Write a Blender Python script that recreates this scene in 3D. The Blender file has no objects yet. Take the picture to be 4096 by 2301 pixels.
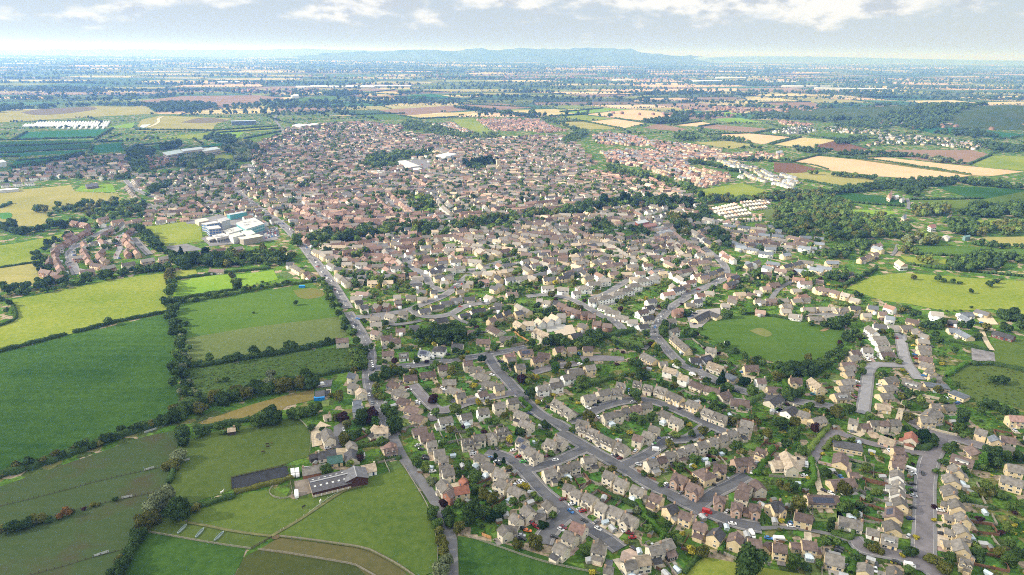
import bpy, math, random
import numpy as np
from mathutils import Vector, Matrix

random.seed(7)
rng = np.random.default_rng(11)
scene = bpy.context.scene
COL = scene.collection
PI = math.pi

# ------------------------------------------------------------------ camera model (a survey of the photo: pixel -> point on the ground)
F, CX, CY = 2730.0, 2048.0, 1150.5
CAM_Z = 230.0
PITCH = math.radians(19.05)
ROLL = math.radians(0.6)
R0 = Vector((1, 0, 0))
FW = Vector((0, math.cos(PITCH), -math.sin(PITCH)))
U0 = R0.cross(FW)
CXV = R0 * math.cos(ROLL) + U0 * math.sin(ROLL)
CUP = U0 * math.cos(ROLL) - R0 * math.sin(ROLL)
CAM = Vector((0, 0, CAM_Z))

def ground(px, py, z=0.0):
    d = FW + CXV * ((px - CX) / F) - CUP * ((py - CY) / F)
    t = (z - CAM_Z) / min(d.z, -0.004)
    p = CAM + d * t
    return p.x, p.y

def project(x, y, z=0.0):
    v = Vector((x, y, z)) - CAM
    dz = max(v.dot(FW), 0.1)
    return CX + F * v.dot(CXV) / dz, CY - F * v.dot(CUP) / dz, dz

RG = dict(A=(1400, 1700, 2.408), B=(2300, 1700, 2.408), C=(3096, 1700, 2.408), D=(1400, 1100, 2.408), E=(2300, 1100, 2.408),
          F=(3096, 1100, 2.408), G=(600, 1400, 2.408), H=(0, 1000, 1.608), I=(0, 1700, 2.408), J=(800, 1700, 2.408),
          K=(0, 600, 2.408), L=(700, 600, 2.408), M=(1500, 600, 2.408), N=(2300, 600, 2.408), O=(3096, 600, 2.408),
          P=(0, 300, 1.84), Q=(1350, 300, 1.84), R=(2696, 300, 1.84), S=(0, 0, 1.2578), T=(2048, 0, 1.2578))

def nat(reg, u, v):
    a, b, k = RG[reg]
    return a + u / k, b + v / k

def at(reg, u, v, z=0.0):
    return ground(*nat(reg, u, v), z)

def pts(reg, s, z=0.0):
    n = [float(t) for t in s.replace(',', ' ').split()]
    return [at(reg, n[i], n[i + 1], z) for i in range(0, len(n), 2)]

# ------------------------------------------------------------------ materials
MATS = {}
def nodes_of(m):
    m.use_nodes = True
    nt = m.node_tree
    nt.nodes.clear()
    return nt, nt.nodes, nt.links

def rgba(c): return (c[0], c[1], c[2], 1.0)

def simple(name, col, rough=0.8, var=0.25, scale=0.4, obj_var=0.0, metal=0.0, spec=0.3, detail=3.0):
    """base colour with procedural blotches and a per-object tint"""
    if name in MATS: return MATS[name]
    m = bpy.data.materials.new(name); nt, N, Lk = nodes_of(m)
    out = N.new('ShaderNodeOutputMaterial'); b = N.new('ShaderNodeBsdfPrincipled')
    b.inputs['Roughness'].default_value = rough; b.inputs['Metallic'].default_value = metal
    b.inputs['Specular IOR Level'].default_value = spec
    geo = N.new('ShaderNodeNewGeometry'); tx = N.new('ShaderNodeTexNoise')
    tx.inputs['Scale'].default_value = scale; tx.inputs['Detail'].default_value = detail; tx.inputs['Roughness'].default_value = 0.65
    Lk.new(geo.outputs['Position'], tx.inputs['Vector'])
    mr = N.new('ShaderNodeMapRange'); mr.inputs['From Min'].default_value = 0.3; mr.inputs['From Max'].default_value = 0.7
    mr.inputs['To Min'].default_value = 1 - var; mr.inputs['To Max'].default_value = 1 + var
    Lk.new(tx.outputs['Fac'], mr.inputs['Value'])
    hsv = N.new('ShaderNodeHueSaturation'); hsv.inputs['Color'].default_value = rgba(col)
    if obj_var:
        oi = N.new('ShaderNodeObjectInfo'); mo = N.new('ShaderNodeMapRange')
        mo.inputs['To Min'].default_value = 1 - obj_var; mo.inputs['To Max'].default_value = 1 + obj_var
        Lk.new(oi.outputs['Random'], mo.inputs['Value'])
        mm = N.new('ShaderNodeMath'); mm.operation = 'MULTIPLY'
        Lk.new(mr.outputs['Result'], mm.inputs[0]); Lk.new(mo.outputs['Result'], mm.inputs[1])
        Lk.new(mm.outputs[0], hsv.inputs['Value'])
    else:
        Lk.new(mr.outputs['Result'], hsv.inputs['Value'])
    Lk.new(hsv.outputs['Color'], b.inputs['Base Color']); Lk.new(b.outputs['BSDF'], out.inputs['Surface'])
    MATS[name] = m
    return m

def attr_mat(name, rough=0.85, var=0.2, scale=0.3, trans=0.0, spec=0.2):
    """colour stored per face (the colour the thing itself has), broken up by noise"""
    if name in MATS: return MATS[name]
    m = bpy.data.materials.new(name); nt, N, Lk = nodes_of(m)
    out = N.new('ShaderNodeOutputMaterial')
    at_ = N.new('ShaderNodeAttribute'); at_.attribute_name = 'tint'
    geo = N.new('ShaderNodeNewGeometry'); tx = N.new('ShaderNodeTexNoise'); tx.inputs['Scale'].default_value = scale; tx.inputs['Detail'].default_value = 4
    Lk.new(geo.outputs['Position'], tx.inputs['Vector'])
    mr = N.new('ShaderNodeMapRange'); mr.inputs['From Min'].default_value = 0.3; mr.inputs['From Max'].default_value = 0.7
    mr.inputs['To Min'].default_value = 1 - var; mr.inputs['To Max'].default_value = 1 + var
    Lk.new(tx.outputs['Fac'], mr.inputs['Value'])
    hsv = N.new('ShaderNodeHueSaturation'); Lk.new(at_.outputs['Color'], hsv.inputs['Color']); Lk.new(mr.outputs['Result'], hsv.inputs['Value'])
    if trans:
        d = N.new('ShaderNodeBsdfDiffuse'); t = N.new('ShaderNodeBsdfTranslucent'); mx = N.new('ShaderNodeMixShader')
        mx.inputs[0].default_value = trans
        Lk.new(hsv.outputs['Color'], d.inputs['Color']); Lk.new(hsv.outputs['Color'], t.inputs['Color'])
        Lk.new(d.outputs[0], mx.inputs[1]); Lk.new(t.outputs[0], mx.inputs[2]); Lk.new(mx.outputs[0], out.inputs['Surface'])
    else:
        b = N.new('ShaderNodeBsdfPrincipled'); b.inputs['Roughness'].default_value = rough; b.inputs['Specular IOR Level'].default_value = spec
        Lk.new(hsv.outputs['Color'], b.inputs['Base Color']); Lk.new(b.outputs[0], out.inputs['Surface'])
    MATS[name] = m
    return m

def leaf_mat(name, col, col2):
    """foliage: two leaf greens in clumps, a little light through the leaf"""
    if name in MATS: return MATS[name]
    m = bpy.data.materials.new(name); nt, N, Lk = nodes_of(m)
    out = N.new('ShaderNodeOutputMaterial')
    geo = N.new('ShaderNodeNewGeometry'); tx = N.new('ShaderNodeTexNoise'); tx.inputs['Scale'].default_value = 0.55; tx.inputs['Detail'].default_value = 4
    Lk.new(geo.outputs['Position'], tx.inputs['Vector'])
    ri = N.new('ShaderNodeMath'); ri.operation = 'MULTIPLY_ADD'; ri.inputs[1].default_value = 0.5
    Lk.new(geo.outputs['Random Per Island'], ri.inputs[0]); Lk.new(tx.outputs['Fac'], ri.inputs[2])
    mr = N.new('ShaderNodeMapRange'); mr.inputs['From Min'].default_value = 0.4; mr.inputs['From Max'].default_value = 1.05
    Lk.new(ri.outputs[0], mr.inputs['Value'])
    mx = N.new('ShaderNodeMix'); mx.data_type = 'RGBA'; mx.inputs['A'].default_value = rgba(col); mx.inputs['B'].default_value = rgba(col2)
    Lk.new(mr.outputs['Result'], mx.inputs['Factor'])
    oi = N.new('ShaderNodeObjectInfo'); hsv = N.new('ShaderNodeHueSaturation')
    mo = N.new('ShaderNodeMapRange'); mo.inputs['To Min'].default_value = 0.8; mo.inputs['To Max'].default_value = 1.25
    Lk.new(oi.outputs['Random'], mo.inputs['Value']); Lk.new(mo.outputs['Result'], hsv.inputs['Value']); Lk.new(mx.outputs['Result'], hsv.inputs['Color'])
    d = N.new('ShaderNodeBsdfDiffuse'); t = N.new('ShaderNodeBsdfTranslucent'); ms = N.new('ShaderNodeMixShader'); ms.inputs[0].default_value = 0.22
    Lk.new(hsv.outputs['Color'], d.inputs['Color']); Lk.new(hsv.outputs['Color'], t.inputs['Color'])
    Lk.new(d.outputs[0], ms.inputs[1]); Lk.new(t.outputs[0], ms.inputs[2]); Lk.new(ms.outputs[0], out.inputs['Surface'])
    MATS[name] = m
    return m

def grass_mat(name, c1, c2, rough=0.0, stripe=None, big=0.012, c3=None):
    """pasture: broad drifts, tufts and fine grain; optional mowing or drilling lines along a direction (radians, spacing m, strength)"""
    if name in MATS: return MATS[name]
    m = bpy.data.materials.new(name); nt, N, Lk = nodes_of(m)
    out = N.new('ShaderNodeOutputMaterial'); b = N.new('ShaderNodeBsdfDiffuse')
    geo = N.new('ShaderNodeNewGeometry')
    def noise(scale, det, stretch=None):
        t = N.new('ShaderNodeTexNoise'); t.inputs['Scale'].default_value = scale; t.inputs['Detail'].default_value = det; t.inputs['Roughness'].default_value = 0.6
        if stretch:
            mp = N.new('ShaderNodeMapping'); mp.inputs['Rotation'].default_value = (0, 0, -stretch[0]); mp.inputs['Scale'].default_value = (stretch[1], 1, 1)
            Lk.new(geo.outputs['Position'], mp.inputs['Vector']); Lk.new(mp.outputs[0], t.inputs['Vector'])
        else:
            Lk.new(geo.outputs['Position'], t.inputs['Vector'])
        return t.outputs['Fac']
    a = noise(big, 5); f = noise(0.22 + 0.1 * rough, 6); g = noise(0.9, 3)
    s1 = N.new('ShaderNodeMath'); s1.operation = 'MULTIPLY_ADD'; s1.inputs[1].default_value = 0.7 + rough; Lk.new(f, s1.inputs[0]); Lk.new(a, s1.inputs[2])
    s2 = N.new('ShaderNodeMath'); s2.operation = 'MULTIPLY_ADD'; s2.inputs[1].default_value = 0.35 + rough * 0.6; Lk.new(g, s2.inputs[0]); Lk.new(s1.outputs[0], s2.inputs[2])
    last = s2.outputs[0]; tot = 1 + 0.7 + rough + 0.35 + rough * 0.6
    if stripe:
        st = noise(1.0 / stripe[1], 2, (stripe[0], 0.03))
        s3 = N.new('ShaderNodeMath'); s3.operation = 'MULTIPLY_ADD'; s3.inputs[1].default_value = stripe[2]; Lk.new(st, s3.inputs[0]); Lk.new(last, s3.inputs[2])
        last = s3.outputs[0]; tot += stripe[2]
    mr = N.new('ShaderNodeMapRange'); mr.inputs['From Min'].default_value = tot * 0.40; mr.inputs['From Max'].default_value = tot * 0.60
    Lk.new(last, mr.inputs['Value'])
    mx = N.new('ShaderNodeMix'); mx.data_type = 'RGBA'; mx.inputs['A'].default_value = rgba(c1); mx.inputs['B'].default_value = rgba(c2)
    Lk.new(mr.outputs['Result'], mx.inputs['Factor'])
    res = mx.outputs['Result']
    if c3:
        n3 = noise(0.03, 5); r3 = N.new('ShaderNodeMapRange'); r3.inputs['From Min'].default_value = 0.52; r3.inputs['From Max'].default_value = 0.68
        Lk.new(n3, r3.inputs['Value'])
        m3 = N.new('ShaderNodeMix'); m3.data_type = 'RGBA'; m3.inputs['B'].default_value = rgba(c3); Lk.new(res, m3.inputs['A']); Lk.new(r3.outputs['Result'], m3.inputs['Factor'])
        res = m3.outputs['Result']
    Lk.new(res, b.inputs['Color']); Lk.new(b.outputs[0], out.inputs['Surface'])
    MATS[name] = m
    return m

# ------------------------------------------------------------------ mesh builders
class MB:
    def __init__(s): s.v = []; s.f = []; s.m = []
    def add(s, vs, fs, mi=0):
        o = len(s.v); s.v += [tuple(p) for p in vs]
        for f in fs: s.f.append([i + o for i in f]); s.m.append(mi)
    def box(s, x0, x1, y0, y1, z0, z1, mi=0):
        s.add([(x0,y0,z0),(x1,y0,z0),(x1,y1,z0),(x0,y1,z0),(x0,y0,z1),(x1,y0,z1),(x1,y1,z1),(x0,y1,z1)],
              [(0,3,2,1),(4,5,6,7),(0,1,5,4),(1,2,6,5),(2,3,7,6),(3,0,4,7)], mi)
    def xf(s, M):
        s.v = [tuple(M @ Vector(p)) for p in s.v]; return s
    def merge(s, o, M=None, mi=None):
        vs = [tuple(M @ Vector(p)) for p in o.v] if M is not None else o.v
        b = len(s.v); s.v += vs
        for f, k in zip(o.f, o.m): s.f.append([i + b for i in f]); s.m.append(k if mi is None else mi)
    def mesh(s, name, mats):
        me = bpy.data.meshes.new(name); me.from_pydata(s.v, [], s.f)
        for m in mats: me.materials.append(m)
        if len(mats) > 1: me.polygons.foreach_set('material_index', np.array(s.m, dtype=np.int32))
        me.update(); return me
    def build(s, name, mats, parent=None):
        if not isinstance(mats, (list, tuple)): mats = [mats]
        o = bpy.data.objects.new(name, s.mesh(name, mats)); COL.objects.link(o)
        if parent is not None: o.parent = parent
        return o

def tag(o, label=None, cat=None, group=None, kind=None):
    if label: o['label'] = label
    if cat: o['category'] = cat
    if group: o['group'] = group
    if kind: o['kind'] = kind
    return o

def empty(name, x, y, z=0.0, rz=0.0):
    o = bpy.data.objects.new(name, None); COL.objects.link(o); o.location = (x, y, z); o.rotation_euler = (0, 0, rz)
    o.empty_display_size = 0.5
    return o

def np_mesh(name, V, Fq, mat, tint=None, smooth=False):
    """V (n,3), Fq list of arrays of faces (each (m,3) or (m,4)); tint per face (k,3)"""
    me = bpy.data.meshes.new(name)
    V = np.ascontiguousarray(V, dtype=np.float32)
    loops = np.concatenate([f.reshape(-1) for f in Fq]).astype(np.int32)
    sizes = np.concatenate([np.full(len(f), f.shape[1], dtype=np.int32) for f in Fq])
    starts = np.concatenate([[0], np.cumsum(sizes)[:-1]]).astype(np.int32)
    me.vertices.add(len(V)); me.vertices.foreach_set('co', V.reshape(-1))
    me.loops.add(len(loops)); me.loops.foreach_set('vertex_index', loops)
    me.polygons.add(len(sizes)); me.polygons.foreach_set('loop_start', starts)
    try: me.polygons.foreach_set('loop_total', sizes)
    except Exception: pass
    me.update(calc_edges=True); me.validate()
    if tint is not None:
        a = me.attributes.new('tint', 'FLOAT_COLOR', 'FACE')
        c = np.ones((len(sizes), 4), dtype=np.float32); c[:, :3] = tint
        a.data.foreach_set('color', c.reshape(-1))
    for m in (mat if isinstance(mat, (list, tuple)) else [mat]): me.materials.append(m)
    if smooth: me.polygons.foreach_set('use_smooth', np.ones(len(sizes), dtype=bool))
    return me

def link(name, me, parent=None):
    o = bpy.data.objects.new(name, me); COL.objects.link(o)
    if parent is not None: o.parent = parent
    return o

def struct(name, me): return tag(link(name, me), kind='structure')

def poly_sheet(name, P, z, mat):
    from mathutils.geometry import tessellate_polygon
    P3 = [Vector((p[0], p[1], 0)) for p in P]
    tri = tessellate_polygon([P3])
    me = bpy.data.meshes.new(name); 
    # wind upward
    out = []
    for t in tri:
        a, b, c = (P3[i] for i in t)
        out.append(t if (b - a).cross(c - a).z > 0 else (t[0], t[2], t[1]))
    me.from_pydata([(p[0], p[1], z) for p in P], [], out); me.materials.append(mat); me.update()
    return struct(name, me)

def resample(P, step):
    out = [P[0]]; carry = 0.0
    for a, b in zip(P[:-1], P[1:]):
        d = math.hypot(b[0]-a[0], b[1]-a[1]); n = max(1, int(round(d / step)))
        for i in range(1, n + 1): out.append((a[0] + (b[0]-a[0]) * i / n, a[1] + (b[1]-a[1]) * i / n))
    return out

def smooth_line(P, it=2):
    for _ in range(it):
        Q = [P[0]]
        for a, b in zip(P[:-1], P[1:]):
            Q.append((a[0]*.75 + b[0]*.25, a[1]*.75 + b[1]*.25)); Q.append((a[0]*.25 + b[0]*.75, a[1]*.25 + b[1]*.75))
        Q.append(P[-1]); P = Q
    return P

def strip(P, w, z):
    """flat ribbon along a line"""
    V = []; n = len(P)
    for i, p in enumerate(P):
        a = P[max(i-1, 0)]; b = P[min(i+1, n-1)]
        dx, dy = b[0]-a[0], b[1]-a[1]; l = math.hypot(dx, dy) or 1
        nx, ny = -dy/l, dx/l
        V += [(p[0]-nx*w/2, p[1]-ny*w/2, z), (p[0]+nx*w/2, p[1]+ny*w/2, z)]
    Fs = [(2*i, 2*i+2, 2*i+3, 2*i+1) for i in range(n-1)]
    return V, Fs

def in_poly(x, y, P):
    """vectorised point in polygon"""
    x = np.asarray(x); y = np.asarray(y); c = np.zeros(x.shape, dtype=bool); n = len(P); j = n - 1
    for i in range(n):
        xi, yi = P[i]; xj, yj = P[j]
        if yi != yj:
            c ^= ((yi > y) != (yj > y)) & (x < (xj - xi) * (y - yi) / (yj - yi) + xi)
        j = i
    return c

# ------------------------------------------------------------------ occupancy raster of the near country (2 m cells)
GX0, GX1, GY0, GY1, GR = -2400.0, 2800.0, 150.0, 3600.0, 2.0
OCC = np.zeros((int((GY1-GY0)/GR), int((GX1-GX0)/GR)), dtype=np.uint8)   # 1 road, 2 house, 4 field
def stamp(x, y, r, bit):
    i0, i1 = int((x-r-GX0)/GR), int((x+r-GX0)/GR) + 1; j0, j1 = int((y-r-GY0)/GR), int((y+r-GY0)/GR) + 1
    i0, j0 = max(i0, 0), max(j0, 0); i1, j1 = min(i1, OCC.shape[1]), min(j1, OCC.shape[0])
    if i1 <= i0 or j1 <= j0: return
    jj, ii = np.mgrid[j0:j1, i0:i1]
    m = (GX0 + (ii+.5)*GR - x)**2 + (GY0 + (jj+.5)*GR - y)**2 <= r*r
    OCC[j0:j1, i0:i1][m] |= bit
def stamp_poly(P, bit):
    xs = [p[0] for p in P]; ys = [p[1] for p in P]
    i0, i1 = max(int((min(xs)-GX0)/GR), 0), min(int((max(xs)-GX0)/GR)+1, OCC.shape[1])
    j0, j1 = max(int((min(ys)-GY0)/GR), 0), min(int((max(ys)-GY0)/GR)+1, OCC.shape[0])
    if i1 <= i0 or j1 <= j0: return
    jj, ii = np.mgrid[j0:j1, i0:i1]
    m = in_poly(GX0 + (ii+.5)*GR, GY0 + (jj+.5)*GR, P)
    OCC[j0:j1, i0:i1][m] |= bit
def occ(x, y):
    x = np.asarray(x, dtype=float); y = np.asarray(y, dtype=float)
    i = ((x-GX0)/GR).astype(int); j = ((y-GY0)/GR).astype(int)
    ok = (i >= 0) & (j >= 0) & (i < OCC.shape[1]) & (j < OCC.shape[0])
    r = np.zeros(x.shape, dtype=np.uint8)
    r[ok] = OCC[j[ok], i[ok]]
    return r
# ------------------------------------------------------------------ light and air
SUN_E = 4.7
SKY_E = 0.15
EXPO = 1.0
HAZE_D = 1.55e-4
HAZE_COL = (.20, .39, .95, 1)
CLOUD_DK = (2.0, 2.15, 2.3, 1)
CLOUD_LT = (3.35, 3.35, 3.3, 1)
# ------------------------------------------------------------------ world: sun, sky
SUN_EL = math.radians(27.0)
TO_SUN = Vector((-0.99 * math.cos(SUN_EL), -0.12 * math.cos(SUN_EL), math.sin(SUN_EL))).normalized()

# ------------------------------------------------------------------ fields and grounds (structure), traced on the ground
# name, region, outline, colour 1, colour 2, roughness, stripe
G_ = dict(
 drybrown=((.075,.076,.03),(.112,.10,.044)), vivid=((.022,.056,.014),(.054,.106,.023)), deep=((.02,.06,.016),(.034,.088,.022)), green=((.052,.09,.02),(.098,.135,.03)),
 ygreen=((.10,.15,.02),(.20,.22,.045)), bright=((.10,.19,.02),(.17,.25,.04)), olive=((.05,.08,.02),(.085,.115,.03)),
 dull=((.04,.055,.02),(.065,.075,.024)), brownish=((.042,.068,.026),(.06,.082,.034)), tan=((.38,.26,.155),(.48,.335,.21)),
 paletan=((.30,.25,.12),(.40,.33,.17)), stubble=((.13,.11,.035),(.20,.16,.06)), mauve=((.16,.11,.08),(.22,.15,.11)),
 soil=((.10,.055,.035),(.14,.08,.05)), scrub=((.03,.06,.016),(.07,.105,.03)), palerough=((.07,.10,.033),(.115,.142,.05)),
 dryolive=((.17,.17,.055),(.27,.24,.09)), teal=((.02,.085,.035),(.035,.12,.05)), mid=((.046,.096,.018),(.08,.132,.027)))
FIELDS = [
 ('H','-150,700 0,655 430,545 1085,400 1095,330 1080,150 900,165 600,215 300,280 80,320 100,440 0,490 -150,540','ygreen',.3,None),
 ('H','-200,705 0,660 1080,405 1110,500 1130,700 1145,900 1150,1050 900,1140 600,1250 300,1350 0,1440 -250,1530','vivid',.05,(1.45,7.0,.45)),
 ('I','-300,700 300,490 800,320 1400,110 1700,50 1720,180 1640,400 1600,600 1490,740 1400,900 1290,1000 1280,1100 1200,1300 1100,1480 1000,1700 -400,1700','brownish',.15,(0.35,4.0,.6)),
 ('G','300,900 560,800 980,720 1410,650 1500,730 1550,800 1535,1030 1400,1060 1290,1110 785,1230 790,1350 640,1400 300,1510 120,1480 190,1300 220,1000','olive',.1,None),
 ('G','460,700 700,620 1000,520 1300,440 1580,380 1580,480 1320,540 1240,600 980,640 560,745','stubble',.2,(0.2,1.6,.6)),
 ('H','1220,760 1500,730 1950,650 2250,620 2290,690 2270,770 2000,830 1700,900 1300,990 1190,1000 1160,800','scrub',.9,None),
 ('H','1110,340 1500,300 2000,210 2100,290 2180,430 1600,500 1190,570 1150,480','mid',.35,(0.5,7.0,.4)),
 ('H','1190,570 1600,500 2180,430 2250,540 2150,590 1900,640 1500,710 1280,740 1190,690','palerough',.7,None),
 ('H','1120,200 1480,150 1500,250 1115,310','bright',.2,None),
 ('H','1520,160 1760,130 1790,190 1540,250','bright',.2,None),
 ('H','1130,135 1260,125 1270,160 1130,185','ygreen',.2,None),
 ('J','-120,830 0,790 300,700 700,610 900,720 1000,680 1450,590 1650,500 1980,400 2020,500 2200,800 2290,1100 2290,1400 2040,1500 1900,1330 1600,1195 760,1085 690,1075 0,970 -120,945','green',.25,None),
 ('J','760,1085 1600,1195 1900,1330 2070,1500 1650,1500 1500,1350 1000,1270 560,1205','drybrown',.3,None),
 ('J','500,1230 560,1205 1000,1270 1500,1350 1650,1500 1650,1700 300,1700 340,1447 420,1280','dull',.2,None),
 ('I','1430,1040 2370,1195 2330,1300 2260,1447 2200,1700 1050,1700 1210,1447 1330,1150','vivid',.15,None),
 ('I','1430,900 1700,880 1810,945 2400,1060 2616,1075 2426,1200 2370,1190 1430,1030','olive',.2,None),
 ('A','1040,1070 1500,1150 1900,1270 2408,1430 2600,1500 2700,1700 1000,1700 1010,1300','vivid',.25,None),
 ('B','950,1470 1250,1270 1560,1330 1900,1390 2250,1450 2400,1700 800,1700','ygreen',.4,None),
 ('E','1190,560 1250,470 1500,400 1700,385 2100,430 2350,480 2600,510 2590,590 2510,720 2300,830 2000,860 1750,800 1550,740 1400,660','mid',.15,(0.9,9.0,.35)),
 ('F','690,130 950,10 1250,-20 1900,30 2408,60 2700,60 2700,420 2408,400 2100,330 1650,350 1300,280 1050,250 850,180','ygreen',.4,None),
 ('F','1500,520 1640,520 1750,620 2000,630 2060,720 1520,650','mid',.2,None),
 ('F','2100,640 2408,620 2600,620 2600,960 2408,930 2130,860','green',.2,None),
 ('F','1690,980 1880,850 2130,870 2408,940 2600,960 2600,1400 2408,1300 2100,1200 1960,1240 1760,1060','olive',.6,None),
 ('O','180,110 380,55 800,95 1900,250 1500,295 1000,250 550,200','tan',.0,(2.6,3.0,.3)),
 ('O','810,80 1000,65 1600,130 2408,210 2100,250 1900,245 1300,150','tan',.0,(2.6,3.0,.3)),
 ('O','990,30 1100,0 1900,0 2100,50 1870,150 1350,90','mauve',.1,None),
 ('O','1900,140 2100,55 2600,60 2600,210 2408,200 2000,170','ygreen',.1,None),
 ('O','0,120 200,130 450,190 240,225 0,215','soil',.1,None),
 ('O','100,230 450,210 1000,280 1100,340 640,360 300,290','dryolive',.3,None),
 ('O','480,445 650,410 1000,440 1260,490 1250,540 900,520 700,500','deep',.2,None),
 ('O','1320,480 2000,480 2408,400 2600,400 2600,560 2408,550 1900,590 1600,560','green',.2,None),
 ('O','1500,340 2200,370 2600,380 2408,400 2000,480 1900,470','deep',.2,None),
 ('O','740,575 1050,580 1200,600 1100,630 740,605','bright',.2,None),
 ('O','200,490 560,540 500,570 250,530','paletan',.3,None),
 ('O','430,660 780,690 1150,750 1160,780 850,750 450,700','palerough',.5,None),
 ('O','1230,930 1700,920 2408,960 2600,965 2600,1050 2408,1040 1900,1020 1370,1000','mid',.2,(0.1,6,.5)),
 ('O','1210,1020 1500,1050 1850,1060 1850,1095 1500,1110 1300,1090','ygreen',.2,None),
 ('O','1280,1095 2408,1190 2600,1200 2600,1225 2408,1215 1500,1130','paletan',.2,None),
 ('O','1910,680 2408,670 2600,670 2600,770 2408,760 2100,740','ygreen',.2,None),
 ('O','2000,840 2408,835 2600,835 2600,925 2408,920 2150,930','dryolive',.2,None),
 ('K','-200,420 0,400 680,340 720,400 1130,420 1175,480 850,550 520,560 430,700 330,790 170,790 100,700 0,700 -200,720','dryolive',.25,None),
 ('K','720,400 780,345 1080,330 1120,410','bright',.2,None),
 ('K','170,900 670,795 480,890 340,970 360,1080 0,1135 -200,1170 -200,960 0,920','ygreen',.2,None),
 ('K','-200,1180 0,1140 360,1085 390,1200 430,1260 0,1370 -200,1420','dryolive',.2,(0.3,6,.4)),
 ('K','1370,720 1750,675 1930,720 1960,880 1600,930 1400,900 1340,850','ygreen',.15,None),
 ('K','1780,85 2100,40 2290,60 2250,100 2050,120','ygreen',.2,None),
 ('M','320,445 470,440 530,540 570,600 480,620 420,530','bright',.2,None),
 ('M','1010,740 1130,705 1350,690 1330,740 1200,760','bright',.2,None),
 ('M','0,180 200,150 300,165 0,205','paletan',.2,None),
 ('N','160,780 330,720 560,760 540,830 270,870','mid',.2,None),
 ('N','1140,400 1300,370 1600,320 1870,400 1800,450 1200,460','ygreen',.25,None),
 ('N','1200,160 1500,190 1620,230 1560,260 1300,200','mid',.25,None),
 ('N','1800,560 2408,480 2500,540 2408,620 1850,680','palerough',.7,None),
 ('P','90,480 200,420 830,395 720,465','teal',.2,None), ('P','-200,495 0,490 700,480 660,500 0,530 -200,540','deep',.2,None),
 ('P','-200,545 0,530 670,505 650,540 0,575 -200,585','deep',.3,None), ('P','-200,590 0,580 640,550 600,575 0,605 -200,615','teal',.2,None),
 ('P','120,630 560,595 430,640 50,700','teal',.2,None), ('P','680,520 900,495 930,560 680,578','teal',.2,None),
 ('P','950,545 1300,500 1310,540 1000,565','deep',.2,None), ('P','1130,465 1570,420 1500,470','ygreen',.2,None),
 ('P','1570,425 1800,420 1740,470 1500,475','bright',.2,None), ('P','1330,545 1700,490 1690,520 1420,530','teal',.2,None),
 ('P','780,385 990,350 980,390 830,390','bright',.2,None), ('P','1000,410 1040,330 1180,300 1700,320 1580,370 1570,410 1110,412','dryolive',.4,None),
 ('P','0,270 700,230 1080,235 1160,285 850,300 0,350','dryolive',.5,None), ('P','940,200 1350,155 1900,150 2000,160 2100,170 1600,250 1590,215','mauve',.1,None),
 ('P','1590,410 2040,380 2000,410 1600,425','ygreen',.2,None), ('P','1800,470 2060,420 2080,440 1990,475','mid',.2,None),
 ('P','2110,200 2150,165 2450,155 2500,180','mid',.1,None),
 ('Q','300,260 860,225 960,260 480,300','mauve',.1,None), ('Q','460,300 1060,265 860,310 590,325','paletan',.1,None), ('Q','110,295 490,285 540,320 330,330','mid',.2,None),
 ('Q','900,215 1200,210 1450,240 1120,265','mauve',.1,None), ('Q','1250,265 1600,250 1750,285 1560,305','paletan',.1,None), ('Q','1820,290 2180,255 2500,290 2330,345','tan',.1,None),
 ('Q','1600,345 1830,340 2110,400 1700,400','dryolive',.2,None), ('Q','1830,345 2050,325 2260,355 2100,395','tan',.1,None), ('Q','1600,310 1800,295 2040,320 1830,340','ygreen',.1,None),
 ('Q','1640,275 1950,245 2160,255 1800,285','bright',.1,None), ('Q','850,330 1000,320 1180,440 1090,440 900,380','ygreen',.3,None), ('Q','2240,390 2360,360 2576,400 2500,415','mauve',.1,None),
 ('Q','0,110 300,105 780,130 300,120','mauve',.1,None), ('Q','400,160 700,140 920,175 560,180','teal',.1,None), ('Q','130,130 420,115 470,150 200,155','paletan',.1,None),
 ('R','260,440 550,430 890,460 650,510','tan',.1,None), ('R','0,370 200,345 300,365 180,380','tan',.1,None), ('R','180,385 300,365 740,400 580,430','mauve',.1,None),
 ('R','720,510 930,460 1200,480 1000,545','paletan',.1,None), ('R','1020,525 1200,480 1430,545 1300,580','soil',.1,None), ('R','1000,450 1100,425 1530,465 1200,475','mid',.1,None),
 ('R','150,500 380,485 600,515 420,545','dryolive',.2,None), ('R','200,280 400,270 520,290 350,300','bright',.1,None), ('R','590,300 850,275 1150,305 720,320','olive',.1,None),
 ('R','250,325 480,315 680,355 420,350','bright',.1,None), ('R','630,205 1000,200 1180,240 900,245','mauve',.1,None), ('R','1060,260 1250,250 1900,295 1500,300','ygreen',.1,None),
 ('R','1740,395 2050,380 2250,420 1900,430','teal',.2,None), ('R','2100,420 2300,410 2600,440 2400,470','teal',.2,None), ('R','1930,460 2200,480 2600,520 2500,545','deep',.2,None),
]
FPOLY = []
zf = {}
for i, (rg, s, c, ro, st) in enumerate(FIELDS):
    P = pts(rg, s); FPOLY.append(P)
    stamp_poly(P, 4)
    nm = 'grass_%s_%d_%s' % (c, int(ro*100), st is not None and '%d%d' % (int(st[0]*10), int(st[1]*10)))
    poly_sheet('field', P, 0.02 + 0.012 * (i % 12), grass_mat(nm, *G_[c], ro, st, c3=(.062,.058,.034) if c in ('brownish',) else None))

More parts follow.
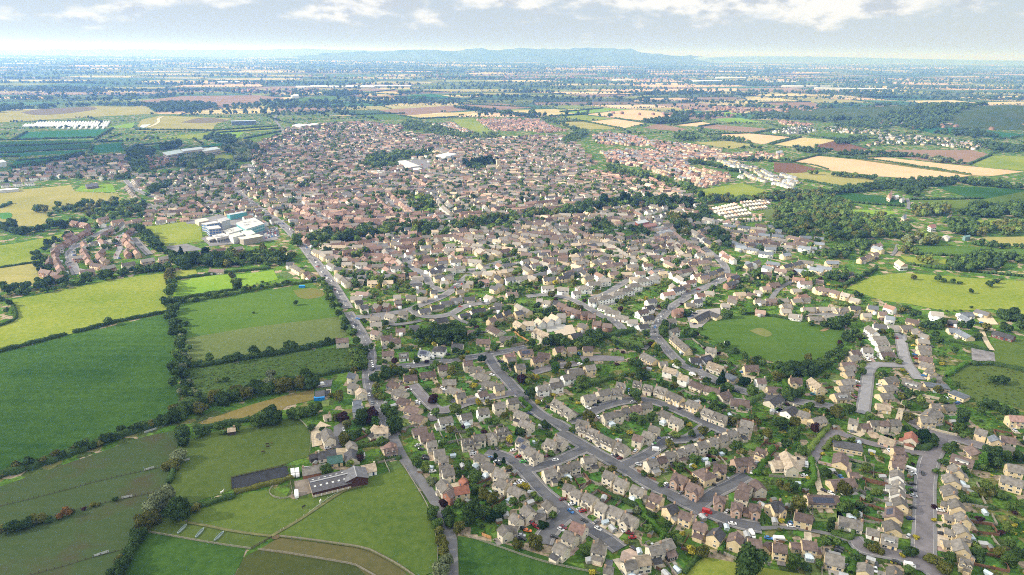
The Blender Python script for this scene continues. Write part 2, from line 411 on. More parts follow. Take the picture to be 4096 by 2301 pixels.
# worn and marked grounds inside fields
SPOTS = [
 ('pitch','H','1885,260 2050,240 2110,300 1930,325', (.13,.11,.042),(.10,.125,.035)),
 ('pitch','E','1680,540 1790,500 1920,570 1840,610', (.16,.16,.065),(.11,.14,.04)),
 ('pitch','F','440,540 510,505 550,515 480,550', (.26,.18,.1),(.2,.15,.08)),
 ('pitch','K','800,385 990,350 1000,370 810,395', (.25,.33,.05),(.2,.28,.05)),
 ('pitch','K','0,610 115,600 120,660 0,675', (.05,.14,.04),(.07,.17,.05)),
 ('pitch','N','380,725 430,715 500,745 430,757', (.02,.19,.09),(.03,.23,.11)),
 ('spoil_tip','P','150,275 300,250 500,240 700,235 720,255 500,285 250,300', (.16,.12,.09),(.10,.095,.06)),
 ('spoil_tip','P','1330,350 1480,310 1650,325 1700,340 1500,360', (.15,.12,.08),(.11,.10,.06)),
 ('bare_ground','J','690,1060 790,1060 760,1100 690,1110', (.12,.08,.05),(.1,.09,.04)),
]
for k, (n, rg, s, a, b) in enumerate(SPOTS):
    P = smooth_line(pts(rg, s) + [pts(rg, s)[0]], 2)[:-1]
    poly_sheet(n, P, 0.2 + .01 * k, grass_mat('worn_grass_%d' % k, a, b, .4, None, .05))

# paved grounds
asphalt = simple('asphalt', (.092, .093, .102), .95, .3, .12, detail=8)
oldasphalt = simple('worn_asphalt', (.13, .128, .135), .95, .3, .1, detail=8)
rose = simple('rose_asphalt', (.145, .132, .14), .95, .3, .12, detail=8)
kerbmat = simple('kerbstone', (.36, .34, .33), .9, .15, .5)
pavemat = simple('pavement_tarmac', (.165, .16, .162), .95, .15, .3)
gravel = simple('gravel', (.42, .35, .25), .95, .2, .8)
concrete = simple('concrete', (.34, .33, .31), .9, .18, .3)
arena_m = simple('dark_rubber_sand', (.022, .024, .030), .95, .35, .25)
sand_m = simple('grey_sand', (.17, .16, .165), .95, .45, .18)
PAVED = [
 ('riding_arena','G','785,1235 1310,1118 1345,1240 1100,1300 840,1370 795,1340', arena_m),
 ('riding_arena','F','1900,705 2120,750 2135,850 2090,862 1905,820', sand_m),
 ('yard','G','1390,1270 1530,1240 1560,1380 1400,1430', simple('earth_yard', (.19,.16,.13), .95, .3, .2)),
 ('yard','G','1560,1050 1690,1000 1800,950 1890,945 1910,1050 1860,1075 1700,1085 1540,1090', gravel),
 ('yard','G','1770,740 1870,690 1880,720 1840,800 1830,900 1850,945 1760,950', oldasphalt),
 ('yard','G','1640,690 1755,740 1700,740 1655,920 1560,940 1550,800', gravel),
 ('yard','K','1600,930 1800,905 1960,960 1640,1000', oldasphalt),
 ('yard','K','1780,680 1900,665 1920,715 1800,712', oldasphalt),
 ('yard','L','90,680 430,630 620,640 720,690 890,740 1000,860 900,880 640,900 340,930 250,850 430,800 260,720', simple('school_tarmac', (.16,.155,.16), .95, .2, .1)),
 ('yard','L','440,900 520,870 540,910 330,930 320,910', oldasphalt),
 ('yard','L','790,790 990,740 1010,840 860,860', oldasphalt),
 ('yard','E','1080,410 1180,340 1400,320 1400,380 1310,420 1200,520 1110,510', simple('car_park', (.25,.23,.22), .95, .15, .3)),
 ('yard','M','220,100 500,90 560,180 300,200', oldasphalt),
 ('yard','N','450,700 580,690 640,730 790,720 870,760 640,800 540,770', simple('school_tarmac', (.16,.155,.16), .95, .2, .1)),
 ('yard','D','2210,780 2408,775 2640,790 2640,830 2408,830 2240,840', rose),
 ('yard','B','1000,1150 1110,1150 1200,1220 1100,1220', gravel),
 ('yard','B','1860,370 1960,300 2180,300 2250,350 2230,440 2150,460 1900,470', simple('pale_gravel', (.44,.37,.29), .95, .15, .8)),
 ('yard','B','430,1300 450,1220 560,1180 640,1200 590,1290 480,1340', simple('pink_paving', (.40,.30,.24), .95, .2, .6)),
 ('yard','C','1525,930 1690,935 1670,1010 1700,1200 1525,1160', simple('pale_gravel', (.44,.37,.29), .95, .15, .8)),
 ('yard','C','430,640 640,690 620,720 410,670', gravel),
 ('yard','C','700,70 830,30 880,90 830,120', gravel),
 ('yard','A','950,575 1080,540 1110,600 990,610', gravel),
 ('yard','D','1990,500 2140,480 2180,560 1990,600 1960,540', simple('pale_gravel', (.44,.37,.29), .95, .15, .8)),
 ('yard','D','1880,470 2070,480 2060,520 1900,560', concrete),
 ('yard','E','1580,920 1680,900 1760,960 1690,1050 1650,1040', gravel),
 ('yard','F','1950,420 2100,400 2160,480 2010,480', gravel),
 ('pond','P','1028,385 1045,366 1112,364 1060,390', simple('pond_water', (.40,.44,.46), .15, .05, .1)),
 ('yard','H','2040,850 2140,835 2130,880 2030,890', oldasphalt),
]
for k, (n, rg, s, m) in enumerate(PAVED):
    P = pts(rg, s); stamp_poly(P, 1); poly_sheet(n, P, 0.24 + .01 * (k % 6), m)

# ------------------------------------------------------------------ roads
ROADS = [  # region, line, width, material, with pavement
 ('A','985,1600 980,1350 975,1200 975,1130 950,1000 880,850 760,640 620,470 500,310 430,150 380,40', 6.0, oldasphalt, 0),
 ('D','420,1560 360,1440 310,1340 240,1200 190,1080 175,960 185,900 200,820 190,720 150,640 110,560 40,450 -20,360', 6.4, oldasphalt, 1),
 ('L','1660,1530 1610,1447 1540,1330 1440,1190 1350,1080 1240,930 1150,830 1050,730 930,640 800,560 700,480 610,410 560,360 560,320 640,300 870,290 900,240 800,200 700,140', 8.5, oldasphalt, 1),
 ('D','190,905 280,900 500,885 800,850 1000,820 1340,770 1700,700', 6.5, asphalt, 1),
 ('D','1330,780 1400,900 1520,1020 1650,1170 1760,1290 1880,1380 2000,1430 2100,1500', 7.0, asphalt, 1),
 ('B','-150,70 0,150 200,270 420,390 700,570 900,660 1150,800 1300,850 1500,930 1650,970 1790,990', 7.0, asphalt, 1),
 ('B','470,390 700,290 830,190 880,150 950,145 1100,140 1200,60 1290,0', 6.0, asphalt, 1),
 ('E','-60,1410 60,1390 200,1300 330,1250 480,1215 620,1205 780,1225 950,1290 1100,1360 1300,1450 1500,1540', 6.0, asphalt, 1),
 ('B','1170,790 1350,650 1500,580 1600,520 1660,490', 6.5, asphalt, 1),
 ('A','1320,255 1450,290 1560,340 1650,420 1700,470 1850,640 1950,720 2090,830 2250,960 2408,1060 2500,1120 2600,1200', 6.5, asphalt, 1),
 ('A','1680,440 1850,400 2000,350 2200,260 2300,215', 6.0, asphalt, 1),
 ('A','2100,850 1980,960 1870,1080 1850,1150', 7.5, asphalt, 1),
 ('C','1440,1420 1440,1200 1450,1000 1450,800 1450,600 1470,450 1500,330 1560,220 1620,120', 8.0, rose, 1),
 ('C','1300,-60 1400,20 1620,120 1750,130 1900,180 2100,230 2400,330', 6.5, rose, 1),
 ('C','1445,1345 1250,1270 1000,1220 850,1200 800,1130 760,1085', 6.5, rose, 1),
 ('C','1440,1345 1500,1390 1600,1470 1700,1560', 7.0, rose, 1),
 ('C','350,370 400,280 500,120 590,60 700,110 850,160 1000,200 1300,250', 6.0, rose, 0),
 ('C','360,350 400,430 420,560 450,650', 3.5, gravel, 0),
 ('C','1300,265 1440,275 1500,330', 6.0, rose, 0),
 ('B','1790,1000 2000,990 2200,1010 2408,1045 2550,1090 2680,1130', 2.6, oldasphalt, 0),
 ('E','1480,0 1350,90 1200,140 1050,230 900,330 820,430 770,520 770,580 830,650 900,740 1000,840 1100,900 1250,960 1380,1030 1480,1070 1700,1150 2000,1200 2408,1260 2500,1280', 6.5, oldasphalt, 1),
 ('E','770,590 720,650 660,720', 5.0, oldasphalt, 0),
 ('N','1130,845 1260,960 1400,1060 1460,1150 1440,1220 1350,1290 1200,1340 1050,1420', 6.5, oldasphalt, 1),
 ('D','1700,210 1850,190 2000,200 2150,240 2300,320 2408,390 2560,450 2640,540', 5.5, oldasphalt, 1),
 ('N','150,1440 300,1390 450,1290 600,1210 850,1150', 5.5, oldasphalt, 1),
 ('D','60,410 300,385 560,345 700,280 850,230 960,170 1060,80 1150,0', 6.5, oldasphalt, 1),
 ('M','900,1190 1050,1130 1300,1050 1500,1000 1700,950 1900,905 2100,890 2300,900 2400,930', 6.5, oldasphalt, 1),
 ('M','640,1370 600,1340 520,1290 500,1230 420,1180 340,1110 300,1040 200,990 100,940 0,930', 6.0, oldasphalt, 1),
 ('D','590,330 650,390 800,410 980,380 1080,310 1200,280 1340,270', 5.5, oldasphalt, 1),
 ('D','980,380 1060,440 1150,470', 4.5, oldasphalt, 0),
 ('D','300,390 380,490 550,470 690,440', 5.5, oldasphalt, 0),
 ('D','1610,1130 1400,1170 1150,1220 950,1300 850,1310 760,1240 680,1150 620,1080 600,1060', 6.0, rose, 1),
 ('D','850,1305 770,1350 810,1410', 5.0, rose, 0),
 ('D','1760,940 1950,890 2200,850', 6.0, rose, 1),
 ('F','1215,570 1230,680 1260,820 1310,900 1400,1010', 6.0, simple('pale_asphalt', (.22,.215,.225), .95, .15, .2), 1),
 ('F','1250,870 1100,870 980,860 910,900 900,1000 880,1150 850,1340', 6.0, simple('pale_asphalt', (.22,.215,.225), .95, .15, .2), 1),
 ('F','1190,1420 1230,1280 1270,1190 1400,1170 1500,1190', 3.6, gravel, 0),
 ('F','280,370 500,380 700,380 800,375', 6.0, oldasphalt, 1),
 ('F','-60,300 0,190 60,120 230,40', 5.0, oldasphalt, 0),
 ('F','2000,540 2040,640 2100,730', 4.0, gravel, 0),
 ('K','1120,710 960,800 800,890 690,960 660,1000 690,1080 740,1200', 6.0, oldasphalt, 1),
 ('K','1290,850 1370,940 1440,1010', 5.0, oldasphalt, 1),
 ('K','1210,290 1260,350 1380,420 1500,460', 6.0, oldasphalt, 1),
 ('L','1180,510 1350,600 1520,690', 7.0, oldasphalt, 1),
 ('L','1980,400 2060,500 2200,620', 7.0, oldasphalt, 1),
 ('L','2040,930 2200,1040 2280,1130 2408,1200', 6.0, oldasphalt, 1),
 ('L','290,480 400,560', 6.0, oldasphalt, 1),
 ('M','1720,700 1850,760 1900,860 1950,890', 5.5, rose, 0),
 ('M','600,560 700,640 780,700', 6.0, oldasphalt, 0),
 ('P','2310,545 2220,480 2090,420 2050,370 2010,300 2160,240', 8.0, oldasphalt, 0),
 ('Q','560,480 800,550 1000,600 1200,640', 7.0, oldasphalt, 0),
 ('R','2050,520 2050,520', 5.0, oldasphalt, 0),
 ('J','690,1075 800,1010 950,925 1150,790 1300,690 1400,630 1560,590', 1.6, simple('worn_path', (.115,.115,.045), .95, .3, .3), 0),
 ('J','770,1075 1000,1100 1300,1142 1600,1187 1750,1262 1900,1342 2050,1447', 1.4, simple('worn_path', (.115,.115,.045), .95, .3, .3), 0),
 ('I','1810,945 2000,975 2200,1020 2400,1050 2616,1075', 1.4, simple('worn_path', (.115,.115,.045), .95, .3, .3), 0),
 ('P','1200,308 1160,322 1172,345 1140,368 1090,385', 9.0, gravel, 0),
 ('O','1285,470 1300,520 1290,570', 5.0, oldasphalt, 0),
 ('O','1190,910 1170,980 1130,1020', 4.0, oldasphalt, 0),
]
RSEG = []     # every road as points, for fronts and heading
for k, (rg, s, w, m, pav) in enumerate(ROADS):
    P = smooth_line(pts(rg, s), 2)
    if math.hypot(P[0][0]-P[-1][0], P[0][1]-P[-1][1]) < 2: continue
    P = resample(P, 4.0)
    RSEG += [(p[0], p[1]) for p in P]
    for p in P: stamp(p[0], p[1], w/2 + (2.2 if pav else .8), 1)
    zb = 0.30 + 0.006 * (k % 8)
    V, Fq = strip(P, w, zb + 0.12)
    me = bpy.data.meshes.new('road'); me.from_pydata(V, [], Fq); me.materials.append(m); me.update(); struct('road', me)
    V, Fq = strip(P, w + 0.5, zb + 0.06)
    me = bpy.data.meshes.new('kerb'); me.from_pydata(V, [], Fq); me.materials.append(kerbmat if pav else simple('verge_edge', (.085,.10,.035), .95, .3, .3)); me.update(); struct('kerb', me)
    if pav:
        V, Fq = strip(P, w + 3.4, zb)
        me = bpy.data.meshes.new('pavement'); me.from_pydata(V, [], Fq); me.materials.append(pavemat); me.update(); struct('pavement', me)
RSEG = np.array(RSEG)

# central dashes on the through roads
dash = simple('road_paint', (.62, .62, .6), .8, .1, 1.0)
mk = MB()
for rg, s in (('L', ROADS[2][1]), ('E', ROADS[20][1]), ('D', ROADS[1][1]), ('D', ROADS[3][1])):
    P = resample(smooth_line(pts(rg, s), 2), 3.0)
    for i in range(0, len(P) - 2, 3):
        V, Fq = strip(P[i:i+2], .22, .50)
        mk.add(V, Fq)
struct('road_marking', mk.mesh('road_marking', [dash]))

# ------------------------------------------------------------------ base ground, far farmland mosaic, hills
gm = bpy.data.materials.new('garden_ground'); nt, N, Lk = nodes_of(gm)
out = N.new('ShaderNodeOutputMaterial'); bs = N.new('ShaderNodeBsdfDiffuse'); geo = N.new('ShaderNodeNewGeometry')
vo = N.new('ShaderNodeTexVoronoi'); vo.inputs['Scale'].default_value = 0.14; vo.inputs['Randomness'].default_value = 0.9; vo.distance = 'CHEBYCHEV'
Lk.new(geo.outputs['Position'], vo.inputs['Vector'])
sep = N.new('ShaderNodeSeparateColor'); Lk.new(vo.outputs['Color'], sep.inputs[0])
cr = N.new('ShaderNodeValToRGB'); cr.color_ramp.interpolation = 'CONSTANT'
els = [(0, (.05,.105,.018)), (.3, (.085,.15,.026)), (.5, (.06,.085,.026)), (.62, (.13,.13,.045)), (.74, (.26,.21,.15)), (.87, (.065,.125,.022))]
cr.color_ramp.elements[0].color = rgba(els[0][1])
cr.color_ramp.elements[1].position = els[1][0]; cr.color_ramp.elements[1].color = rgba(els[1][1])
for p, c in els[2:]:
    e = cr.color_ramp.elements.new(p); e.color = rgba(c)
Lk.new(sep.outputs[0], cr.inputs['Fac'])
nz = N.new('ShaderNodeTexNoise'); nz.inputs['Scale'].default_value = .5; nz.inputs['Detail'].default_value = 5; Lk.new(geo.outputs['Position'], nz.inputs['Vector'])
mr = N.new('ShaderNodeMapRange'); mr.inputs['From Min'].default_value = .3; mr.inputs['From Max'].default_value = .7; mr.inputs['To Min'].default_value = .55; mr.inputs['To Max'].default_value = 1.4
Lk.new(nz.outputs['Fac'], mr.inputs['Value'])
hs = N.new('ShaderNodeHueSaturation'); Lk.new(cr.outputs['Color'], hs.inputs['Color']); Lk.new(mr.outputs['Result'], hs.inputs['Value'])
Lk.new(hs.outputs['Color'], bs.inputs['Color']); Lk.new(bs.outputs[0], out.inputs['Surface'])
me = bpy.data.meshes.new('ground')
me.from_pydata([(-1600,120,-.1),(2200,120,-.1),(2600,2600,-.1),(-2200,2600,-.1)], [], [(0,1,2,3)]); me.materials.append(gm); me.update()
struct('ground', me)
base = MB(); base.add([(-52000,-800,-.5),(52000,-800,-.5),(52000,62000,-.5),(-52000,62000,-.5)], [(0,1,2,3)])
struct('terrain', base.mesh('terrain', [grass_mat('far_pasture', (.045,.075,.025), (.10,.12,.045), .3, None, .0015)]))

# far fields: a jittered grid of parcels, each with its own crop
TOWN = [pts('P', '0,730 300,680 900,600 1250,590 2050,500 2100,400 2250,360 2400,350'), ]
town_poly = (pts('K','-300,330 0,230 500,120 1000,60') + pts('P','1700,520 2080,390 2400,345') + pts('Q','300,340 1000,330 1500,330 1760,420 2200,440 2576,520')
             + pts('R','350,570 800,600 960,780') + pts('O','640,380 2600,380 2600,1447') + [(900, 150), (-900, 150)])
CROPS = [('mid', 4), ('green', 4), ('deep', 4), ('ygreen', 3), ('dryolive', 4), ('paletan', 5), ('mauve', 5), ('tan', 3), ('teal', 4), ('olive', 3)]
croplist = [c for c, n in CROPS for _ in range(n)]
def crop_col():
    c = random.choice(croplist); t = random.random(); a, b = G_[c]
    return [(a[i]*(1-t) + b[i]*t)*(1 if c in ('tan','paletan','mauve','dryolive') else .85) for i in range(3)]
FV, FF, FC, HEDGE = [], [], [], []
th = 0.32; ct, sn = math.cos(th), math.sin(th)
def rot(x, y): return x*ct - y*sn, x*sn + y*ct
def parcels(y0, y1, cw, ch, hedge_p):
    xm = y1 * 0.95 + 600
    nx = int(2*xm/cw) + 1; ny = int((y1*1.35)/ch) + 2
    P = {}
    for j in range(-ny, ny):
        for i in range(-nx, nx):
            gx = (i + random.uniform(-.28,.28) + .35*math.sin(j*.7)) * cw; gy = (j + random.uniform(-.25,.25) + .3*math.sin(i*.9)) * ch
            P[i, j] = rot(gx, gy)
    for (i, j) in list(P):
        q = [P.get((i,j)), P.get((i+1,j)), P.get((i+1,j+1)), P.get((i,j+1))]
        if None in q: continue
        cx, cy = sum(p[0] for p in q)/4, sum(p[1] for p in q)/4
        if not (y0 < cy < y1) or abs(cx) > cy*.82 + 500: continue
        b = len(FV); z = -.3
        FV.extend([(p[0], p[1], z) for p in q]); FF.append((b, b+1, b+2, b+3)); FC.append(crop_col())
        for a, c in ((0,1),(0,3)):
            if random.random() < hedge_p: HEDGE.append((q[a], q[c]))
parcels(1500, 4200, 300, 190, .9)
parcels(4200, 9000, 520, 290, .9)
parcels(9000, 24000, 950, 560, .7)
struct('farmland', np_mesh('farmland', np.array(FV), [np.array(FF)], attr_mat('crops', .95, .18, .01), np.array(FC)))

def hills(name, profile, dist, depth, mat, peak=0.0):
    """a ridge standing at its distance: crest heights surveyed, slopes running down both sides"""
    X = np.linspace(profile[0][0], profile[-1][0], 130); Zs = np.interp(X, [p[0] for p in profile], [p[1] for p in profile])
    n = len(X); rows = 15; V = []; 
    for j in range(rows):
        t = (j/(rows-1))*2 - 1
        for i in range(n):
            f = math.cos(t*PI/2)**1.5
            wob = 1 + .18*math.sin(i*1.3+j*2.1)*math.sin(i*.37+j)
            V.append((X[i] + 300*math.sin(i*.5+j), dist + t*depth, -1 + max(0, (Zs[i]*f*(wob if 0 < abs(t) < .95 and abs(t) > .1 else 1)))))
    Fq = np.array([(j*n+i, j*n+i+1, (j+1)*n+i+1, (j+1)*n+i) for j in range(rows-1) for i in range(n-1)])
    me = np_mesh(name, np.array(V), [Fq], mat, smooth=True)
    return struct(name, me)
def prof(dist, s):
    o = []
    n = [float(t) for t in s.replace(',', ' ').split()]
    for i in range(0, len(n), 2):
        px, py = n[i], n[i+1]
        d = FW + CXV*((px-CX)/F) - CUP*((py-CY)/F); t = dist/d.y
        o.append((d.x*t, max(CAM_Z + d.z*t, 0)))
    return o
hillm = grass_mat('hill_grass', (.035,.06,.025), (.075,.09,.04), .2, None, .001)
hills('hills', prof(19000, '1250,222 1336,213 1510,207 1590,208 1662,199 1789,208 1892,195 1988,202 2143,196 2255,203 2390,192 2445,200 2501,197 2557,215 2640,220 2763,226'), 19000, 2000, hillm)
hills('hills', prof(31000, '-900,205 0,200 300,198 700,199 900,201 1200,197 1500,203 1900,210 2300,216'), 31000, 3000, hillm)
hills('hills', prof(28000, '2900,228 3080,226 3290,228 3420,231 3640,236 4100,245 4600,255'), 28000, 3000, hillm)
# the wooded knoll at the right edge
kx, ky = at('R', 2330, 330)
kn = MB(); n = 28; rr = 900.0
V = []; Fq = []
for j in range(n):
    for i in range(n):
        u, v = i/(n-1)*2-1, j/(n-1)*2-1; r = math.hypot(u, v)
        V.append((kx + 60 + u*rr*1.1, ky + 120 + v*rr*.62, -.6 + 42*max(0, math.cos(min(r, 1)*PI)*.5+.5)*(1+.15*math.sin(u*7)*math.cos(v*6))))
for j in range(n-1):
    for i in range(n-1): Fq.append((j*n+i, j*n+i+1, (j+1)*n+i+1, (j+1)*n+i))
struct('hill', np_mesh('hill', np.array(V), [np.array(Fq)], grass_mat('knoll_grass', (.03,.06,.02), (.07,.085,.03), .3, None, .01), smooth=True))
def knoll_z(x, y):
    u, v = (x-kx-60)/(rr*1.1), (y-ky-120)/(rr*.62); r = math.hypot(u, v)
    if abs(u) > 1 or abs(v) > 1: return 0.0
    return max(0, -.6 + 42*max(0, math.cos(min(r, 1)*PI)*.5+.5)*(1+.15*math.sin(u*7)*math.cos(v*6)))
# ------------------------------------------------------------------ houses
ROOF = dict(
 g=('grey_brown_tiles', (.15,.137,.123), 'grey'), n=('brown_tiles', (.115,.084,.075), 'brown'), k=('charcoal_tiles', (.06,.059,.064), 'dark'),
 r=('red_tiles', (.22,.09,.062), 'red'), s=('blue_slates', (.12,.135,.16), 'slate'), t=('tan_stone_tiles', (.29,.235,.175), 'tan'), c=('pink_tiles', (.24,.15,.13), 'pink'),
 e=('green_sheet', (.045,.10,.085), 'green'))
WALL = dict(p=('pale_stone', (.60,.54,.44), 'stone'), b=('buff_stone', (.62,.50,.32), 'buff'), w=('white_render', (.78,.77,.74), 'white'),
            k=('red_brick', (.33,.15,.10), 'brick'), d=('dark_boards', (.05,.04,.04), 'black'), o=('red_boards', (.12,.04,.035), 'maroon'), i=('pink_brick', (.44,.31,.24), 'pink'))
def roofmat(c):
    n, col, _ = ROOF[c]; return simple(n, col, .9, .42, .55, .3, detail=8)
def wallmat(c):
    n, col, _ = WALL[c]; return simple(n, col, .9, .14, .5, .12)
white_frame = simple('white_frame', (.72,.72,.70), .5, .05, 1)
pane = simple('dark_glass', (.035,.042,.055), .15, .3, .4, spec=.6)
skyglass = simple('conservatory_glass', (.42,.50,.56), .2, .15, .7, spec=.6)
doorpaint = [simple('door_white', (.7,.7,.68), .5, .05, 1), simple('door_brown', (.12,.06,.03), .5, .1, 1), simple('door_green', (.03,.08,.05), .5, .1, 1), simple('door_blue', (.03,.06,.13), .5, .1, 1)]
potmat = simple('chimney_brick', (.36,.24,.16), .9, .2, 1)
solar = simple('solar_glass', (.018,.025,.055), .25, .3, .8, spec=.6)

# type: eave height, pitch tangent, depth
TYPE = {'2':(4.7,.72,6.9), '1':(2.5,.58,8.2), 'h':(5.0,.60,9.0), 'D':(3.6,.92,7.4), 'X':(4.7,.76,7.3), 'B':(2.7,.75,8.4), 'F':(2.8,.10,8.0), '3':(7.6,.7,9.0)}
def ridge_z(t):
    e, p, w = TYPE[t]; return e + p*w/2

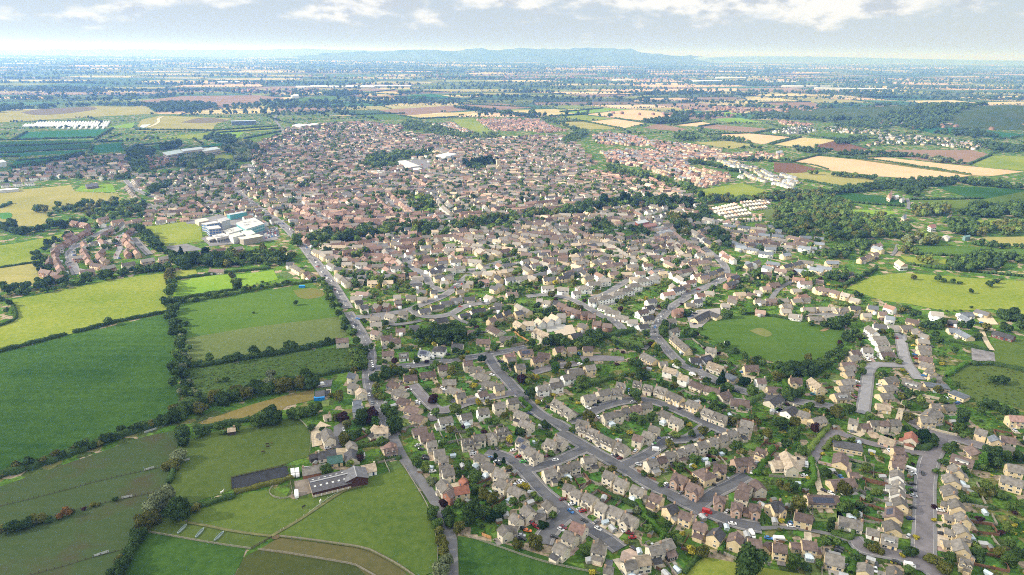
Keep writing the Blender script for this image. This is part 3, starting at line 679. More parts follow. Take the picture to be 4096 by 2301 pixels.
# row: (label phrase, where the count starts, region, default code, ridge ends u1 v1 u2 v2 [code])   code = type roof wall [/flags]
HR = [
 ('the brown bungalows at the lane bend','the top','A','1np','600 40 735 15;670 100 800 75'),
 ('the stepped row along the lane','the top','A','2gp','735 165 840 150;800 240 915 225;845 310 950 298;850 388 975 378;880 440 1005 415/c'),
 ('the farmhouse beside the lane','','A','2gp/w','878 522 945 600+1000 605 1138 580 2rb+945 640 985 615 2nk'),
 ('the red outbuilding by the farmhouse','','A','1rk','1083 495 1120 530'),
 ('the row behind the farmhouse trees','the top','A','2gp','1210 270 1315 318/c;1300 340 1415 398/c;1395 425 1505 468;1430 505 1535 555;1535 580 1660 640/c'),
 ('the row above the small cul-de-sac','the left','A','2gp','1070 145 1190 130/d;1180 95 1305 82/w;1315 82 1410 66 Xgp;1400 35 1520 15/d'),
 ('the row with solar roofs by the cul-de-sac','the top','A','2gp','1612 108 1700 148/s;1655 165 1745 205/s;1708 215 1830 278 Xgp'),
 ('the pair right of the cul-de-sac','the left','A','2gp/w','1885 130 1985 165;1975 98 2088 145'),
 ('the twin cottage by the lane bend','','A','1nb/d','325 235 440 210+385 160 400 215 1cb'),
 ('the row above the road junction','the left','A','2gp','1862 443 1990 420;2005 387 2120 370/c;2115 367 2215 345;2235 310 2362 285'),
 ('the long row above the blue car','the top','A','2gp','2060 555 2160 590;2150 600 2250 645'),
 ('the long row below the hedge','the top','B','2gp/g','85 650 205 710;225 725 330 785;325 775 470 840;475 835 605 895 Xgp'),
 ('the row with twin dormers by main road','the top','B','Dgp/g','40 0 120 22;140 15 235 60;215 75 310 118;305 105 400 150;395 160 510 215'),
 ('the three houses left of the close','the left','B','2gp','560 88 660 120 2np;660 50 765 85;715 0 815 30'),
 ('the long terrace climbing to the trees','the left','B','2gp','690 352 790 325;780 312 870 288 2np;865 272 950 247;965 238 1040 214;1050 208 1150 187;1165 167 1260 146;1290 142 1370 118;1375 106 1460 84;1460 71 1550 47;1545 26 1650 6'),
 ('the brown roofs by the main road','the left','B','Xni','940 458 1080 512/g;1090 540 1235 600/g;1190 392 1312 478 hnb/g;1330 365 1470 388 Xnb;1525 335 1720 312 Xni;1750 203 1862 243 Dnb'),
 ('the big tan house among hedges','','B','2tp','2030 250 2105 400+1900 355 2010 345 1tp+2060 290 2110 300 2tp'),
 ('the twin-winged brown house by the turning','','B','2np','1600 548 1705 600+1735 520 1800 600+1550 625 1680 660'),
 ('the three steep gabled brick houses','the left','B','Xni','1340 675 1455 690;1510 730 1618 748;1675 752 1802 775'),
 ('the two houses by the path','the left','B','Xnb','1885 770 1998 735 Xkb;2110 830 2302 872 2nb/g'),
 ('the buff houses below the main road','the left','B','2nb','725 652 845 702/w;870 790 965 748 2kb;1005 822 1135 868/w;1150 915 1282 962/w;1340 1070 1405 990 2kb;1525 1110 1555 1020 2nb;1665 1098 1808 1115/g;1900 1128 2050 1152+1845 1150 1885 1120 1nb;2185 1120 2340 1138/c+2085 1122 2175 1128 1nb'),
 ('the red roof beside the glass conservatory','','A','2cp/c','2140 930 2270 985'),
 ('the pair below the red roof','the top','A','2gp','2060 1018 2180 1078;1985 1118 2102 1182'),
 ('the cross-gabled house by parked black car','','B','Xgp/g','170 1132 300 1162'),
 ('the lone garage at the lower edge','','B','1gp','285 1352 370 1368'),
 ('the lower cluster round pink paving','the left','B','2gp','470 1332 592 1302/c;570 1268 722 1248 2tp;710 1188 840 1160;800 1140 930 1088;878 1210 960 1190 1nd'),
 ('the three houses above the bright hedge','the left','B','2gp','280 435 388 482;400 497 515 542;545 575 672 632/c'),
 ('the houses round the red cars','the top','A','2gp','1880 715 1942 778+1790 842 1885 852 1gp;1690 760 1765 832/w;1560 845 1625 902;1475 948 1530 1012+1540 962 1600 972 1gp'),
 ('the long low house with white roof','','C','Fkb','575 172 850 222'),
 ('the bungalows between lane and street','the top','C','1nb','655 262 640 355;730 442 818 452;545 540 770 518/c;320 682 615 690 1nb/s;630 882 855 935 1gp/c'),
 ('the white-doored garages near the street','','C','1gw','900 982 1020 1010'),
 ('the left side of the straight street','the top','C','2nb','1150 220 1262 226;1140 283 1268 298;1130 345 1262 362;1200 425 1206 492 2gw;1190 515 1200 572 2gw;1205 590 1215 662 2gw;1200 682 1226 762 2gb;1165 790 1160 882 1nb/s;1128 912 1166 1000 1gb;1040 1042 1195 1082 Bgb'),
 ('the right side of the straight street','the top','C','2gb','1730 370 1770 440;1700 465 1740 540 1gb/c;1690 575 1735 668 1gb/c;1760 705 1802 790+1630 720 1700 740 1gb;1790 825 1842 905+1660 850 1720 860 1gb;1800 940 1862 1030/c+1670 985 1730 1000 1gb;1775 1085 1820 1198+1640 1100 1720 1110 1gb;1790 1252 1930 1292 Dgb'),
 ('the buildings beyond the tall evergreens','the left','C','2gb','1720 277 1930 347 Bnb;1900 197 1982 272 1nb;2110 88 2150 142 2sb;1940 22 2070 60;2190 102 2330 130 1np;2200 187 2320 212 1gb'),
 ('the long stone barn at right edge','','C','2gb','2190 482 2405 542+2250 372 2400 400 Xgb'),
 ('the houses by the sharp street corner','the left','C','1ri','1030 102 1172 152 1ti;1340 62 1330 132 2rp'),
 ('the white dormer house by the tall hedge','','C','Bgb','500 1228 680 1272'),
 ('the bottom pair above the parked van','the left','C','1gb','890 1318 882 1400;1165 1352 1172 1432'),
 ('the lane cottages opposite the junction','the top','D','2sp','0 945 40 950 2sp;10 1035 60 1045 2gp;85 1085 110 1130 2tp;20 1210 110 1195 2sw;20 1270 130 1265 2sw'),
 ('the twin-gabled old stone house','','G','2tp','2165 722 2200 745+2235 720 2275 742+2160 748 2292 742'),
 ('the stone farmhouse by the gravel drive','','G','2gp','1690 752 1732 842+1610 792 1680 797 1gp'),
 ('the small barn by the yellow tree','','G','2gp','1925 872 1952 912'),
 ('the long slate barn of the farmyard','','G','1kp','1938 955 1950 1040'),
 ('the white and black stable block','','G','1kw','1615 990 1785 958'),
 ('the green-roofed stable','','G','1eb','1705 1035 1848 1012'),
 ('the tarred shed by the paddock corner','','G','1kd','1540 1000 1600 985'),
 ('the long grey shed above the barn','','G','1gk','1465 1140 1700 1098'),
 ('the white stable beside the barn','','G','1tw','2040 1120 2170 1095'),
 ('the field shelter by the hedge','','G','1td','758 742 805 735'),
 ('the workshop by the blue container','','G','1kw','1612 395 1655 390;1665 385 1730 380 1kb'),
 ('the shed with pale roof by garden','','G','1tp','1680 615 1725 605'),
 ('the bungalow row beside the lane hedge','the top','D','1nb','385 1020 485 1060 1np;430 1095 535 1130 1gp;475 1180 590 1215;545 1255 672 1290;600 1335 712 1370'),
 ('the brown bungalows above the rose close','the left','D','1nb','515 975 642 960;675 945 820 925;845 880 945 870 2np;1085 830 1182 820 2np'),
 ('the bungalows left of the main road','the top','D','1gp','1165 880 1280 905;1215 940 1330 965;1290 1010 1420 1040;1385 1065 1482 1050 2gb'),
 ('the houses inside the rose close','the top','D','1gb','890 1012 1020 1006;950 1075 1080 1110;1020 1147 1115 1132 2gb;1230 1132 1315 1110 1nw'),
 ('the white-panelled houses below the close','the left','D','2gw','850 1387 992 1362;1060 1342 1172 1322/c;1225 1302 1340 1282;1375 1237 1490 1217 2gp;1515 1200 1622 1180 2gp'),
 ('the pair by the clipped hedge corner','the top','D','2gp','1590 1300 1700 1340;1650 1380 1762 1430'),
 ('the dormer pair right of the main road','the top','D','Dgp','1955 1192 2050 1240;2050 1242 2155 1310'),
 ('the white-panelled row right of main road','the left','D','2gw','1800 1075 1915 1057;1915 1047 2040 1022;2045 972 2150 952;2105 912 2240 900 Bgp;2260 882 2365 865 2gb;1945 990 2005 1000 1gp'),
 ('the houses by the orange roadworks','the top','D','2gb','1630 730 1755 715 1nb/s;1480 765 1590 747 2cb;1510 802 1602 792;1585 865 1682 850'),
 ('the houses round the rose turning','the left','D','2nb','1750 806 1865 787;1810 740 1940 760;1970 705 2065 687 Xnb;2090 692 2180 687;2240 692 2345 692'),
 ('the tan new-built row','the left','D','2tb','1590 437 1660 480;1660 450 1770 440 Xtw;1800 412 1850 455 2tw;1890 397 1940 430 2tw;1930 372 2010 410 2tw;1990 370 2080 367 Xgp'),
 ('the tan new-build below its row','the left','D','Xtp','1790 512 1920 570+1840 600 1910 590 2tp'),
 ('the thatched barn by the new builds','','D','1kb','2125 572 2222 552'),
 ('the stone house above the thatched barn','','D','2gb','2210 462 2288 480'),
 ('the brick semis along the back street','the top','D','2nk','2000 262 2090 290;2065 297 2170 320;2135 327 2230 345;2215 352 2312 345;2290 372 2372 380;2340 442 2405 440'),
 ('the brown-roofed mews behind the wood','the left','D','2nb','1335 427 1400 405;1390 382 1462 366 2kb;1475 357 1545 340 2kb;1580 352 1658 335 2kb;1600 272 1670 310 2gb;1670 302 1742 340 2gb'),
 ('the bungalows right of the dark wood','the left','D','1np','1345 482 1450 540;1440 592 1602 590 1gp;1130 532 1222 527;1220 617 1352 622 1nb'),
 ('the big houses along the village road','the left','D','hkw','300 742 430 735 2np;470 752 560 745 Bgw;660 722 770 740 2sw/s;800 682 920 690 hkw;980 662 1090 667 1kp'),
 ('the stone houses beside the junction lane','the top','D','2gp','190 397 290 402;190 457 310 452;205 527 290 547 2np;290 590 410 577 2np;365 627 492 615 2np'),
 ('the houses in the leafy turning','the left','D','2gp','340 367 430 387;465 347 562 347;440 517 530 512 1np;570 487 662 480 1kp;810 432 930 407 1kp'),
 ('the boxy houses at the estate entrance','the left','D','2kp','45 252 125 242;90 292 175 282;230 272 282 290 2gk;330 264 382 272 2gk;435 247 490 242 2gk;5 207 110 202 1gp'),
 ('the bungalows under the curving estate road','the left','D','1gp','420 192 490 190;540 197 637 195;650 212 742 210'),
 ('the dark-roofed bungalows in two lines','the left','D','1kp','665 332 770 317;780 297 890 282;875 257 972 245;970 227 1075 215;1100 212 1202 210;1055 377 1150 362;1165 342 1297 317;1345 312 1452 300;1400 262 1465 275;1315 187 1382 215 1gp'),
 ('the white semis at the sunny bend','the left','D','2gw','1840 107 1970 102;1990 117 2115 120;2140 157 2225 150;2180 102 2310 107;2290 67 2405 65;2295 227 2382 225'),
 ('the mixed houses left of the oak','the left','D','2gp','1795 227 1860 230;1870 237 1940 250;1950 247 2030 250 2kp;1510 172 1610 162 1np'),
 ('the houses inside the estate loop','the left','D','2gb','600 27 700 22 1gb;600 82 690 77 1kb;655 142 735 150 1kb;770 147 842 140 2kb;865 62 950 57;905 17 982 10;1020 147 1100 140;1075 92 1150 90;1120 57 1190 60;1360 97 1437 115 2kb;1415 77 1472 95 2kb'),
 ('the white bungalows beside the side street','the left','E','1gw','240 282 340 310;300 327 430 350;395 382 512 400;505 427 602 430;610 482 702 470 1kw;640 402 755 385 2kp'),
 ('the dark roofs left of the main bend','the top','E','2kw','690 242 782 225;660 302 750 285;600 352 702 325 2nw'),
 ('the brick houses by the back street end','the left','E','2nk','265 462 362 475;170 437 262 450'),
 ('the long stone terrace on the main bend','','E','Dgb','950 572 1100 700'),
 ('the white house above the terrace','','E','2gw','885 425 970 420+920 530 985 505 2gw'),
 ('the stone house by the cricket field','','E','2gp','1270 692 1362 712'),
 ('the thatched white cottage by the bend','','E','1kw','1110 797 1212 800+1215 800 1300 770 1kw/s'),
 ('the thatched house inside the bend','','E','1gb','660 747 782 812+815 832 888 830 1gb'),
 ('the white houses by the yellow tree','the left','E','2tw','850 882 992 922;1000 952 1100 977'),
 ('the dormer house on the main road','','E','Dtp','1290 832 1437 885'),
 ('the low houses behind the zigzag hedge','the left','E','1np','1130 1017 1242 1065;1255 1067 1398 1105;1390 1150 1482 1122;1500 1190 1682 1212 Bnp'),
 ('the houses below the cricket field trees','the left','E','2nb','1460 942 1562 985 1sb;1620 867 1772 867 Dnb;1745 1002 1842 1000 2nw;1855 1077 1990 1085 1nb;2065 992 2195 1000 Xnb;2275 982 2392 1075 2tb'),
 ('the thatched cottages by the green lawn','the left','E','1kp','1870 1212 1972 1152;2035 1312 2107 1260 1kw'),
 ('the large stone houses at the crossroads','the left','E','2gb','2150 1302 2272 1340;2270 1382 2402 1352'),
 ('the house above the clipped balls','','E','2gp','1600 1392 1722 1420'),
 ('the dormer row above the curving road','the left','E','Dgp','560 1012 645 1030;665 1042 757 1065;770 1067 892 1105;900 1112 1052 1180 2gb;1080 1197 1212 1250 2gb;1240 1272 1352 1320;1330 1317 1472 1370'),
 ('the houses left of the curving road','the left','E','2gp','75 1170 202 1145;210 1120 332 1090;350 1097 462 1102 Dgp;400 1022 492 1040 Dgp'),
 ('the houses inside the curving road','the left','E','2gp','265 1347 377 1320/c;365 1317 452 1300;450 1292 522 1275;520 1267 627 1250 2nb;630 1242 742 1225;830 1292 942 1340/c;920 1357 1032 1402'),
 ('the house at the curving road mouth','','E','Xgp','20 1392 130 1412'),
 ('the cricket-side bungalow row','the left','E','1nb','1170 182 1250 172 2rw;1130 237 1217 225 2kw;1250 152 1340 157 1gb;1065 267 1147 267 1gb;980 322 1042 320 2rk;1410 272 1492 277 1gp;1475 227 1560 240 1gp;1730 237 1832 240 1gb;1740 332 1837 345 1ci'),
 ('the bungalows behind the builders roof','the left','E','1nb','1480 197 1572 205;1540 167 1640 165 1tb;1660 167 1742 180;1730 147 1800 150 1gb;1800 112 1882 110;1865 77 1962 70 1nk'),
 ('the bungalows above the sight screen','the left','E','1gb','2000 277 2082 280;1990 322 2082 325;2195 312 2302 317;2075 372 2192 385 1gw/s;2255 402 2352 402;1840 227 1942 230 1nb;1950 227 2052 227;2090 132 2177 132;2145 202 2227 180 1rk;2170 217 2262 220;2155 62 2290 57 2nw;2300 112 2405 107 2nb'),
 ('the white semis of the sunny street','the left','E','hgw','15 107 150 97;125 67 242 60;220 37 332 25;215 207 362 180;345 167 467 145;430 132 557 112;505 87 632 72;580 37 712 22;700 17 802 2'),
 ('the red roofs beside the main road','the left','E','2rw','1060 62 1162 40;930 132 1047 105 2kw;840 172 962 155;1190 12 1292 0 2nb;950 337 1002 335 2rk'),
 ('the top of the closed street','the left','F','2gw','900 482 987 550;960 467 1077 480 1kw;1095 487 1202 485 1gw;1215 492 1322 480 1gb'),
 ('the left side of the closed street','the top','F','1gw','945 592 1072 590;975 632 1092 625;1000 687 1117 690;1025 747 1157 745 1nw;850 702 962 710 2gw'),
 ('the right side of the closed street','the top','F','1gb','1380 512 1402 560;1390 552 1492 580;1385 612 1492 620;1385 677 1512 690;1395 722 1502 725;1400 777 1532 802 1nb;1420 832 1542 870;1480 897 1552 930;1500 972 1612 985'),
 ('the row left of the green crescent','the top','F','1gb','740 735 812 720 1np;720 790 802 770;650 842 772 840 1nb;665 882 772 870;680 932 752 920;640 1012 762 1000;620 1072 742 1065;580 1142 712 1130 Bgb'),
 ('the row below the green crescent','the top','F','1gb','1060 1002 1172 975;1050 1072 1162 1055;1015 1147 1132 1135;990 1237 1122 1255 1tb'),
 ('the flat-roofed modern houses','the left','F','Fsb','1240 1002 1422 1045 Bgb;1460 1052 1682 1078;1710 1120 1860 1180'),
 ('the stone cluster by the gravel lane','the left','F','2gb','1400 1367 1562 1372;1470 1332 1602 1302;1480 1352 1542 1282;1510 1227 1612 1240;1630 1252 1737 1250 1gb'),
 ('the roofs along the lower right lane','the left','F','2gp','720 1377 822 1400;840 1427 932 1430 1np;930 1402 1012 1400;1010 1397 1102 1400 2np;1110 1402 1222 1397'),
 ('the pink roof at the right edge','','F','2cb','2260 1352 2402 1362'),
 ('the white house above the dark hedge','','F','hgw','1510 347 1632 360'),
 ('the farm sheds by the right field','the left','F','1kb','1950 327 2077 365;1790 365 1910 360 1sw;1815 380 1900 430 1sw;1680 430 1770 440 1kd;2120 535 2320 590 1ko'),
 ('the slate L-shaped house','','F','1sb','1680 512 1785 520+1790 530 1902 590'),
 ('the houses along the field edge','the left','F','2nb','240 52 372 67 2nw;420 117 542 130;545 137 642 165;650 162 742 185 2gb;740 212 832 235 1gb;720 297 832 295 2kb;900 292 1012 302 2sb;1070 277 1182 310 2rw;1010 352 1092 360;1070 387 1172 400 2sw;850 367 942 370 2gb;1280 412 1402 440 1nb'),
 ('the grey bungalows above the cricket screen','the left','F','1gb','75 282 167 275;70 327 162 330;170 232 262 225;275 312 402 312;425 307 532 307;555 307 642 325;590 322 722 312;340 402 462 402;475 397 572 387;150 372 272 395 1gw/s'),
 ('the cricket pavilion with car park','','E','1kb','1150 417 1295 345+1290 347 1395 385'),
 ('the scaffolded house by the scrub field','','H','2np','2160 572 2240 565'),
 ('the red-roofed house by the main road','the left','L','2rw','1230 1185 1290 1165 2nb;1270 1225 1345 1205 1rw'),
 ('the houses above the paddock corner','the left','L','2gw','1065 1085 1150 1080 2kw;1140 1100 1230 1150 2gb;1085 985 1130 970 2rb'),
 ('the low bungalow by the dark conifers','','L','1np','335 1145 470 1150'),
]

HOUSES = []   # parsed: dict
def parse():
    for phrase, end, rg, dflt, s in HR:
        items = s.split(';')
        for k, it in enumerate(items):
            wings = []
            code0 = dflt
            for w, t in enumerate(it.split('+')):
                flags = ''
                tk = t.strip()
                if '/' in tk: tk, flags = tk.split('/', 1)
                a = tk.split()
                code = a[4] if len(a) > 4 else (dflt if w == 0 else code0)
                if '/' in code: code, f2 = code.split('/'); flags += f2
                if w == 0:
                    code0 = code
                u1, v1, u2, v2 = map(float, a[:4])
                rz = ridge_z(code[0])
                p = at(rg, u1, v1, rz); q = at(rg, u2, v2, rz)
                if len(items) > 1 and w == 0 and code[0] in '2DX':     # neighbours stand a little apart, in steps
                    l = math.hypot(q[0]-p[0], q[1]-p[1]) or 1; o = (-1)**k * .55; nx, ny = -(q[1]-p[1])/l*o, (q[0]-p[0])/l*o; g = .06
                    p, q = (p[0]+(q[0]-p[0])*g+nx, p[1]+(q[1]-p[1])*g+ny), (q[0]-(q[0]-p[0])*g+nx, q[1]-(q[1]-p[1])*g+ny)
                wings.append((p, q, code, flags))
            HOUSES.append(dict(phrase=phrase, end=end, k=k, n=len(items), wings=wings))
parse()

ORD = ['first','second','third','fourth','fifth','sixth','seventh','eighth','ninth','tenth','eleventh','twelfth']
def gable(mbw, mbr, p, q, code, org, ang):
    """one wing: walls into mbw, roof into mbr, in coordinates local to the house; returns local frame and sizes"""
    e, pt, W = TYPE[code[0]]
    L = math.hypot(q[0]-p[0], q[1]-p[1]); cx, cy = (p[0]+q[0])/2, (p[1]+q[1])/2
    a = math.atan2(q[1]-p[1], q[0]-p[0])
    M = Matrix.Rotation(-ang, 4, 'Z') @ Matrix.Translation((cx-org[0], cy-org[1], 0)) @ Matrix.Rotation(a, 4, 'Z')
    lo, hi = (4.5, 34) if code[0] in '1FD' else (5.5, 22)
    L = min(max(L, lo), hi)
    W = min(W, max(4.0, L*1.05)) if L < 8 else W
    hl, hw = L/2, W/2; hip = code[0] == 'h'; rz = e + pt*hw
    b = MB()
    if hip or code[0] == 'F':
        b.box(-hl, hl, -hw, hw, -.4, e, 0)
    else:
        b.add([(-hl,-hw,-.4),(hl,-hw,-.4),(hl,hw,-.4),(-hl,hw,-.4),(-hl,-hw,e),(hl,-hw,e),(hl,hw,e),(-hl,hw,e),(-hl,0,rz),(hl,0,rz)],
              [(0,1,5,4),(2,3,7,6),(1,2,6,9,5),(3,0,4,8,7),(0,3,2,1)], 0)
    mbw.merge(b, M)
    r = MB(); ov = .35; th = .22
    if code[0] == 'F':
        r.box(-hl-ov, hl+ov, -hw-ov, hw+ov, e+.003, e+.35)
    elif hip:
        rl = max(hl-hw, .6)
        zz = e - ov*pt + .05
        r.add([(-hl-ov,-hw-ov,zz),(hl+ov,-hw-ov,zz),(hl+ov,hw+ov,zz),(-hl-ov,hw+ov,zz),(-rl,0,rz+.1),(rl,0,rz+.1)],
              [(0,1,5,4),(1,2,5),(2,3,4,5),(3,0,4),(0,3,2,1)])
    else:
        for sg in (-1, 1):
            y0, z0 = 0, rz+.04; y1, z1 = sg*(hw+ov), e - ov*pt + .04
            V = [(-hl-.25,y0,z0),(hl+.25,y0,z0),(hl+.25,y1,z1),(-hl-.25,y1,z1)]
            V += [(x,y,z+th) for x,y,z in V]
            fs = [(4,5,6,7),(0,3,2,1),(0,1,5,4),(1,2,6,5),(2,3,7,6),(3,0,4,7)]
            if sg > 0: fs = [tuple(reversed(f)) for f in fs]
            r.add(V, fs)
        r.box(-hl-.25, hl+.25, -.12, .12, rz+.16, rz+.32)
    mbr.merge(r, M)
    return M, hl, hw, e, rz, a

def window_mb(w, h, two=True):
    m = MB(); m.box(-w/2-.08, w/2+.08, -.07, .05, -h/2-.08, h/2+.08, 0)
    n = 2 if two else 1; g = w/n
    for i in range(n):
        x0 = -w/2 + i*g + .05; x1 = x0 + g - .1
        m.add([(x0,-.085,-h/2+.05),(x1,-.085,-h/2+.05),(x1,-.085,h/2-.05),(x0,-.085,h/2-.05)], [(0,1,2,3)], 1)
    return m
WIN = window_mb(1.35, 1.15).mesh('window', [white_frame, pane]); WINB = window_mb(2.0, 1.3).mesh('window', [white_frame, pane]); WINS = window_mb(.7, .9, False).mesh('window', [white_frame, pane])
_d = MB(); _d.box(-.5, .5, -.08, .05, 0, 2.05)
DOORS = [_d.mesh('door', [m]) for m in doorpaint]
def garage_mesh():
    g = MB(); g.box(-1.15, 1.15, -.08, .05, 0, 2.1)
    for i in range(4): g.box(-1.1, 1.1, -.10, -.08, .1+i*.5, .5+i*.5)
    return g
GAR = [garage_mesh().mesh('garage_door', [m]) for m in (doorpaint[0], doorpaint[0], doorpaint[1], simple('door_grey', (.3,.31,.33), .5, .05, 1))]
def cons_mesh():
    c = MB()
    c.box(-1.9, 1.9, -3.0, 0, 0, .6, 0)
    for x in (-1.9, -.65, .6, 1.82):
        c.box(x, x+.09, -3.0, -2.91, .6, 2.2, 0)
    for y in (-2.1, -1.1): 
        c.box(-1.9, -1.81, y, y+.09, .6, 2.2, 0); c.box(1.81, 1.9, y, y+.09, .6, 2.2, 0)
    c.box(-1.8, 1.8, -2.9, -.02, .6, 2.15, 1)
    ap = (0, -.02, 3.1)
    c.add([(-2,-3.1,2.2),(2,-3.1,2.2),(2,0,2.2),(-2,0,2.2),(-.6,-1.2,3.1),(.6,-1.2,3.1),(.6,0,3.1),(-.6,0,3.1)], [(0,1,5,4),(1,2,6,5),(3,0,4,7),(4,5,6,7)], 1)
    for a, b in (((-2,-3.1,2.2),(-.6,-1.2,3.1)), ((2,-3.1,2.2),(.6,-1.2,3.1)), ((0,-3.1,2.2),(0,-1.2,3.1)), ((-1,-3.1,2.2),(-.4,-1.2,3.1)), ((1,-3.1,2.2),(.4,-1.2,3.1)), ((-2,-1,2.2),(-.6,-.6,3.1)), ((2,-1,2.2),(.6,-.6,3.1))):
        d = .06
        c.add([(a[0]-d,a[1],a[2]+.02),(a[0]+d,a[1],a[2]+.02),(b[0]+d,b[1],b[2]+.03),(b[0]-d,b[1],b[2]+.03)], [(0,1,2,3)], 0)
    return c.mesh('conservatory', [white_frame, skyglass])
CONS = cons_mesh()

def put(mesh, name, parent, M, x, y, z, ang):
    o = bpy.data.objects.new(name, mesh); COL.objects.link(o); o.parent = parent
    o.matrix_local = M @ Matrix.Translation((x, y, z)) @ Matrix.Rotation(ang, 4, 'Z')
    return o

CAMXY = Vector((0, 0))
for h in HOUSES:
    p, q, code, fl = h['wings'][0]
    h['x'], h['y'] = (p[0]+q[0])/2, (p[1]+q[1])/2
    px, py, dz = project(h['x'], h['y'], 3)
    h['px'], h['py'], h['dz'] = px, py, dz
    ext = sum(math.hypot(w[1][0]-w[0][0], w[1][1]-w[0][1]) for w in h['wings'])
    h['len'] = math.hypot(q[0]-p[0], q[1]-p[1]); h['size'] = (8 + .4*ext) / dz * F
HOUSES.sort(key=lambda h: -h['size'])
print('HOUSES', len(HOUSES), 'median ridge length m', sorted(h['len'] for h in HOUSES)[len(HOUSES)//2])
NEAR_H = HOUSES[:300]; REST_H = HOUSES[300:]

DRV = []; LAWN = []; PATIO = []
def front_side(M, hw):
    """+1/-1: the long side that looks at the nearest road"""
    best = []
    for sg in (-1, 1):
        w = M @ Vector((0, sg*(hw+6), 0)); best.append((np.min((RSEG[:,0]-w.x)**2 + (RSEG[:,1]-w.y)**2), sg))
    return min(best)[1]

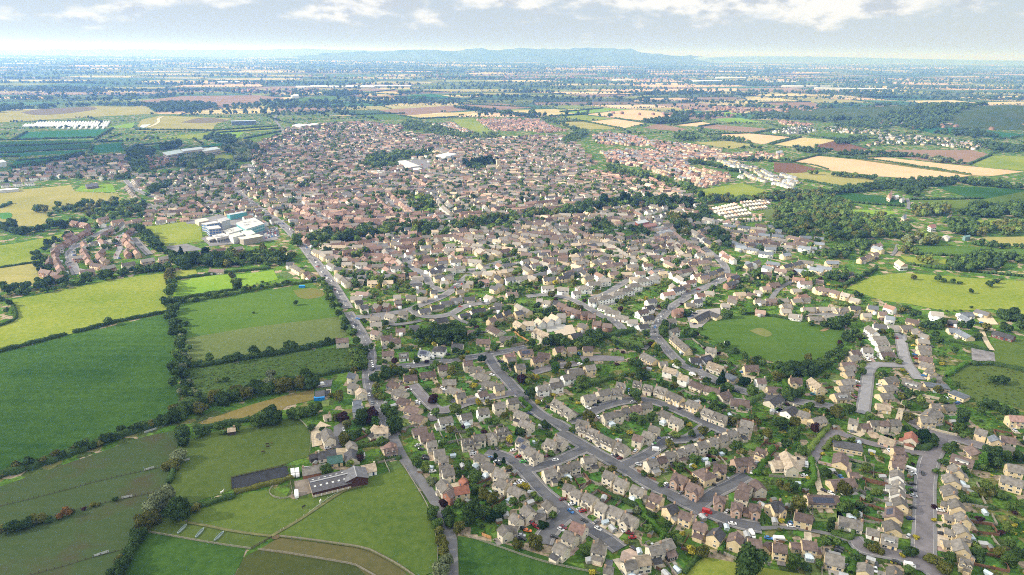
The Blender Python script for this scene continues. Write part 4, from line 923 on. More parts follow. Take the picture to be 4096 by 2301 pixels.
def build_house(h, detail):
    p, q, code, fl = h['wings'][0]
    allfl = ''.join(w[3] for w in h['wings'])
    ang = math.atan2(q[1]-p[1], q[0]-p[0]); org = (h['x'], h['y'])
    root = empty('house', org[0], org[1], 0, ang)
    r = random.Random(int(abs(org[0])*31 + org[1]*17))
    info = []
    groups = {}
    for (pp, qq, cd, f) in h['wings']:
        key = cd[1:3]; mbw, mbr = groups.setdefault(key, (MB(), MB()))
        info.append((gable(mbw, mbr, pp, qq, cd, org, ang), cd, f))
    M, hl, hw, e, rz, a = info[0][0]
    t = code[0]
    Mw = Matrix.Translation((org[0], org[1], 0)) @ Matrix.Rotation(ang, 4, 'Z')
    fs = front_side(Mw @ M, hw)
    mbw, mbr = groups[code[1:3]]
    if t == 'X':     # projecting front gable
        gx = r.choice([-1, 1]) * (hl - 2.3); pr = 1.5; gwid = 2.1
        b = MB(); y0, y1 = (0, fs*(hw+pr))
        grz = e + .9*gwid
        V = [(gx-gwid,y1,-.4),(gx+gwid,y1,-.4),(gx+gwid,y1,e),(gx-gwid,y1,e),(gx,y1,grz),(gx-gwid,fs*hw*.6,-.4),(gx+gwid,fs*hw*.6,-.4),(gx+gwid,fs*hw*.6,e),(gx-gwid,fs*hw*.6,e)]
        b.add(V, [(0,1,2,4,3),(5,0,3,8),(1,6,7,2)]); mbw.merge(b, M)
        rr = MB()
        yb = 0.3*fs
        for sg in (-1, 1):
            V = [(gx,yb,grz+.05),(gx,y1+fs*.3,grz+.05),(gx+sg*(gwid+.3),y1+fs*.3,e-.25),(gx+sg*(gwid+.3),yb,e-.25)]
            V += [(x,y,z+.2) for x,y,z in V]
            rr.add(V, [(4,5,6,7),(0,3,2,1),(0,1,5,4),(1,2,6,5),(2,3,7,6),(3,0,4,7)])
        mbr.merge(rr, M); h['gx'] = gx
    first = True
    roof0 = None
    for key, (w_, r_) in groups.items():
        w_.build('wall', wallmat(key[1]), root)
        ro = r_.build('roof', roofmat(key[0]), root)
        if roof0 is None: roof0 = ro
    # chimney on the roof
    if t in '21XhD' and r.random() < .75:
        cxp = r.choice([-1, 1]) * (hl-.55 if t != 'h' else hl*.3)
        c = MB(); c.box(cxp-.42, cxp+.42, -.35, .35, rz-.6, rz+1.25); c.box(cxp-.5, cxp+.5, -.43, .43, rz+1.25, rz+1.4)
        for d in (-.2, .2): c.box(cxp+d-.11, cxp+d+.11, -.11, .11, rz+1.4, rz+1.75)
        c.xf(M); c.build('chimney', potmat if code[2] != 'w' else wallmat('p'), roof0)
    if t == 'D':
        nd = 2 if hl < 7 else 3 if hl < 11 else 4
        for i in range(nd):
            x = -hl + (2*hl)*(i+.5)/nd; y1 = fs*(hw-.15); d = MB(); gw = 1.15; ze, zr = e+.9, e+2.0; yb = fs*(hw-2.6)
            d.add([(x-gw,y1,e-.3),(x+gw,y1,e-.3),(x+gw,y1,ze),(x,y1,zr),(x-gw,y1,ze),(x-gw,yb,e-.3),(x+gw,yb,e-.3),(x+gw,yb,ze),(x-gw,yb,ze)], [(0,1,2,3,4),(5,0,4,8),(1,6,7,2)], 0)
            for sg in (-1, 1):
                V = [(x,fs*.9,zr+.03),(x,y1+fs*.25,zr+.03),(x+sg*(gw+.25),y1+fs*.25,ze-.2),(x+sg*(gw+.25),fs*.9,ze-.2)]; V += [(a_,b_,c_+.14) for a_,b_,c_ in V]
                d.add(V, [(4,5,6,7),(0,3,2,1),(0,1,5,4),(1,2,6,5),(2,3,7,6),(3,0,4,7)], 1)
            d.xf(M); do = d.build('dormer', [wallmat(code[2]), roofmat(code[1])], root)
            put(WIN, 'window', do, M, x, y1+fs*.01, e+.35, 0 if fs < 0 else PI)
    if t == 'B':
        d = MB(); w2 = hl*.62; y1 = fs*(hw-.9); yb = fs*.7
        d.box(-w2, w2, min(y1,yb), max(y1,yb), e-.1, e+2.15, 0); d.box(-w2-.15, w2+.15, min(y1+fs*.2,yb), max(y1+fs*.2,yb), e+2.15, e+2.3, 1)
        d.xf(M); do = d.build('dormer', [white_frame, simple('felt_roof', (.2,.2,.2), .9, .1, 1)], root)
        nn = max(2, int(w2/1.6))
        for i in range(nn): put(WIN, 'window', do, M, -w2 + 2*w2*(i+.5)/nn, y1+fs*.01, e+1.1, 0 if fs < 0 else PI)
    if 'd' in fl:
        for i in range(2 if hl < 6 else 3):
            x = -hl + 2*hl*(i+.5)/(2 if hl < 6 else 3); yv = -1 if (Mw @ M @ Vector((0,-5,0))).xy.length < (Mw @ M @ Vector((0,5,0))).xy.length else 1
            d = MB(); d.box(x-.8, x+.8, min(yv*(hw-.9), yv*.8), max(yv*(hw-.9), yv*.8), e+.2, e+1.75, 0)
            d.add([(x-1,yv*(hw-.7),e+1.76),(x+1,yv*(hw-.7),e+1.76),(x,yv*(hw-.7),e+2.6),(x-1,yv*.3,e+1.76),(x+1,yv*.3,e+1.76),(x,yv*.3,e+2.6)], [(0,1,2),(0,2,5,3),(1,4,5,2),(0,3,4,1)], 1)
            d.xf(M); do = d.build('dormer', [white_frame, roofmat(code[1])], root)
            put(WIN, 'window', do, M, x, yv*(hw-.89), e+.95, 0 if yv < 0 else PI)
    if 's' in allfl:
        for (inf, cd, f) in info:
            if 's' not in f: continue
            M2, hl2, hw2, e2, rz2, a2 = inf
            yv = -1 if (Mw @ M2 @ Vector((0,-5,0))).xy.length < (Mw @ M2 @ Vector((0,5,0))).xy.length else 1
            s = MB(); nn = max(2, int(hl2*1.4/1.1)); sl = (rz2-e2)/hw2
            for i in range(nn):
                for j in range(2):
                    x0 = -hl2*.7 + i*1.12; ya, yb = yv*(hw2*.22 + j*hw2*.33), yv*(hw2*.22 + (j+.95)*hw2*.33)
                    za, zb = rz2 - abs(ya)*sl + .36, rz2 - abs(yb)*sl + .36
                    f4 = [(0,1,2,3)] if yv < 0 else [(3,2,1,0)]
                    s.add([(x0,yb,zb),(x0+1.05,yb,zb),(x0+1.05,ya,za),(x0,ya,za)], f4, 0)
                    s.add([(x0,yb,zb-.1),(x0+1.05,yb,zb-.1),(x0+1.05,ya,za-.1),(x0,ya,za-.1)], f4, 0)
            s.xf(M2); s.build('solar_panel', solar, root)
    # windows, doors: sides that can be seen from about here
    for wi, (inf, cd, f) in enumerate(info):
        M2, hl2, hw2, e2, rz2, a2 = inf
        if cd[0] == 'F': e2 = 2.8
        if h['phrase'].startswith(('the long grey shed','the tarred','the field shelter','the lone garage')): continue
        two = e2 > 4.5
        for side in (0, 1, 2, 3):      # 0:-y 1:+y 2:-x 3:+x
            nrm = Mw.to_3x3() @ M2.to_3x3() @ Vector([(0,-1,0),(0,1,0),(-1,0,0),(1,0,0)][side])
            c = Mw @ M2 @ Vector((0,0,0))
            vis = nrm.x*(-c.x) + nrm.y*(-c.y)
            if vis < -.12*math.hypot(c.x, c.y): continue
            rotz = [0, PI, -PI/2, PI/2][side]
            if side < 2:
                sg = -1 if side == 0 else 1; isf = (sg == fs) and wi == 0
                n = max(1, int(hl2*2/(2.9 if detail > 1 else 3.6)))
                for fl_ in ((1.35, 3.75) if two else (1.3,)):
                    for i in range(n):
                        x = -hl2 + 2*hl2*(i+.5)/n
                        yw = sg*hw2
                        if cd[0] == 'X' and wi == 0 and isf and abs(x-h.get('gx', 99)) < 2.3: yw = sg*(hw2+1.5)
                        if detail == 1 and fl_ < 2 and two and r.random() < .5: continue
                        if fl_ < 2 and isf and i == n//2:
                            put(DOORS[r.randrange(4)], 'door', root, M2, x, yw, .05, rotz); continue
                        if fl_ < 2 and isf and n > 2 and i == (0 if r.random() < .5 else n-1) and cd[0] in '2XDh' and ('g' in fl or r.random() < .35):
                            put(GAR[r.randrange(4)], 'garage_door', root, M2, x, yw, .05, rotz); continue
                        if cd[0] == 'D' and fl_ > 2: continue
                        put(WINB if (fl_ < 2 and r.random() < .4) else WIN, 'window', root, M2, x, yw, fl_ if cd[0] not in '1BFD' else 1.35, rotz)
            elif cd[0] != 'F' and wi == 0 or side > 1 and wi > 0:
                xx = (-hl2 if side == 2 else hl2)
                put(WINS if not two else WIN, 'window', root, M2, xx, r.choice([-1,1])*hw2*.35, 1.4, rotz)
                if two and r.random() < .6: put(WINS, 'window', root, M2, xx, hw2*r.choice([-.3,.3]), 3.9, rotz)
    if 'c' in allfl:
        cs = -1 if fs > 0 else 1
        c = put(CONS, 'conservatory', root, M, r.uniform(-.3,.3)*hl, cs*hw, .05, 0 if cs < 0 else PI)
    # extensions, porches and side garages differ from house to house
    if code[0] in '2XD' and detail > 1 and 'barn' not in h['phrase']:
        def lean(name, x0, x1, ya, yb, z0, z1, rm):
            b = MB(); y0, y1 = sorted((ya, yb)); zi, zo = (z1, z0) if abs(ya) < abs(yb) else (z0, z1)
            za, zb = (zi, zo) if ya < yb else (zo, zi)
            b.add([(x0,y0,-.3),(x1,y0,-.3),(x1,y1,-.3),(x0,y1,-.3),(x0,y0,za),(x1,y0,za),(x1,y1,zb),(x0,y1,zb)], [(0,1,5,4),(1,2,6,5),(2,3,7,6),(3,0,4,7)], 0)
            o = .2
            b.add([(x0-o,y0-o,za+.02),(x1+o,y0-o,za+.02),(x1+o,y1+o,zb+.02),(x0-o,y1+o,zb+.02),(x0-o,y0-o,za+.17),(x1+o,y0-o,za+.17),(x1+o,y1+o,zb+.17),(x0-o,y1+o,zb+.17)], [(4,5,6,7),(0,1,5,4),(1,2,6,5),(2,3,7,6),(3,0,4,7),(0,3,2,1)], 1)
            b.xf(M); b.build(name, [wallmat(code[2]), rm], root)
        if r.random() < .5 and 'c' not in allfl:
            w0 = r.uniform(1.4, hl*.8); cx0 = r.uniform(-hl+w0, hl-w0); lean('extension', cx0-w0, cx0+w0, -fs*hw, -fs*(hw+r.uniform(2.2,3.6)), 2.3, 3.1, r.choice([roofmat(code[1]), roofmat('k'), simple('felt_roof', (.2,.2,.2), .9, .1, 1), roofmat('n')]))
        if r.random() < .55 and t != 'X':
            x0 = r.uniform(-hl+.4, hl-3); lean('porch', x0, x0+r.uniform(1.6,2.8), fs*hw, fs*(hw+1.3), 2.2, 2.8, roofmat(code[1]))
        if r.random() < .4:
            sx = r.choice([-1, 1]); xa, xb = sorted((sx*hl, sx*(hl+2.5))); b = MB()
            b.box(xa, xb, -2.6, 2.6, -.3, 2.35, 0); b.add([(xa-.1,-2.8,2.36),(xb+.1,-2.8,2.36),(xb+.1,2.8,2.36),(xa-.1,2.8,2.36),(xa-.1,0,3.4),(xb+.1,0,3.4)], [(0,1,5,4),(2,3,4,5),(0,4,3),(1,2,5)], 1)
            b.xf(M); b.build('garage', [wallmat(code[2]), roofmat(code[1])], root)
    # garden and drive
    if code[0] in '21XDBhF' and h['phrase'].find('barn') < 0 and h['phrase'].find('stable') < 0 and h['phrase'].find('shed') < 0:
        MW = Mw @ M
        def rect(x0, x1, y0, y1): return [tuple((MW @ Vector(c)).xy) for c in ((x0,y0,0),(x1,y0,0),(x1,y1,0),(x0,y1,0))]
        d = r.uniform(9, 16); y0, y1 = sorted((-fs*(hw+1.5), -fs*(hw+d)))
        LAWN.append((rect(-hl-1+r.random(), hl+.5-r.random(), y0, y1), r.random()))
        ya, yb = -fs*(hw+.5), -fs*(hw+d+.6); q = rect(-hl-1.2, hl+1.2, min(ya,yb), max(ya,yb)); h['plot'] = [q[0], q[3], q[2], q[1]] if fs > 0 else [q[0], q[3], q[2], q[1]]
        if fs > 0: h['plot'] = [q[3], q[0], q[1], q[2]]
        yy0, yy1 = sorted((-fs*(hw+.05), -fs*(hw+r.uniform(2,4.5))))
        PATIO.append((rect(-hl*r.uniform(.3,1), hl*r.uniform(.3,1), yy0, yy1), r.random()))
        gx = r.choice([-1,1])*(hl-1.6); y0, y1 = sorted((fs*(hw+.05), fs*(hw+7.5)))
        dm = MW @ Vector((gx, fs*(hw+4), 0)); dv = MW.to_3x3() @ Vector((0, 1, 0)); h['drv'] = (dm.x, dm.y, math.atan2(dv.y, dv.x))
        DRV.append((rect(gx-1.8, gx+1.8, y0, y1), r.random()))
        y0, y1 = sorted((fs*(hw+.4), fs*(hw+6)))
        LAWN.append((rect(-hl, hl, y0, y1), r.random()))
    return root

def house_label(h):
    code = h['wings'][0][2]
    look = '%s-roofed %s house' % (ROOF[code[1]][2], WALL[code[2]][2])
    ph = h['phrase']
    if h['n'] == 1: return look.replace(' house', '') + ' building, ' + ph if False else '%s, %s' % (ph[4:] if ph.startswith('the ') else ph, '%s roof and %s walls' % (ROOF[code[1]][2], WALL[code[2]][2]))
    return '%s, %s from %s in %s' % (look, ORD[h['k']], h['end'], ph)
def house_ref(h):
    return h['phrase'] if h['n'] == 1 else '%s house from %s in %s' % (ORD[h['k']], h['end'], h['phrase'])

CATS = (('barn','barn'),('stable','stable'),('shed','shed'),('garage','garage'),('outbuilding','outbuilding'),('workshop','workshop'),('shelter','shelter'),('pavilion','pavilion'),('bungalow','bungalow'),('cottage','cottage'))
for i, h in enumerate(NEAR_H):
    root = build_house(h, 2 if i < 170 else 1)
    cat = next((c for k, c in CATS if k in h['phrase'] or (h['wings'][0][2][0] == '1' and c == 'bungalow' and h['n'] > 1)), 'house')
    if cat not in ('house',): root.name = cat if cat not in ('outbuilding','workshop','shelter') else {'outbuilding':'outbuilding','workshop':'workshop','shelter':'field_shelter'}[cat]
    tag(root, house_label(h), cat, h['phrase'][4:] if h['n'] > 1 else None)
    h['root'] = root
for h in HOUSES:
    for (p, q, cd, f) in h['wings']:
        L = math.hypot(q[0]-p[0], q[1]-p[1]); n = max(1, int(L/3)); W = TYPE[cd[0]][2]
        for i in range(n+1):
            stamp(p[0]+(q[0]-p[0])*i/n, p[1]+(q[1]-p[1])*i/n, W/2+1.0, 2)

def patches(name, items, cols, z0, rough):
    V, Fq, C = [], [], []
    k = 0
    for P, t in items:
        cx, cy = sum(p[0] for p in P)/4, sum(p[1] for p in P)/4
        if occ([cx],[cy])[0] & 5: continue
        b = len(V); z = z0 + .004*(k % 9); k += 1
        V += [(p[0], p[1], z) for p in P]; Fq.append((b,b+1,b+2,b+3)); C.append(cols[int(t*len(cols)) % len(cols)])
    struct(name, np_mesh(name, np.array(V), [np.array(Fq)], attr_mat('patch_'+name, .9, .35, .35), np.array(C)))
patches('lawn', LAWN, [(.045,.12,.016),(.06,.145,.02),(.085,.15,.026),(.11,.15,.04),(.06,.10,.024)], 0.02, 1)
patches('patio', PATIO, [(.33,.27,.21),(.28,.26,.24),(.38,.30,.22),(.2,.18,.17)], 0.08, 1)
patches('driveway', DRV, [(.36,.28,.2),(.25,.2,.185),(.12,.12,.125),(.42,.36,.27),(.3,.22,.19)], 0.13, 1)
# ------------------------------------------------------------------ plants
LEAF = dict(d=((.03,.058,.02),(.066,.108,.034)), m=((.05,.09,.024),(.10,.155,.04)), l=((.085,.13,.03),(.15,.20,.05)),
            o=((.06,.08,.02),(.135,.13,.036)), y=((.20,.18,.025),(.36,.31,.045)), p=((.024,.012,.016),(.055,.026,.028)),
            w=((.10,.125,.065),(.19,.22,.12)), c=((.009,.026,.011),(.024,.05,.02)), r=((.10,.06,.025),(.18,.10,.035)), h=((.05,.12,.02),(.09,.17,.028)))
LOOK = dict(d='dark green', m='mid-green', l='pale green', o='olive autumn', y='bright yellow', p='purple-leaved', w='silvery green', c='blackish evergreen', r='rust-coloured', h='bright green')
bark = simple('bark', (.09,.07,.05), .95, .25, 1.0)

def ico(sub):
    import bmesh
    bm = bmesh.new(); bmesh.ops.create_icosphere(bm, subdivisions=sub, radius=1.0)
    V = np.array([v.co[:] for v in bm.verts]); bm.verts.index_update()
    Fq = np.array([[v.index for v in f.verts] for f in bm.faces]); bm.free()
    return V, Fq
ICO1, ICO2, ICO3 = ico(1), ico(2), ico(3)

def lump(V, seed, amp):
    r = np.random.default_rng(seed); out = V.copy()
    s = np.zeros(len(V))
    for _ in range(5):
        k = r.normal(size=3)*2.4; s += np.sin(V @ k + r.uniform(0, 6.28))
    return out * (1 + amp*s[:, None]/2.5)

def leaf_quads(C, Nn, size, r):
    """small leaf-clump faces at C turned along Nn with a lot of jitter"""
    n = len(C)
    nn = Nn + r.normal(size=(n,3))*.55; nn /= np.linalg.norm(nn, axis=1)[:,None]
    t = np.cross(nn, r.normal(size=(n,3))); t /= np.linalg.norm(t, axis=1)[:,None]+1e-9
    b = np.cross(nn, t)
    s = size * r.uniform(.6, 1.35, size=(n,1))
    V = np.stack([C - t*s - b*s*.7, C + t*s - b*s*.8, C + t*s*.8 + b*s*.75, C - t*s*.9 + b*s*.7], axis=1).reshape(-1, 3)
    Fq = np.arange(n*4).reshape(n, 4)
    return V, Fq

def crown_arrays(seed, shape, n_leaf):
    """unit crown (radius about 1, standing on z=0, height about 1.9..): limbs' leaf masses at uneven sizes, gaps between"""
    r = np.random.default_rng(seed)
    blobs = []
    if shape == 'round':
        for i in range(11):
            a = i*2.4 + r.uniform(-.4,.4); rad = r.uniform(.2,.68); z = r.uniform(.45,1.5)
            k = max(.3, math.cos((z-.95)*1.3)); blobs.append((math.cos(a)*rad*k, math.sin(a)*rad*k, z, r.uniform(.30,.52)))
        blobs.append((0,0,.95,.6))
    elif shape == 'conifer':
        for i in range(9):
            t = i/8; a = i*2.4; blobs.append((math.cos(a)*.22*(1-t), math.sin(a)*.22*(1-t), .3+2.5*t, .62*(1-t)+.14))
    elif shape == 'column':
        for i in range(7):
            t = i/6; a = i*2.4; blobs.append((math.cos(a)*.2, math.sin(a)*.2, .4+2.0*t, .55-.25*abs(t-.4)))
    else:    # bushy, several stems
        for i in range(9):
            a = i*2.4 + r.uniform(-.5,.5); rad = r.uniform(.3,.75); z = r.uniform(.3,.85)
            blobs.append((math.cos(a)*rad, math.sin(a)*rad, z, r.uniform(.28,.5)))
        blobs.append((0,0,.6,.55))
    VV, T3, off = [], [], 0
    LC, LN = [], []
    tot = sum(b[3]**2 for b in blobs)
    for i, (x, y, z, s) in enumerate(blobs):
        v = lump(ICO2[0], seed*50+i, .16) * s*.84 * np.array([1,1,.88]) + np.array([x,y,z]); VV.append(v); T3.append(ICO2[1]+off); off += len(v)
        n = int(n_leaf*s*s/tot); d = r.normal(size=(n,3)); d /= np.linalg.norm(d, axis=1)[:,None]; d[:,2] = np.where(d[:,2] < -.55, -d[:,2], d[:,2])
        LC.append(np.array([x,y,z]) + d*s*r.uniform(.84,1.14,size=(n,1))*np.array([1,1,.9])); LN.append(d)
    lv, lf = leaf_quads(np.concatenate(LC), np.concatenate(LN), .085, r)
    V = np.concatenate(VV + [lv]); 
    return V, [np.concatenate(T3), lf + off]

def trunk_mesh(seed, hgt, rad, limbs=5):
    r = random.Random(seed); m = MB()
    def tube(a, b, ra, rb, n=6):
        a, b = Vector(a), Vector(b); d = (b-a).normalized(); u = d.orthogonal().normalized(); w = d.cross(u)
        V = [tuple(a + (u*math.cos(2*PI*i/n) + w*math.sin(2*PI*i/n))*ra) for i in range(n)] + [tuple(b + (u*math.cos(2*PI*i/n) + w*math.sin(2*PI*i/n))*rb) for i in range(n)]
        m.add(V, [(i, (i+1)%n, n+(i+1)%n, n+i) for i in range(n)])
    tube((0,0,-.1), (.02,0,hgt*.55), rad, rad*.7); tube((.02,0,hgt*.55), (0,.03,hgt), rad*.7, rad*.3)
    for i in range(limbs):
        a = i*2.4 + r.random(); z = hgt*r.uniform(.4,.8); l = r.uniform(.35,.6)
        tube((0,0,z), (math.cos(a)*l, math.sin(a)*l, z+l*.8), rad*.42, rad*.12, 5)
    return m.mesh('trunk', [bark])

VAR = {}
for sh, nv in (('round',5), ('conifer',2), ('column',1), ('bushy',3)):
    for i in range(nv): VAR[sh, i] = crown_arrays(100+i*7+len(sh), sh, 1500)
CROWN = {}
def crown_mesh(sh, i, c):
    k = (sh, i, c)
    if k not in CROWN:
        V, Fq = VAR[sh, i]; CROWN[k] = np_mesh('crown', V, Fq, leaf_mat('leaves_'+c, *LEAF[c]))
    return CROWN[k]
TRUNK = {s: trunk_mesh(5+i, h, .075, n) for i, (s, h, n) in enumerate((('round',1.0,6), ('conifer',1.6,3), ('column',1.4,4), ('bushy',.6,6)))}
SHW = dict(round='round', conifer='pointed', column='columnar', bushy='bushy')

POOL = []     # every tree: x, y, r, shape, variant, colour, zscale, phrase, k, end
def shape_for(c, r):
    if c == 'c': return 'conifer'
    return 'bushy' if r < 2.4 or random.random() < .18 else 'round'
def tree(x, y, r, c, phrase=None, k=0, end=None, sh=None, z=0.0):
    sh = sh or shape_for(c, r); nv = {'round':5,'conifer':2,'column':1,'bushy':3}[sh]
    POOL.append([x, y, r, sh, random.randrange(nv), c, random.uniform(.85,1.15), phrase, k, end, z])

